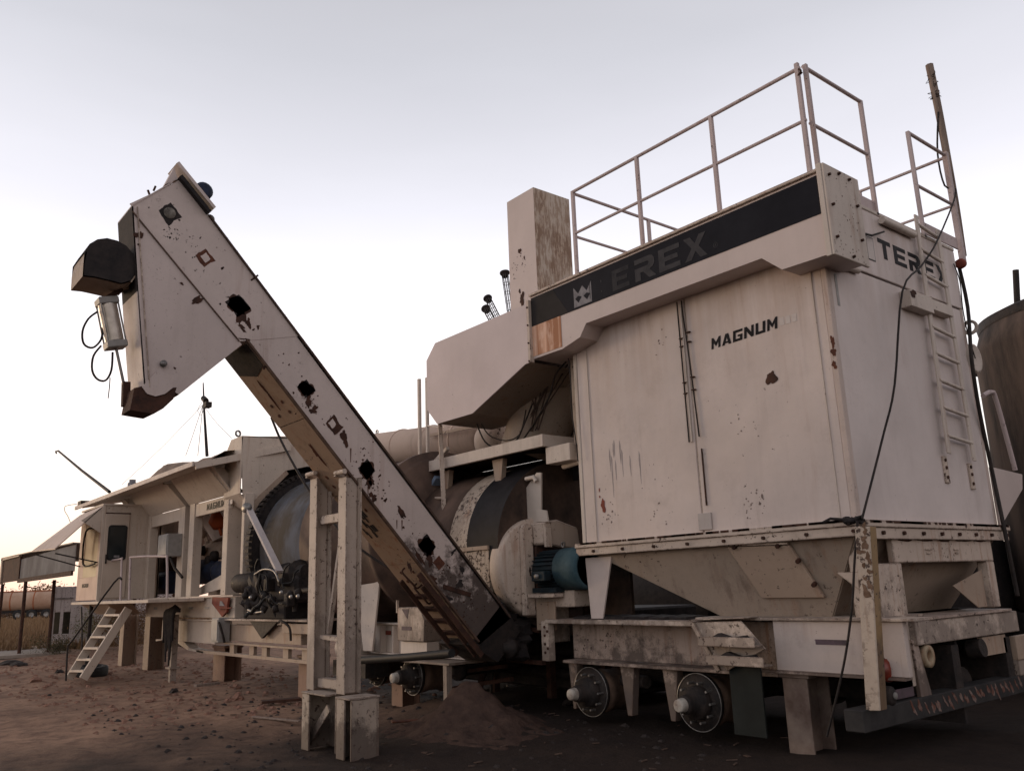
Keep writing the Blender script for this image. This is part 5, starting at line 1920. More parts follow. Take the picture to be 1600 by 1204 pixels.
# round pipe running left behind the conveyor
PIPE = paint('paint_pipe', (0.562, 0.428, 0.346), .35, .3, .25, seed=170)
rp = thing('round_duct', 'long round cream duct running left behind the conveyor', 'duct', (-12, 8.2, 4.1))
p0, p1 = at(590, 703, Y=8.4), at(762, 685, Y=8.4)
dpv = (p1 - p0).normalized()
mb = MB(); mb.lathe(p0 - dpv * 5, dpv, [(0, 0), (0, .33), ((p1 - p0).length + 5, .33), ((p1 - p0).length + 5, 0)], 40)
pp = mb.build('pipe_wall', PIPE, rp)
for s in (.98, 2.0, 2.9):
    mb = MB(); mb.lathe(p0 + dpv * s, dpv, [(0, .33), (0, .35), (.03, .35), (.03, .33)], 40)
    mb.build('band', PIPE, pp)
mb = MB(); mb.lathe(at(590, 679, Y=8.4) + V((-.02, -.0, .06)), (0, 1, 0), [(-.012, .045), (.012, .045), (.012, .03), (-.012, .03), (-.012, .045)], 14)
mb.build('lifting_eye', STEEL, rp)
mb = MB(); mb.bar(at(672, 680, Y=8.0), at(745, 665, Y=8.0), .03, .05)
mb.build('angle_bar', TAN, rp)
mb = MB(); mb.lathe(at(765, 690, Y=8.3), dpv, [(-.02, .3), (.1, .36), (.2, .36), (.5, .3), (.5, 0)], 24)
mb.build('collar', WORN, rp)

# gallery under the duct
gl = thing('service_gallery', 'narrow cream steel gallery with side ladder above the mixing drum', 'gallery', (-9.7, 7.6, 3.4))
pL, pR, pK = at(652, 737, Y=7.2), at(850, 683, Y=7.2), at(905, 688, X=at(850, 683, Y=7.2).x)
mb = MB(); mb.bar((pL.x, 7.2, 3.43), (pR.x, 7.2, 3.43), .06, .16)
mb.build('edge_beam', PAINT, gl, bevel=.004)
mb = MB(); mb.bar((pR.x - .03, 7.23, 3.43), (pR.x - .03, 8.2, 3.43), .06, .155)
mb.build('edge_beam', PAINT, gl, bevel=.004)
mb = MB(); mb.box(pL.x, pR.x - .06, 7.24, 8.2, 3.40, 3.42)
mb.build('floor_plate', OILY, gl)
mb = MB(); mb.box(pR.x - .04, pR.x + .42, 7.25, 7.45, 3.12, 3.34)
mb.build('bracket_box', PAINT, gl, bevel=.006)
for px, top in ((655, 592), (667, 590)):
    a = at(px, top, Y=7.2 if px < 660 else 7.6)
    mb = MB(); mb.bar((a.x, a.y, 2.7 if px < 660 else 3.4), (a.x, a.y, a.z), .045, .045, up=(1, 0, 0))
    mb.build('rail_post', PAINT, gl)
lg = part_empty('ladder', gl)
a, b_ = at(687, 655, Y=7.15), at(697, 860, Y=7.0)
mb = MB(); mb.bar(a, b_, .06, .05)
mb.build('ladder_stile', WORN, lg)
a2, b2 = at(655, 740, Y=7.35), at(668, 860, Y=7.3)
mb = MB(); mb.bar(a2, b2, .05, .04)
mb.build('ladder_stile', PAINT, lg)
for f in (.3, .68):
    mb = MB(); mb.tube([a2.lerp(b2, f + .02), V(a.lerp(b_, .45 + f * .55))], .018, 8)
    mb.build('ladder_rung', WORN, lg)
mb = MB(); mb.bar(at(660, 742, Y=7.4), at(700, 700, Y=7.2), .05, .05); mb.tube([at(668, 665, Y=7.6), at(690, 668, Y=7.4)], .015, 6)
mb.build('angle_bar', PAINT, gl)
for xx in (-10.6, -9.3):
    mb = MB(); mb.prism([(xx - .12, 7.3, 3.34), (xx + .12, 7.3, 3.34), (xx + .04, 7.3, 2.9), (xx - .04, 7.3, 2.9)], (0, .08, 0))
    mb.build('bracket', TAN, gl)
# hanging loops of cable under the elbow
mb = MB(); mb.tube([at(745, 662, Y=7.3), at(758, 690, Y=7.3), at(780, 700, Y=7.4), at(805, 690, Y=7.4), at(820, 660, Y=7.5), at(832, 630, Y=7.5)], .012, 6)
mb.tube([at(752, 662, Y=7.35), at(765, 680, Y=7.35), at(790, 688, Y=7.4), at(812, 678, Y=7.5), at(822, 640, Y=7.5)], .009, 6)
tag(mb.build('cable_loop', OILY), 'black cable loops hanging under the duct elbow', 'cable')
mb = MB(); mb.tube([at(885, 565, Y=7.35), at(868, 585, Y=7.35), at(858, 620, Y=7.4), at(835, 660, Y=7.45), at(815, 690, Y=7.45), at(800, 712, Y=7.4)], .012, 6)
tag(mb.build('black_cable', OILY), 'black cable dropping diagonally from the housing corner to the gallery', 'cable')
mb = MB(); mb.tube([at(888, 560, Y=7.15), at(892, 600, Y=7.15), at(893, 640, Y=7.15), at(900, 690, Y=7.15), at(903, 720, Y=7.15)], .008, 6)
tag(mb.build('thin_wire', OILY), 'thin wire hanging down the left edge of the dust collector', 'wire')
# scorched back panel beside the collector
bp_ = thing('transfer_housing', 'grimy cream housing between the gallery and the left wall of the dust collector', 'housing', (-8.1, 7.9, 3))
mb = MB(); mb.box(-7.72, -7.62, 7.3, 8.0, 3.3, 4.6)
mb.build('upright_panel', HOPP, bp_, bevel=.005)
mb = MB(); mb.box(-8.4, -7.62, 8.05, 8.1, 1.2, 3.3)
mb.build('scorched_panel', plain('scorched', (.16, .10, .07), .85, (.035, .028, .026), 1.8, bump=.3), bp_)
mb = MB(); mb.box(-9.6, -7.62, 8.35, 8.4, 3.45, 4.9)
mb.build('rear_panel', TAN, bp_)
mb = MB()
rnd = random.Random(9)
for i in range(8):
    x = -8.6 + i * .12
    mb.bar((x, 8.34, 4.5), (x - .5, 8.34, 3.7), .04, .01)
for i in range(6):
    x = -9.0 + i * .12
    mb.bar((x, 8.33, 4.5), (x + .5, 8.33, 3.7), .04, .01)
mb.build('soot_streaks', plain('scorch3', (.10, .07, .055), .85, (.045, .034, .03), 6), bp_, kind='stuff')
mb = MB(); mb.box(-8.2, -7.95, 7.9, 8.0, 2.2, 2.7); mb.box(-8.0, -7.75, 7.7, 7.9, 2.0, 2.35)
mb.build('loose_block', TAN, bp_, bevel=.008)
mb = MB(); mb.tube([(-8.15, 7.5, 3.1), (-7.6, 7.4, 3.12)], .04, 8)
mb.build('cross_pipe', PAINT, bp_)

# ================================================================= rotary drum
DZ, DY = 2.42, 7.5
dr = thing('rotary_drum', 'huge grey-blue steel rotary drum with black toothed girth gear', 'drum', (-12, DY, 1.2))
mb = MB(); mb.lathe((-15.0, DY, DZ), (1, 0, 0), [(0, 0), (0, 1.2), (.12, 1.30), (1.75, 1.29), (1.76, 1.29)], 96)
mb.build('shell', SHELL, dr)
mb = MB(); mb.lathe((-13.24, DY, DZ), (1, 0, 0), [(0, 1.28), (.0, 1.31), (.9, 1.31), (.9, 1.25), (1.9, 1.22)], 96)
mb.build('shell_band', SHELLB, dr)
mb = MB(); mb.lathe((-11.34, DY, DZ), (1, 0, 0), [(0, 1.22), (.25, 1.2), (.25, 1.28), (.38, 1.28), (.38, 1.18), (.5, 1.16), (.5, 0)], 96)
mb.build('shell', SHELLB, dr)
mb = MB()
RG = 1.48
mb.lathe((-15.12, DY, DZ), (1, 0, 0), [(0, 1.18), (0, RG - .07), (.14, RG - .07), (.14, 1.24), (.3, 1.24)], 96, flat=True)
gr = mb.build('girth_gear', SOOT, dr)
mb = MB()
mb.lathe((-14.98, DY, DZ), (1, 0, 0), [(-.14, RG - .07), (-.14, RG), (.03, RG), (.03, RG - .07), (-.14, RG - .07)], 3, a0=0, a1=.045, flat=True, ref=(0, 0, 1))
for k in range(1, 84):
    a = 2 * math.pi * k / 84
    R_ = Matrix.Rotation(a, 3, 'X')
    base_v = mb.v[:20] if k == 1 else base_v
    c0_ = V((-14.98, DY, DZ))
    nvtx = 20
    if k == 1:
        base_f = list(mb.f)
    mb.add([c0_ + R_ @ (p - c0_) for p in base_v], base_f)
gt_ = mb.build('gear_tooth', OILY, gr, kind='stuff')
# mixer shroud at the right end of the drum: cream with a broad black band
mb = MB(); mb.lathe((-9.85, 8.0, 2.1), (1, 0, 0), [(0, 1.0), (0, 1.17), (.42, 1.17)], 64, a0=0, a1=math.pi * 2)
cone = MB(); cone.lathe((-11.1, 7.95, 2.15), (1, .04, -.04), [(0, 0), (0, 1.16), (1.3, 1.13), (1.3, 0)], 64)
sh_ = thing('mixer_shroud', 'rounded flaking cream shroud with broad black tar band over the mixing drum', 'shroud', (-9.6, 7.7, 1.4))
mb.build('shroud_rim', BARK, sh_)
cone.build('inlet_shell', SHELLB, sh_)
mb = MB(); mb.lathe((-9.43, 8.0, 2.1), (1, 0, 0), [(0, 1.172), (.68, 1.17)], 64)
mb.build('black_tar_band', BLACKP2, sh_)
mb = MB(); mb.lathe((-8.75, 8.0, 2.1), (1, 0, 0), [(0, 1.17), (0, 0)], 64)
mb.build('end_disc', plain('scorched2', (.10, .065, .05), .85, (.02, .017, .016), 2.2, bump=.3), sh_)
mb = MB(); mb.box(-9.86, -8.95, 6.83, 6.89, 1.3, 2.08)
mb.build('lower_sheet', BARK, sh_)
mb = MB(); mb.box(-9.9, -8.93, 6.80, 6.86, 2.08, 2.13)
mb.build('ledge', TAN, sh_)
# cream shield between shroud and fan
sp = [at(px, py, Y=7.3) for px, py in ((842, 735), (842, 820), (800, 812), (803, 792), (812, 783), (825, 740))]
mb = MB(); mb.prism([at(px, py, Y=7.35) for px, py in ((845, 738), (845, 835), (806, 835), (803, 790), (838, 738))], (0, .03, 0))
mb.build('shield_plate', PAINT, sh_, bevel=.004)
mb = MB(); mb.prism([at(px, py, Y=7.3) for px, py in ((838, 795), (853, 797), (856, 815), (838, 815))], (0, .03, 0))
mb.build('lug_plate', PAINT, sh_, bevel=.004)
mb = MB(); mb.tube([at(822, 748, Y=7.3), at(834, 745, Y=7.3), at(838, 752, Y=7.3)], .03, 8)
mb.build('pipe_hook', PAINT, sh_)

# blower fan: round housing in an X plane
FXC, FYC, FZC, FR = -8.72, 7.42, 1.83, .64
bf = thing('blower_fan', 'round flaking cream blower casing with flat side plate', 'blower', (FXC, FYC, 1.2))
mb = MB(); mb.lathe((FXC - .2, FYC, FZC), (1, 0, 0), [(0, 0), (0, FR - .04), (.05, FR), (.26, FR), (.28, FR - .02), (.28, 0)], 64)
mb.build('fan_casing', WORN, bf)
ya, yb_ = at(819, 885, X=FXC + .17).y, at(834, 885, X=FXC + .17).y
mb = MB(); mb.prism([(FXC + .085, ya, FZC - .60), (FXC + .085, ya, FZC + .50), (FXC + .085, ya + .04, FZC + .56), (FXC + .085, yb_ - .03, FZC + .55), (FXC + .085, yb_, FZC + .5), (FXC + .085, yb_, FZC - .60)], (.10, 0, 0))
mb.build('side_plate', WORN, bf, bevel=.012)
mb = MB(); mb.prism([(FXC + .085, yb_ + .01, FZC + .28), (FXC + .085, yb_ + .01, FZC + .56), (FXC + .085, yb_ + .25, FZC + .60), (FXC + .085, yb_ + .62, FZC + .50), (FXC + .085, yb_ + .66, FZC + .2)], (.30, 0, 0))
mb.build('volute_body', WORN, bf, bevel=.02)
mb = MB(); mb.box(FXC + .07, FXC + .2, yb_ + .02, yb_ + .7, FZC - .55, FZC + .27)
mb.build('bearing_frame', RUSTD, bf, bevel=.01)
mb = MB(); mb.box(FXC + .39, FXC + .44, yb_ + .0, yb_ + .1, FZC + .24, FZC + .50)
mb.build('cover_strip', WORN, bf, bevel=.006)
mb = MB(); blob(mb, (FXC + .186, (ya + yb_) / 2, FZC - .05), (0, 1, 0), (0, 0, 1), .015, .05, 5, .5, 14, ns)
mb.build('burnt_blotch', RUSTD, bf)
mb = MB(); mb.box(FXC - .1, FXC + .9, FYC - .15, FYC + .35, FZC - .5, FZC - .30)
mb.build('motor_bed', WORN, bf, bevel=.006)
mb = MB(); mb.box(FXC + .2, FXC + .55, FYC - .18, FYC - .15, 1.05, 1.4)
mb.build('pedestal_plate', TAN, bf, bevel=.004)
mb = MB(); mb.box(FXC + .2, FXC + .4, FYC - .1, FYC + .2, .9, 1.33)
mb.build('pedestal', WORN, bf, bevel=.004)
mb = MB()
for y in (0, .03):
    mb.tube([(FXC + .2, FYC - .0 + y, FZC + .6), (FXC + .25, FYC - .02 + y, FZC + .4), (FXC + .38, FYC - .05 + y, FZC + .28)], .01, 6)
tag(mb.build('black_cable', OILY), 'two thin black cables looping from the fan top to the blue motor', 'cable')

em_ = thing('electric_motor', 'blue finned electric motor with dark open cowl beside the fan', 'motor', (-7.95, 7.35, 1.5))
MY, MZ = 7.33, 1.79
mb = MB(); mb.lathe((-8.48, MY, MZ), (1, 0, 0), [(0, 0), (0, .17), (.06, .21), (.5, .21), (.5, 0)], 36)
bo = mb.build('motor_body', BLUED, em_)
mb = MB()
for i in range(26):
    a = 2 * math.pi * i / 26
    d = V((0, math.cos(a), math.sin(a)))
    mb.bar(V((-8.42, MY, MZ)) + d * .22, V((-7.98, MY, MZ)) + d * .22, .007, .05, up=d)
fin = mb.build('cooling_fins', BLUED, bo, kind='stuff')
mb = MB(); mb.lathe((-8.0, MY, MZ), (1, 0, 0), [(0, .20), (.0, .255), (.40, .265), (.43, .25), (.43, .225), (.3, .21), (.3, 0)], 40)
mb.build('fan_cowl', BLUE, em_)
mb = MB(); mb.lathe((-7.72, MY, MZ), (1, 0, 0), [(0.02, 0), (.02, .215), (.14, .235)], 32)
mb.build('cowl_grille', SOOT, em_)
mb = MB(); mb.box(-8.3, -8.05, MY - .34, MY - .22, MZ - .14, MZ - .02)
mb.build('terminal_box', BLUED, em_, bevel=.01)
mb = MB(); mb.lathe((-8.18, MY - .34, MZ - .08), (0, -1, 0), [(0, .03), (.03, .03), (.03, 0)], 14)
mb.build('cable_gland', STEEL, em_)
mb = MB(); mb.box(-8.45, -8.0, MY - .2, MY + .2, MZ - .28, MZ - .22)
mb.build('motor_foot', BLUED, em_)
mb = MB(); mb.lathe((-8.05, MY, MZ + .30), (0, 1, 0), [(-.01, .035), (.01, .035), (.01, .02), (-.01, .02), (-.01, .035)], 12)
mb.build('lifting_eye', STEEL, em_)
mb = MB(); mb.box(-8.5, -8.0, MY - .24, MY - .08, MZ - .34, MZ - .29)
mb.build('bed_rail', WORN, em_, bevel=.004)

# ================================================================= drum trailer (long chassis to the left)
dt = thing('plant_trailer', 'long low cream trailer chassis carrying the drum and the hopper frame', 'trailer', (-14, 6.6, .9))
mb = MB(); mb.hbeam((-12.4, 6.8, .92), (-9.0, 6.8, .92), .22, .44)
mb.build('main_beam', PAINT, dt, bevel=.004)
for i in range(9):
    x = -12.2 + i * .36
    mb = MB(); mb.prism([(x, 6.69, 1.10), (x, 6.79, 1.10), (x, 6.79, .72), (x, 6.69, .72)], (.014, 0, 0))
    mb.build('web_rib', PAINT, dt)
for px in (573, 608):
    c = at(px, 988, Y=6.78)
    mb = MB(); mb.box(c.x - .09, c.x + .06, 6.772, 6.776, c.z - .03, c.z + .03)
    mb.build('reflector', REDOX, dt)
# white tool box with bent lid
bx0, bx1 = at(626, 995, Y=6.45).x, at(668, 995, Y=6.45).x
mb = MB(); mb.prism([(bx0, 6.4, .93), (bx1 - .02, 6.4, .93), (bx1, 6.4, 1.2), (bx1 - .06, 6.4, 1.30), (bx1 - .15, 6.4, 1.37), (bx0, 6.4, 1.37)], (0, .3, 0))
tb = mb.build('tool_box', WORN, dt, bevel=.006)
mb = MB(); mb.prism([(bx0 + .12, 6.398, 1.35), (bx0 + .3, 6.398, 1.35), (bx0 + .26, 6.398, 1.22)], (0, -.003, 0))
mb.build('dent_shadow', FURN, tb)
mb = MB(); mb.box(bx0 + .12, bx0 + .36, 6.394, 6.399, 1.07, 1.12)
mb.build('reflector', FURN, tb)
mb = MB(); mb.box(bx0 + .0, bx1 - .02, 6.45, 6.65, .72, .92)
mb.build('box_base', PAINT, dt, bevel=.004)
mb = MB(); mb.bar((bx0 - .03, 6.42, 1.3), (bx0 - .03, 6.42, 1.47), .03, .03)
mb.build('pin', WORN, dt)
mb = MB(); mb.box(-11.9, -9.2, 6.35, 6.9, .66, .69)
mb.build('axle_shelf', WORN, dt, bevel=.004)
mb = MB(); mb.box(-9.35, -9.27, 6.36, 6.44, .1, .66)
mb.build('drop_leg', WORN, dt)
drum_axle(dt, -10.45, .45, 6.32, .25, ln=.4)
drum_axle(dt, -11.9, .45, 6.6, .25, ln=.4)
mb = MB(); mb.lathe((-12.0, 6.5, .78), (1, 0, -.0), [(-.25, 0), (-.25, .15), (-.2, .18), (.2, .18), (.25, .15), (.25, 0)], 24)
mt = mb.build('vibrator_motor', PAINT, dt)
mb = MB(); mb.box(-12.4, -11.4, 6.4, 6.8, .38, .60)
mb.build('battery_box', OILY, dt)
mb = MB(); mb.box(-12.45, -11.35, 6.36, 6.39, .3, .64); mb.v = [V((v.x, v.y, v.z)) for v in mb.v]
mb.build('box_frame', TAN, dt) if False else None
# white tapered support behind the stand
ta, tb2 = at(548, 815, Y=6.5), at(604, 828, Y=6.5)
mb = MB(); mb.prism([(ta.x, 6.5, 2.55), (tb2.x - .03, 6.5, 2.55), (tb2.x - .42, 6.5, .75), (tb2.x - .68, 6.5, .75)], (0, .03, 0))
mb.build('tapered_support', PAINT, dt, bevel=.004)
mb = MB(); mb.box(ta.x - .02, tb2.x, 6.44, 6.7, 2.55, 2.60)
mb.build('support_cap', WORN, dt, bevel=.004)
mb = MB(); mb.bar(at(700, 870, Y=6.8), at(745, 950, Y=6.8), .1, .05); mb.bar(at(590, 885, Y=6.9), at(690, 945, Y=6.9), .12, .05)
mb.build('chute_edge', TAN, dt)
# left half of the long beam
mb = MB(); mb.box(-20.9, -15.55, 6.05, 6.35, 1.22, 1.60)
lb = mb.build('long_beam', YARD, dt, bevel=.006)
mb = MB(); mb.box(-20.9, -15.55, 6.0, 6.4, 1.601, 1.63)
mb.build('top_flange', YARD, dt)
mb = MB(); mb.box(-19.75, -16.55, 6.08, 6.4, .74, 1.16)
mb.build('lower_box', YARD, dt, bevel=.006)
mb = MB(); mb.box(-19.4, -15.9, 6.02, 6.07, 1.165, 1.185)
mb.build('box_flange', YARD, dt)
mb = MB(); mb.prism([(-20.2, 6.1, .74), (-19.75, 6.1, .74), (-19.2, 6.1, .85), (-18.6, 6.1, .82), (-18.0, 6.1, .62), (-17.2, 6.1, .58), (-17.2, 6.1, .55), (-18.1, 6.1, .58), (-19.2, 6.1, .78), (-20.2, 6.1, .70)], (0, .2, 0))
mb.build('skid_plate', YARD, dt)
mb = MB()
for x in (-19.3, -19.0):
    mb.box(x, x + .12, 6.03, 6.07, 1.0, 1.15)
mb.build('slot', RUSTD, dt)
for x in (-20.3, -18.0, -17.1):
    mb = MB(); mb.box(x, x + .25, 6.044, 6.049, 1.38, 1.43)
    mb.build('small_plate', GREYBOX, lb)
# red hook plate
pts = [at(px, py, Y=6.0) for px, py in ((335, 932), (360, 933), (358, 945), (357, 955), (350, 963), (342, 952), (334, 942))]
mb = MB(); mb.prism(pts, (0, -.04, 0))
rh = mb.build('red_hook_plate', REDOX, dt)
mb = MB(); mb.prism([at(px, py, Y=5.955) for px, py in ((344, 938), (347, 939), (351, 946), (343, 946))], (0, -.004, 0))
mb.build('pale_mark', PALE, rh)
mb = MB(); mb.bar(at(342, 950, Y=5.94), at(362, 949, Y=5.94), .03, .02)
mb.build('pin', REDOX, rh)
# right half under the black pump: shelf, side with slots
mb = MB(); mb.box(-16.0, -12.4, 5.95, 6.5, 1.18, 1.215)
mb.build('pump_shelf', WORN, dt, bevel=.004)
mb = MB(); mb.box(-15.9, -12.9, 6.1, 6.3, .82, 1.10)
mb.build('lower_box', TAN, dt, bevel=.006)
mb = MB(); mb.box(-16.0, -12.5, 6.05, 6.12, .76, .79)
mb.build('slot_rail', TAN, dt)
mb = MB(); mb.box(-17.6, -12.2, 6.1, 6.2, .55, .60)
mb.build('slot_rail', TAN, dt)
for x in (-15.9, -15.0, -14.45, -13.6, -12.9):
    mb = MB(); mb.box(x, x + .2, 6.12, 6.18, .60, .76)
    mb.build('slot_post', TAN, dt)
mb = MB(); mb.box(-13.4, -12.3, 6.0, 6.1, 1.0, 1.15)
mb.build('channel', TAN, dt, bevel=.004)
mb = MB(); mb.box(-17, -9.2, 7.6, 8.4, .8, 1.1)
mb.build('inner_beam', OILY, dt)
mb = MB(); mb.prism([(-14.7, 6.0, 1.17), (-13.6, 6.0, 1.17), (-13.9, 6.0, 1.03), (-14.2, 6.0, .9)], (0, .05, 0))
mb.build('oil_pan', OILY, dt)
mb = MB(); mb.tube([(-15.9, 5.9, 1.1), (-15.75, 5.85, 1.14), (-15.7, 5.9, .95), (-15.72, 5.95, .8)], .022, 6); mb.tube([(-13.3, 5.9, 1.17), (-13.1, 5.85, 1.2), (-12.9, 5.9, 1.1), (-12.88, 5.92, .9)], .02, 6)
mb.build('hose', OILY, dt)
# grey junction box on the chassis
eb = thing('junction_box', 'grey steel junction box fixed to the chassis below the red hook', 'electrical box', at(352, 983, Y=6.0))
a, b_ = at(344, 964, Y=6.0), at(361, 1004, Y=6.0)
mb = MB(); mb.box(a.x, b_.x - .25, 5.85, 6.07, b_.z + .01, a.z)
bo = mb.build('box_body', GREYBOX, eb, bevel=.008)
mb = MB(); mb.box(a.x + .02, b_.x - .27, 5.835, 5.85, b_.z + .04, a.z - .03)
mb.build('door', GREYBOX, eb, bevel=.004)
# hood over the gear end
HX, HY = -15.35, 5.95
hd2 = thing('drum_hood', 'boxy cream hood with chamfered corners over the gear end of the drum', 'hood', (HX, 7, 3))


def hq(px, py, X=-15.33):
    return at(px, py, X=X)


face = [hq(378, 682), hq(446, 681), V((-15.33, 8.6, 4.62)), V((-15.33, 9.1, 4.2)), V((-15.33, 9.1, 3.2)), V((-15.33, 8.6, 3.7)), V((-15.33, 8.1, 4.0)), V((-15.33, 7.3, 4.02)), hq(446, 735), hq(400, 778), hq(386, 800), hq(379, 770)]
mb = MB(); mb.prism(face, (-.02, 0, 0))
mb.build('hood_face', YARD, hd2)
lf = [hq(378, 682), hq(379, 770)]
ln_ = [at(352, 702, Y=lf[0].y), at(350, 762, Y=lf[0].y)]
fy = lf[0].y
xw = at(350, 762, Y=fy).x
mb = MB(); mb.prism([(-15.33, fy, lf[1].z), (xw, fy, lf[1].z - .02), (xw, fy, 4.28), (xw + .25, fy, lf[0].z), (-15.33, fy, lf[0].z)], (0, .02, 0))
mb.build('hood_side', YARD, hd2)
mb = MB(); mb.prism([(-15.34, fy, lf[1].z), (xw, fy, lf[1].z - .02), (xw + .1, fy + .6, 3.0), (-15.34, fy + .35, 3.0)], (0, .02, 0))
mb.build('hood_skirt', YARD, hd2)
mb = MB(); mb.prism([(-15.33, fy, lf[0].z), (xw + .25, fy, lf[0].z), (xw + .25, 8.6, lf[0].z + .1), (-15.33, 8.6, lf[0].z + .1)], (0, 0, .02))
mb.build('hood_top', YARD, hd2)
mb = MB(); mb.lathe(at(372, 677, Y=fy + .3), (1, .3, 0), [(-.015, .07), (.015, .07), (.015, .04), (-.015, .04), (-.015, .07)], 14)
mb.build('lifting_eye', STEEL, hd2)
mb = MB(); mb.prism([hq(386, 800), hq(400, 778), hq(446, 735), hq(450, 740), hq(405, 785), hq(392, 806)], (.03, 0, 0))
mb.build('arch_edge', TAN, hd2)
mb = MB(); mb.box(-15.75, -15.7, 6.5, 9.2, 2.6, 4.3)  # dark sheet added behind the gear to cover a bright sky gap
mb.build('hood_backing', SOOT, hd2)
# stay bar
mb = MB(); p, q = at(389, 795, Y=5.86), at(437, 893, Y=5.80)
mb.bar(p, q, .11, .05)
st_ = mb.build('stay_bar', paint('paint_stay', (0.469, 0.420, 0.411), .3, .3, .4, seed=2), hd2)
mb = MB(); mb.lathe(p + V((.0, -.04, .02)), (.5, -1, 0), [(-.03, 0), (-.03, .09), (.03, .09), (.03, 0)], 18)
mb.build('pivot_bolt', STEEL, st_)
mb = MB(); p, q = at(655, 800, Y=7.3), at(687, 745, Y=7.3); mb.bar(p, q, .16, .06)
tag(mb.build('blue_strap', BLUEG), 'pale blue flat bar leaning against the drum beside the gallery ladder', 'bar')

# black oily pump / gearbox
pu = thing('drive_pump', 'black oil-covered gearbox and motor with hoses on the chassis shelf', 'gearbox', (-14.2, 6.1, 1.2))
PY0 = 6.05
mb = MB(); mb.lathe(at(372, 911, Y=PY0), (1, .12, 0), [(0, 0), (0, .15), (.05, .17), (1.3, .18), (1.3, 0)], 20)
mb.build('motor_tube', OILY, pu)
def lump(c, rx, ry, rz, seed, n1=20, n2=14, amp=.35):
    c = V(c)
    vs = []
    for i in range(n2 + 1):
        ph = math.pi * i / n2
        for j in range(n1):
            th = 2 * math.pi * j / n1
            d = V((math.sin(ph) * math.cos(th), math.sin(ph) * math.sin(th), math.cos(ph)))
            q = max(abs(d.x), abs(d.y), abs(d.z))
            r = (.55 + .45 / q * .8) * (1 + amp * noise.noise(d * 2.2 + V((seed, 0, 0))) + amp * .5 * noise.noise(d * 6 + V((seed, 3, 0))))
            vs.append(c + V((d.x * rx * r, d.y * ry * r, d.z * rz * r)))
    fs = [(i * n1 + j, i * n1 + (j + 1) % n1, (i + 1) * n1 + (j + 1) % n1, (i + 1) * n1 + j) for i in range(n2) for j in range(n1)]
    return MB().add(vs, fs)


lump(at(415, 925, Y=6.1), .38, .3, .42, 3).build('gear_case', OILY, pu)
lump(at(402, 935, Y=6.0), .2, .25, .28, 9).build('end_cover', SOOT, pu)
c = at(440, 912, Y=PY0)
mb = MB(); mb.box(c.x - .3, c.x + .75, 5.95, 6.45, c.z - .3, c.z + .12)
mb.build('pump_case', SOOT, pu, bevel=.05)
mb = MB(); mb.lathe((c.x + .05, 6.1, c.z + .1), (1, .05, .1), [(0, 0), (0, .2), (.08, .24), (.14, .2), (.45, .2), (.5, .23), (.55, .14), (.7, .12), (.7, 0)], 12, flat=True)
mb.build('pump_head', OILY, pu)
for dx, dz, w_ in ((-.2, .05, .16), (.35, .12, .2), (.6, -.2, .14)):
    mb = MB(); mb.box(c.x + dx, c.x + dx + w_, 5.82, 5.96, c.z + dz - .16, c.z + dz + .05)
    mb.build('valve_block', OILY, pu, bevel=.015)
mb = MB(); mb.box(-14.9, -13.2, 5.95, 6.5, 1.216, 1.5)
mb.build('bed', SOOT, pu, bevel=.02)
mb = MB()
rnd = random.Random(14)
for i in range(10):
    c = at(rnd.uniform(405, 450), rnd.uniform(900, 945), Y=5.75)
    pts = [c]
    d = V((rnd.uniform(-1, 1), rnd.uniform(-.3, .3), rnd.uniform(-1, 1)))
    for k in range(6):
        d = (d + V((rnd.uniform(-.8, .8), rnd.uniform(-.3, .3), rnd.uniform(-.8, .8)))).normalized()
        pts.append(pts[-1] + d * .075)
    mb.tube(pts, rnd.choice((.014, .02, .028)), 6)
mb.build('hose', RUBBER, pu, kind='stuff')
mb = MB(); mb.tube([at(398, 897, Y=5.7), at(412, 889, Y=5.7), at(428, 892, Y=5.7), at(436, 908, Y=5.7)], .016, 6); mb.tube([at(388, 952, Y=5.7), at(398, 957, Y=5.7), at(410, 955, Y=5.7)], .02, 6)
mb.build('pale_hose', STEEL, pu)
mb = MB()
for i in range(12):
    c = at(rnd.uniform(385, 470), rnd.uniform(900, 955), Y=5.8)
    mb.lathe(c, (rnd.uniform(-1, 1), -1, rnd.uniform(-1, 1)), [(0, 0), (0, .06), (.08, .055), (.1, .03), (.1, 0)], 8)
mb.build('fitting', OILY, pu, kind='stuff')
mb = MB()
for i in range(5):
    c = at((392, 389, 455, 466, 440)[i], (933, 957, 932, 931, 925)[i], Y=5.72)
    mb.lathe(c, (.3, -1, 0), [(0, .035), (.02, .03), (.02, 0)], 8)
mb.build('bright_fitting', STEEL, pu, kind='stuff')
mb = MB(); mb.tube([at(461, 955, Y=6.0), at(462, 930, Y=6.0), at(470, 923, Y=6.0), at(486, 922, Y=6.0)], .045, 8)
mb.build('elbow_pipe', OILY, pu)
mb = MB(); mb.box(-13.2, -12.2, 6.35, 6.6, 1.3, 1.95)
mb.build('cover_box', RUSTD, pu, bevel=.01)

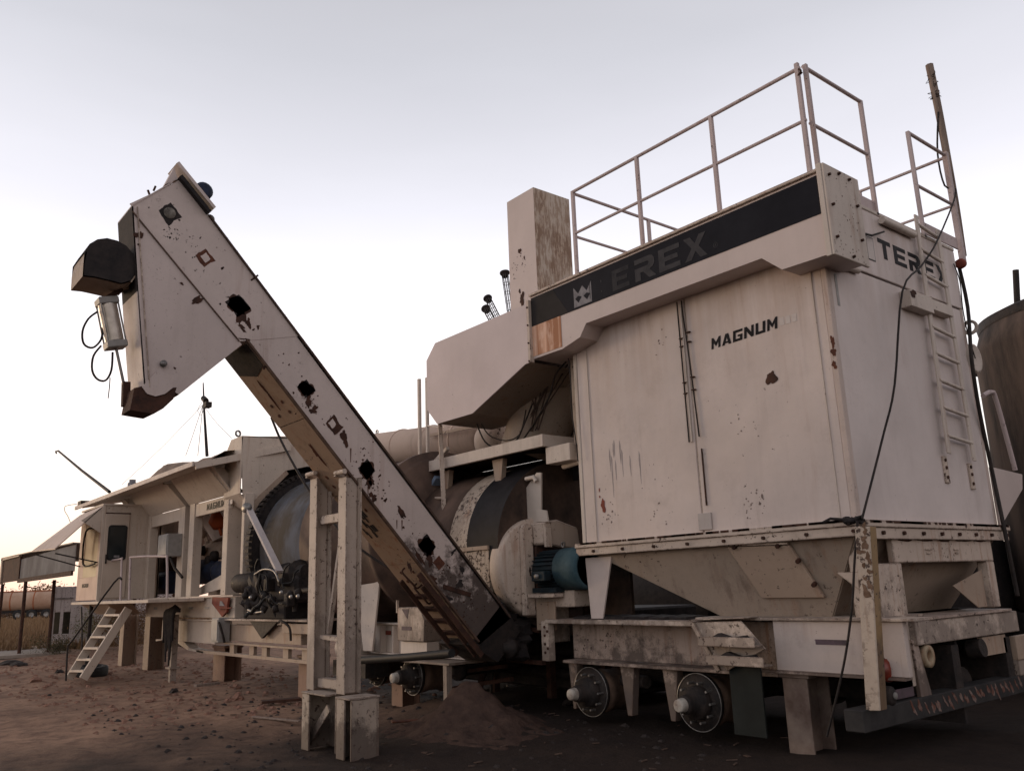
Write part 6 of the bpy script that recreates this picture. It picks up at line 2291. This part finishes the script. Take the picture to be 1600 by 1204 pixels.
# skid block added to darken the view behind the conveyor foot, with pipework
bs = thing('backing_skid', 'black skid added as dark backing, with pipes, behind the conveyor foot', 'dark backing', (-9.5, 8.8, 0))
mb = MB(); mb.box(-12.6, -8.35, 8.7, 10.2, .12, 1.25)
mb.build('backing_block', SOOT, bs, bevel=.03)
for y, z, r in ((8.5, 1.1, .09), (8.45, .75, .12), (8.5, .4, .07)):
    mb = MB(); mb.tube([(-12.8, y, z), (-8.2, y, z - .05)], r, 12)
    mb.build('pipe', OILY, bs)
rnd = random.Random(44)
for i in range(16):
    x = rnd.uniform(-12.3, -8.0)
    y = rnd.uniform(7.6, 8.4)
    z = rnd.uniform(.5, 1.5)
    pts = [V((x, y, z))]
    d = V((rnd.uniform(-1, 1), rnd.uniform(-.2, .2), rnd.uniform(-1, .6)))
    for k in range(4):
        d = (d + V((rnd.uniform(-.6, .6), rnd.uniform(-.2, .2), rnd.uniform(-.6, .5)))).normalized()
        pts.append(pts[-1] + d * .25)
    mb = MB(); mb.tube(pts, rnd.choice((.02, .03, .05)), 6)
    mb.build('pipe', OILY if i % 3 else RUSTD, bs)
for x in (-12.2, -10.9, -9.6, -8.5):
    mb = MB(); mb.box(x, x + .09, 8.3, 8.4, .05, 1.9)
    mb.build('upright', RUSTD, bs)
for px, py, rx, rz, sd_s in ((772, 968, .34, .3, 3), (790, 1000, .3, .26, 6), (758, 1000, .25, .2, 9)):
    c = at(px, py, Y=7.05)
    lump(c, rx, .3, rz, sd_s, amp=.5).build('tar_clump', SOOT, bs)
for px, py, r in ((778, 985, .15), (800, 1012, .12), (720, 1048, .12)):
    c = at(px, py, Y=6.9)
    mb = MB(); mb.lathe(c, (.2, -1, .1), [(0, 0), (0, r), (.08, r), (.1, r * .6), (.16, r * .5), (.16, 0)], 16)
    mb.build('flange_cover', OILY, bs)
for a, b_ in (((700, 1052), (790, 1040)), ((705, 1075), (800, 1060)), ((800, 975), (845, 985)), ((795, 1030), (850, 1035))):
    mb = MB(); mb.bar(at(*a, Y=7.4), at(*b_, Y=7.4), .06, .05)
    mb.build('cross_bar', RUSTD, bs)
# far beam and drums of the trailer, plus panels added to darken the gaps
mb = MB(); mb.box(-8.0, -4.3, 10.0, 10.06, .45, 1.19)
mb.build('far_beam', OILY, tr)
for x in (-7.6, -6.0):
    mb = MB(); mb.lathe((x, 9.3, .4), (0, 1, 0), [(0, 0), (0, .3), (.4, .3), (.42, .25), (.42, 0)], 28)
    mb.build('brake_drum', OILY, tr)
mb = MB(); mb.box(-5.35, -4.1, 8.9, 8.95, .15, 1.1)
mb.build('gap_panel', SOOT, tr)
mb = MB(); mb.box(-7.4, -5.2, 8.2, 8.25, .75, 1.15)
mb.build('gap_panel', OILY, tr)

mb = MB(); mb.box(-11.0, -8.3, 8.21, 8.26, 3.02, 3.40)  # dark panel added to close bright sky slits under the gallery
mb.build('dark_filler', SOOT, gl)
# ================================================================= hopper frame (left half)
hf = thing('hopper_frame', 'long cream feeder frame with open bays, chamfered posts and low overhanging roof', 'frame', (-18.5, 6.4, 1.6))
FYY = 6.0


def fx(px, py=930):
    return at(px, py, Y=FYY).x


ZB, ZP = 1.63, 3.5
for a, b_, deep in ((206, 217, .3), (220, 234, .18), (273, 288, .3), (290, 302, .18), (344, 356, .3)):
    x0, x1 = fx(a), fx(b_)
    mb = MB(); mb.box(x0, x0 + (x1 - x0) * .62, FYY, FYY + deep, ZB, ZP)
    p_ = mb.build('post', YARD, hf, bevel=.006)
    if deep > .2:
        mb = MB(); mb.prism([(x0, FYY, ZP), (x0 + (x1 - x0) * .62, FYY, ZP), (x0 + (x1 - x0) * .62, FYY - .42, 3.95), (x0, FYY - .42, 3.95)], (0, .3, .04))
        mb.build('knee_brace', YARD, p_, bevel=.004)
# beams over the bays
for a, b_ in ((221, 272), (290, 352)):
    x0, x1 = fx(a), fx(b_)
    mb = MB(); mb.box(x0 + .2, x1, FYY + .02, FYY + .08, ZP - .28, ZP - .02)
    bm_ = mb.build('bay_beam', YARD, hf, bevel=.006)
    mb = MB(); mb.prism([(x0 - .1, FYY + .02, ZP - .015), (x1 + .1, FYY + .02, ZP - .015), (x1 + .1, FYY - .40, 4.0), (x0 - .1, FYY - .40, 4.0)], (0, .02, .02))
    mb.build('sloping_panel', YARD, hf)
o = at(324, 782, Y=FYY + .019)
letters('MAGNUM', (o.x, FYY + .018, ZP - .21), (1, 0, 0), (0, 0, 1), .13, .135, .03, nf, BLACKP2, hf, th=.004)
mb = MB(); mb.box(o.x + 1.05, o.x + 1.35, FYY + .016, FYY + .0185, ZP - .2, ZP - .09)
mb.build('ghost_lettering', GHOSTW, hf)
# roof: sheet with front lip, lumpy tarp and ballast on top
eL, eR = at(120, 793, Y=5.2), at(305, 724, Y=5.2)
mb = MB(); mb.prism([(eL.x + .6, 5.2, 3.93), (eR.x, 5.2, 3.93), (eR.x, 8.2, 4.5), (eL.x + .6, 8.2, 4.5)], (0, 0, .03))
mb.build('roof_sheet', YARD, hf)
mb = MB(); mb.bar((eL.x, 5.17, 3.985), (eR.x, 5.17, 3.97), .04, .09)
mb.build('roof_lip', paint('paint_lip', (0.544, 0.457, 0.403), .3, .3, .3, seed=8), hf, bevel=.004)
mb = MB(); mb.bar((eR.x, 5.2, 3.93), (eR.x + .25, 6.9, 4.36), .10, .12)
mb.build('roof_end', YARD, hf)
TARP = plain('tarp', (.24, .17, .13), .9, (.12, .085, .065), 3, bump=.6, dist=.03)
mb = MB()
N1, N2 = 60, 8
vs = []
for i in range(N1 + 1):
    for j in range(N2 + 1):
        x = eL.x + 1.3 + (-15.65 - eL.x - 1.3) * i / N1
        y = 5.45 + 2.6 * j / N2
        z = 3.98 + .19 * (y - 5.2) + .10 + .10 * noise.noise(V((x * .8, y, 3))) + .04 * noise.noise(V((x * 4, y * 3, 5)))
        if x > -17.6:
            z += .07 * min(1, (x + 17.6))
        z += .28 * math.exp(-((x + 19.2) / 1.0) ** 2)
        if j == 0:
            z = 3.99 + .19 * .25
        vs.append((x, y, z))
mb.add(vs, [(i * (N2 + 1) + j, (i + 1) * (N2 + 1) + j, (i + 1) * (N2 + 1) + j + 1, i * (N2 + 1) + j + 1) for i in range(N1) for j in range(N2)], True)
tp = mb.build('roof_tarp', TARP)
tag(tp, 'lumpy brown tarpaulin lying over the feeder roof', 'tarpaulin')
c = at(203, 757, Y=5.3)
mb = MB(); mb.lathe((c.x, 5.35, 4.02), (0, 0, 1), [(0, .1), (.12, .1), (.14, .07), (.2, .07), (.2, 0)], 12)
tag(mb.build('roof_vent', PALE), 'small pale cap standing on the roof edge', 'vent')
mb = MB(); mb.box(eL.x + .05, eL.x + .4, 5.2, 5.4, 4.03, 4.15)
tag(mb.build('floodlight', OILY), 'small dark box light at the far left tip of the roof edge', 'lamp')
# things inside the bays
inn = thing('feeder_machinery', 'rusty and blue feeder drives with pale hopper bellies inside the open bays', 'machinery', (-18, 7.2, 1.7))
for i, (a, b_) in enumerate(((236, 272), (306, 346), (356, 378))):
    x0, x1 = at(a - 6, 850, Y=6.5).x, at(b_ + 4, 850, Y=6.5).x
    mb = MB(); mb.prism([(x0, 6.5, 3.5), (x1, 6.5, 3.5), (x1 - .25, 6.8, 2.95), (x0 + .45, 6.8, 2.8)], (0, 1.4, 0))
    mb.build('hopper_belly', WALL, inn)
    mb = MB(); mb.lathe(((x0 + x1) / 2 - .2, 7.0, 2.45), (1, .2, 0), [(-.6, 0), (-.6, .3), (-.5, .34), (.5, .34), (.6, .3), (.6, 0)], 20)
    mb.build('gearbox', (RUSTD, TAN, TAN)[i], inn)
    mb = MB(); mb.lathe(((x0 + x1) / 2 - .3, 6.7, (1.98, 2.15, 2.1)[i]), (1, .1, 0), [(-.7, 0), (-.7, .24), (-.6, .27), (.5, .27), (.6, .23), (.6, 0)], 20)
    mb.build('drive_motor', DARKBL, inn)
mb = MB()
rnd = random.Random(55)
for i in range(40):
    px = rnd.choice((rnd.uniform(312, 345), rnd.uniform(356, 376), rnd.uniform(236, 268)))
    c = at(px, rnd.uniform(830, 905), Y=6.9)
    mb.lathe(c, (rnd.uniform(-1, 1), -1, rnd.uniform(-.6, .6)), [(0, 0), (0, rnd.uniform(.05, .13)), (.15, rnd.uniform(.05, .12)), (.17, 0)], 9)
    if i % 2:
        mb.tube([c, c + V((rnd.uniform(-.4, .4), 0, rnd.uniform(-.5, .5)))], .03, 6)
mb.build('drive_parts', TAN, inn, kind='stuff')
mb = MB()
for (px, py) in ((330, 875), (338, 868), (325, 890), (318, 860)):
    mb.lathe(at(px, py, Y=6.6), (.2, -1, 0), [(0, 0), (0, .11), (.1, .1), (.1, 0)], 12)
mb.build('pulley', OILY, inn)
mb = MB(); mb.lathe(at(342, 812, Y=6.6), (.3, -.4, 1), [(-.16, 0), (-.16, .16), (0, .22), (.16, .12), (.22, 0)], 14)
mb.tube([at(330, 815, Y=6.6), at(342, 820, Y=6.6), at(346, 835, Y=6.6)], .04, 6)
mb.build('orange_valve', ORANGE, inn)
mb = MB(); mb.bar(at(233, 905, Y=6.9), at(350, 860, Y=6.9), .1, .3); mb.box(-19.6, -15.6, 7.0, 7.1, 1.64, 2.0)
mb.build('conveyor_frame', TAN, inn)
mb = MB(); mb.prism([at(304, 922, Y=6.3), at(376, 880, Y=6.3), at(376, 905, Y=6.3), at(350, 918, Y=6.3), at(304, 931, Y=6.3)], (0, .04, 0))
mb.build('sloping_guard', YARD, inn)
mb = MB(); mb.box(-20.8, -15.6, 8.1, 8.15, 2.15, 3.9)
mb.build('rear_sheet', plain('rear_rust', (.26, .13, .08), .85, (.12, .07, .05), 1.2), inn)
mb = MB(); mb.box(-20.8, -18.6, 8.0, 8.05, 1.63, 1.9)
mb.build('rear_sill', YARD, inn)
mb = MB(); mb.box(-17.7, -17.45, 6.5, 6.9, 1.64, 2.35); mb.box(-16.9, -16.2, 6.6, 7.0, 1.64, 2.1)
mb.build('cable_tray', TAN, inn)
mb = MB(); mb.bar(at(243, 870, Y=6.6), at(240, 930, Y=6.6), .05, .05)
mb.build('red_stay', REDOX, inn)
# right leg of the frame beside the drum
mb = MB(); mb.box(at(375, 900, X=-15.4).x, -15.28, at(376, 900, X=-15.4).y - .02, at(376, 900, X=-15.4).y + .16, 1.64, 3.45)
mb.build('post', YARD, hf, bevel=.005)
# grey cabinet on the post
c = at(250, 865, Y=5.8)
gb = thing('control_cabinet', 'pale grey cabinet mounted on the frame post between the open bays', 'electrical box', c)
a, b_ = at(248, 836, Y=5.7), at(276, 866, Y=5.7)
mb = MB(); mb.box(a.x, a.x + .62, 5.7, 6.0, b_.z, a.z)
mb.build('box_body', GREYBOX, gb, bevel=.01)
mb = MB(); mb.box(a.x + .03, a.x + .59, 5.685, 5.70, b_.z + .03, a.z - .03)
mb.build('door', GREYBOX, gb, bevel=.005)
mb = MB(); mb.tube([(a.x + .5, 5.8, b_.z), (a.x + .7, 5.85, b_.z - .25), (a.x + 1.2, 5.85, b_.z - .45)], .03, 6)
mb.build('conduit', OILY, gb)

# ================================================================= control cabin
cb = thing('control_cabin', 'cream metal operator cabin with dark rounded door window under a propped awning', 'cabin', (-21.9, 5.8, 1.6))
CXR, CXL, CY0, CY1 = -20.92, -22.9, 5.0, 6.3
mb = MB(); mb.box(CXR - .04, CXR, CY0 + .04, CY1, 1.63, 3.72)
mb.build('wall_panel', YARD, cb, bevel=.004)
CABF = paint('paint_cabfront', (0.562, 0.393, 0.317), .4, .5, .2, seed=200)
mb = MB(); mb.box(CXL, CXR - .0, CY0, CY0 + .04, 1.63, 2.15)
mb.build('wall_panel', CABF, cb, bevel=.004)
mb = MB(); mb.box(CXL, CXL + .5, CY0, CY0 + .04, 2.15, 3.45); mb.box(CXR - .25, CXR, CY0, CY0 + .04, 2.15, 3.72)
mb.build('wall_panel', CABF, cb, bevel=.004)
mb = MB(); mb.box(CXL + .5, CXR - .25, CY0 + .01, CY0 + .035, 2.5, 3.40); mb.box(CXL + .5, CXR - .25, CY0, CY0 + .04, 2.15, 2.5)
mb.build('wall_panel', paint('paint_cabshutter', (0.623, 0.511, 0.317), .2, .4, .15, seed=201), cb)
mb = MB(); mb.box(CXL, CXL + .04, CY0 + .04, CY1, 1.63, 3.5)
mb.build('wall_panel', YARD, cb)
mb = MB(); mb.box(CXL, CXR, CY1 - .04, CY1, 1.63, 3.7)
mb.build('wall_panel', YARD, cb)
mb = MB(); mb.box(CXL, CXR + .03, CY0 - .02, CY1, 3.72, 3.76)
mb.build('cabin_roof', YARD, cb)
mb = MB(); mb.box(CXR - .03, CXR + .02, CY0 - .02, CY0 + .05, 1.6, 3.72)
mb.build('corner_trim', YARD, cb, bevel=.006)
letters('MAGNUM', at(128, 918, Y=CY0) + V((0, -.001, 0)), (1, 0, 0), (0, 0, 1), .09, .085, .016, nf, BLACKP2, cb, th=.003)
# door
dy0, dy1 = at(160, 870, X=CXR).y, at(200, 870, X=CXR).y
do = None
mb = MB(); mb.box(CXR + .003, CXR + .03, dy0, dy1 - .02, 1.66, 3.53)
do = mb.build('door', paint('paint_door', (0.488, 0.401, 0.328), .3, .3, .2, seed=210), cb, bevel=.01)
wy0, wy1 = at(167, 850, X=CXR).y, at(197, 850, X=CXR).y
wz0, wz1 = at(180, 875, X=CXR).z, at(180, 820, X=CXR).z


def rrect(y0, y1, z0, z1, r, x, n_=5):
    out = []
    for cy_, cz_, a0 in ((y1 - r, z1 - r, 0), (y0 + r, z1 - r, 90), (y0 + r, z0 + r, 180), (y1 - r, z0 + r, 270)):
        for i in range(n_ + 1):
            a = math.radians(a0 + 90 * i / n_)
            out.append(V((x, cy_ + r * math.cos(a), cz_ + r * math.sin(a))))
    return out


mb = MB(); mb.prism(rrect(wy0, wy1, wz0, wz1, .07, CXR + .031), (.012, 0, 0))
mb.build('window_frame', RUBBER, do)
mb = MB(); mb.prism(rrect(wy0 + .03, wy1 - .03, wz0 + .03, wz1 - .03, .05, CXR + .044), (.003, 0, 0))
mb.build('window_glass', GLASS, do)
mb = MB(); mb.box(CXR + .03, CXR + .07, dy0 + .05, dy0 + .08, 2.42, 2.62)
mb.build('door_handle', OILY, do)
mb = MB(); mb.box(CXR + .048, CXR + .050, wy0 + .15, wy0 + .27, wz0 + .06, wz0 + .11)
mb.build('window_sticker', PALE, do)
mb = MB(); mb.box(CXR + .003, CXR + .012, dy0 - .03, dy1, 3.53, 3.56); mb.box(CXR + .003, CXR + .012, dy0 - .03, dy0, 1.66, 3.53)
mb.build('door_seal', RUSTD, cb)
# propped awning over the front window
A0, A1 = V((CXR, CY0, 3.70)), V((CXL - .2, CY0, 3.66))
B0, B1 = at(86, 858, X=CXR), at(50, 862, X=CXL - .2)
mb = MB(); mb.prism([A0, A1, B1, B0], (0, .0, .03))
aw = mb.build('awning', paint('paint_awning', (0.505, 0.383, 0.309), .3, .2, .1, seed=211), cb)
mb = MB(); mb.prism([A0 + V((0, .0, 0)), A0 + V((0, -.45, -.33)), A0 + V((0, 0, -.62))], (-.02, 0, 0))
mb.build('awning_cheek', YARD, cb)
sa, sb2 = V((CXR - .1, CY0 - .02, 2.45)), at(86, 864, X=CXR - .1)
mb = MB(); mb.tube([sa, sb2], .016, 6); mb.tube([V((CXL + .3, CY0 - .02, 2.42)), at(56, 866, X=CXL + .0)], .016, 6)
mb.build('awning_prop', OILY, cb)
mb = MB(); mb.tube([V((CXR - .25, CY0 - .03, 3.2)), V((CXR - .95, CY0 - .12, 3.2)), V((CXR - .98, CY0 - .12, 2.45)), V((CXR - .15, CY0 - .06, 2.43))], .022, 6)
mb.build('window_guard', OILY, cb)
# deck and stairs
dk2 = thing('cabin_deck', 'narrow steel landing with thin handrails in front of the cabin door', 'landing', (-20.4, 5.7, 1.5))
mb = MB(); mb.box(CXL - .2, -17.0, 4.95, 6.0, 1.54, 1.60)
mb.build('deck_plate', YARD, dk2, bevel=.004)
mb = MB(); mb.prism([(CXL + .1, 5.1, 1.54), (-20.4, 5.1, 1.54), (-20.8, 5.4, 1.3), (CXL + .5, 5.4, 1.3)], (0, .5, 0))
mb.build('belly_plate', TAN, dk2)
mb = MB(); mb.tube([(CXL + .9, 5.15, 1.54), (CXL + .85, 5.15, .05)], .045, 6)
mb.build('leg', OILY, dk2)


def pt(px, py, X):
    return at(px, py, X=X)


r1 = [at(188, 939, Y=5.25), at(190, 878, Y=5.25), at(187, 873, Y=5.25), at(155, 880, Y=5.25)]
mb = MB(); mb.tube(r1, .022, 8)
mb.build('handrail', RAIL, dk2)
x_, y_ = at(203, 936, Y=5.35), at(262, 933, Y=5.35)
mb = MB(); mb.tube([at(202, 936, Y=5.35), at(204, 877, Y=5.35), at(208, 870, Y=5.35), at(255, 869, Y=5.35), at(261, 875, Y=5.35), at(261, 934, Y=5.35)], .024, 8)
mb.build('handrail', RAIL, dk2)

sr = thing('stair', 'steep pale steel stair with pipe handrail leading up to the cabin landing', 'stairs', at(118, 1058, Z=0))
tl_, tr_ = at(176, 950, Y=5.2), at(201, 952, Y=5.2)
bl_, br_ = at(108, 1060, Y=4.45), at(131, 1059, Y=4.45)
wx = .85
topc, botc = V((-20.15, 5.2, 1.45)), V((-20.15, 4.42, .02))
tl_, bl_ = at(176, 950, Y=5.2), at(108, 1060, Y=4.45)
tr_, br_ = at(201, 950, Y=5.15), at(130, 1060, Y=4.42)
for p, q in ((tl_, bl_), (tr_, br_)):
    mb = MB(); mb.bar(p, q, .06, .16, up=(0, -1, 0))
    mb.build('stringer', YARD, sr, bevel=.004)
for i in range(6):
    f = (i + .6) / 6.3
    a, b_ = tl_.lerp(bl_, f), tr_.lerp(br_, f)
    mb = MB(); mb.bar(a, b_, .2, .04, up=(0, 0, 1))
    mb.build('tread', YARD, sr)
mb = MB(); mb.tube([at(103, 1063, Y=4.35), at(106, 1010, Y=4.35), at(113, 1000, Y=4.4), at(178, 910, Y=5.0), at(190, 905, Y=5.1)], .02, 6)
mb.build('handrail', OILY, sr)
mb = MB(); mb.tube([at(128, 990, Y=4.7), at(127, 948, Y=4.9)], .02, 6); mb.tube([at(128, 1015, Y=4.7), at(128, 990, Y=4.7)], .02, 6)
mb.build('handrail_post', OILY, sr)

# folded jack leg with a dark sack over it
jk = thing('jack_leg', 'slim pale jack leg with dark cloth and straps hanging over its top', 'jack', at(270, 1045, Y=5.95))
p, q = at(273, 960, Y=5.9), at(270, 1042, Y=5.9)
mb = MB(); mb.bar(p, q, .2, .12, up=(0, 1, 0), w2=.13)
mb.build('leg', WORN, jk, bevel=.006)
mb = MB(); mb.box(q.x - .16, q.x + .13, 5.8, 6.0, q.z - .03, q.z + .01); mb.box(q.x - .07, q.x + .05, 5.84, 5.96, -.05, q.z - .03)
mb.build('foot_plate', WORN, jk, bevel=.004)
mb = MB()
c = at(274, 956, Y=5.85)
rnd = random.Random(91)
for i in range(9):
    x = c.x - .25 + i * .065
    pts = [V((x, 5.86, c.z + .12 - abs(i - 4) * .02)), V((x - .02, 5.74, c.z + .0)), V((x - .05, 5.74, c.z - .35)), V((x - .1 + rnd.uniform(-.05, .05), 5.76, c.z - rnd.uniform(.5, 1.05)))]
    mb.tube(pts, .05, 6, r2=.018)
mb.build('cloth', SOOT, jk)

# ================================================================= masts on the left
ms = thing('antenna_mast', 'slim dark mast with small box and guy wires behind the feeder roof', 'mast', at(323, 706, Y=12))
mb = MB(); mb.tube([at(323.5, 712, Y=12), at(319, 640, Y=12), at(317.5, 598, Y=12)], .07, 8, r2=.025)
mb.build('pole', OILY, ms)
a = at(323, 634, Y=12)
mb = MB(); mb.box(a.x - .02, a.x + .33, 11.85, 12.1, a.z - .1, a.z + .12)
mb.build('camera_box', OILY, ms)
mb = MB(); mb.tube([at(318, 622, Y=12), at(322, 626, Y=12)], .12, 8)
mb.build('bracket', OILY, ms)
mb = MB()
for (px, py) in ((190, 757), (290, 712), (309, 712), (362, 684)):
    p, q = at(317, 632, Y=12), at(px, py, Y=11)
    mb.tube([p.lerp(q, k / 6) - V((0, 0, .25 * math.sin(math.pi * k / 6) * (p - q).length * .05)) for k in range(7)], .012, 4)
mb.tube([at(316, 628, Y=12), at(309, 640, Y=12), at(314, 648, Y=12), at(318, 640, Y=12)], .01, 4)
mb.build('guy_wire', WIRE, ms)
mb = MB(); mb.tube([at(171, 768, Y=6.5), at(128, 735, Y=6.5), at(91, 704, Y=6.5)], .05, 8, r2=.035)
mb.tube([at(91, 704, Y=6.5), at(87, 705, Y=6.5), at(88, 708, Y=6.5)], .03, 6)
tag(mb.build('leaning_pipe', OILY), 'thin dark pipe sticking out at an angle over the cabin roof', 'pipe')
mb = MB(); mb.tube([at(120, 787, Y=5.2), at(103, 790, Y=5.2), at(101, 797, Y=5.2), at(106, 806, Y=5.2), at(110, 816, Y=5.2)], .008, 5)
tag(mb.build('thin_wire', OILY), 'thin curly wire at the left tip of the roof', 'wire')

# ================================================================= tanks at the right
RT = at(1536, 640, Z=3)
RT.z = 0
rdir = RT.normalized()
rside = V((rdir.y, -rdir.x, 0))
tk_ = thing('vertical_tank', 'large dark brown vertical tank behind the dust collector at the right edge', 'tank', (-2.7, 13.8, 0))
TRr = 1.75
TC = rdir * 14.6 + rside * TRr
tztop = at(1560, 522, Y=TC.y).z
mb = MB(); mb.lathe(TC, (0, 0, 1), [(1.0, TRr - .05), (1.05, TRr), (tztop - .5, TRr), (tztop - .45, TRr + .0), (tztop - .1, TRr - .12), (tztop, TRr - .35)], 72)
ts = mb.build('tank_shell', TANKM, tk_)
mb = MB(); mb.lathe(TC, (0, 0, 1), [(tztop - .14, TRr - .1), (tztop - .02, TRr - .08), (tztop + .08, TRr - .3), (tztop + .14, 0)], 60)
mb.build('tank_lid', OILY, tk_)
for a in (math.radians(-92), ):
    mb = MB(); mb.bar(TC + V((math.cos(a) * (TRr + .01), math.sin(a) * (TRr + .01), 1.05)), TC + V((math.cos(a) * (TRr + .01), math.sin(a) * (TRr + .01), tztop - .5)), .07, .03, up=(0, -1, 0))
    mb.build('seam_strip', GREYBOX, ts)
mb = MB(); mb.lathe(TC, (0, 0, 1), [(-.1, TRr + .1), (1.0, TRr + .1), (1.0, 0)], 48)
mb.build('tank_base', OILY, tk_)
mb = MB(); mb.tube([at(1592, 530, Y=13.2), at(1587, 422, Y=13.2)], .045, 8)
mb.build('vent_pole', OILY, tk_)
mb = MB(); mb.tube([at(1553, 540, Y=13), at(1556, 533, Y=13), at(1572, 530, Y=13), at(1574, 536, Y=13)], .012, 5)
mb.build('lid_handle', STEEL, tk_)
mb = MB(); mb.box(TC.x - TRr - .15, TC.x - TRr + .3, TC.y - .1, TC.y + .2, tztop - .6, tztop - .4)
mb.build('bracket', OILY, tk_)
# black tank added behind the trailer to darken the gaps
bt = thing('backing_tank', 'black horizontal tank added as dark backing behind the dust collector trailer', 'tank', (-9, 13.5, 0))
mb = MB(); mb.lathe((-14, 13.5, 1.15), (1, 0, 0), [(0, 0), (.1, .9), (.3, 1.1), (8.4, 1.1), (8.6, .9), (8.7, 0)], 48)
mb.build('tank_shell', SOOT, bt)
mb = MB(); mb.box(-12.5, -12, 12.8, 14.2, -.05, .5)
sd3 = mb.build('saddle', SOOT, bt)
rep(sd3, [(4.5, 0, 0)])
# ================================================================= every separate piece becomes its own part
SPLIT = ('bolt', 'bolt_cluster', 'burnt_blotch', 'rust_patch', 'rust_run', 'pulley', 'step', 'slot', 'latch', 'stud', 'hose', 'pale_hose', 'wall_panel', 'awning_prop', 'angle_bar',
         'chute_edge', 'air_tank', 'tank_band', 'emblem_eye', 'brace', 'handrail_post', 'lug', 'mudguard_plate', 'loose_block', 'orange_valve', 'cable_tray', 'conveyor_frame',
         'cross_member', 'slat_edge', 'worn_stripe', 'flaked_patch', 'clevis', 'guy_wire', 'hinge_lug', 'leaf_spring', 'spring_hanger', 'ghost_lettering')


def islands(me):
    par = list(range(len(me.vertices)))

    def find(a):
        while par[a] != a:
            par[a] = par[par[a]]
            a = par[a]
        return a
    seen = {}
    for v in me.vertices:
        k = (round(v.co.x, 4), round(v.co.y, 4), round(v.co.z, 4))
        if k in seen:
            par[find(v.index)] = find(seen[k])
        else:
            seen[k] = v.index
    for e in me.edges:
        par[find(e.vertices[0])] = find(e.vertices[1])
    g = {}
    for p in me.polygons:
        g.setdefault(find(p.vertices[0]), []).append(p)
    return list(g.values())


for o in list(bpy.data.objects):
    if o.type != 'MESH' or o.parent is None or o.data.users > 1 or o.get('kind'):
        continue
    nm = o.name.split('.')[0]
    if nm not in SPLIT:
        continue
    gs = islands(o.data)
    if len(gs) < 2:
        continue
    if nm == 'bolt_cluster':
        nm = 'bolt'
    src = o.data
    for g in gs:
        idx = sorted({i for p in g for i in p.vertices})
        mp = {v: i for i, v in enumerate(idx)}
        me = bpy.data.meshes.new(nm)
        me.from_pydata([src.vertices[i].co[:] for i in idx], [], [[mp[i] for i in p.vertices] for p in g])
        me.polygons.foreach_set('use_smooth', [p.use_smooth for p in g])
        me.materials.append(src.materials[0])
        c = bpy.data.objects.new(nm, me)
        COL.objects.link(c)
        c.parent = o.parent
        c.location = o.location
        for md in o.modifiers:
            if md.type == 'BEVEL':
                m2 = c.modifiers.new('bevel', 'BEVEL')
                m2.width, m2.segments, m2.limit_method, m2.angle_limit = md.width, 1, 'ANGLE', md.angle_limit
    bpy.data.objects.remove(o)
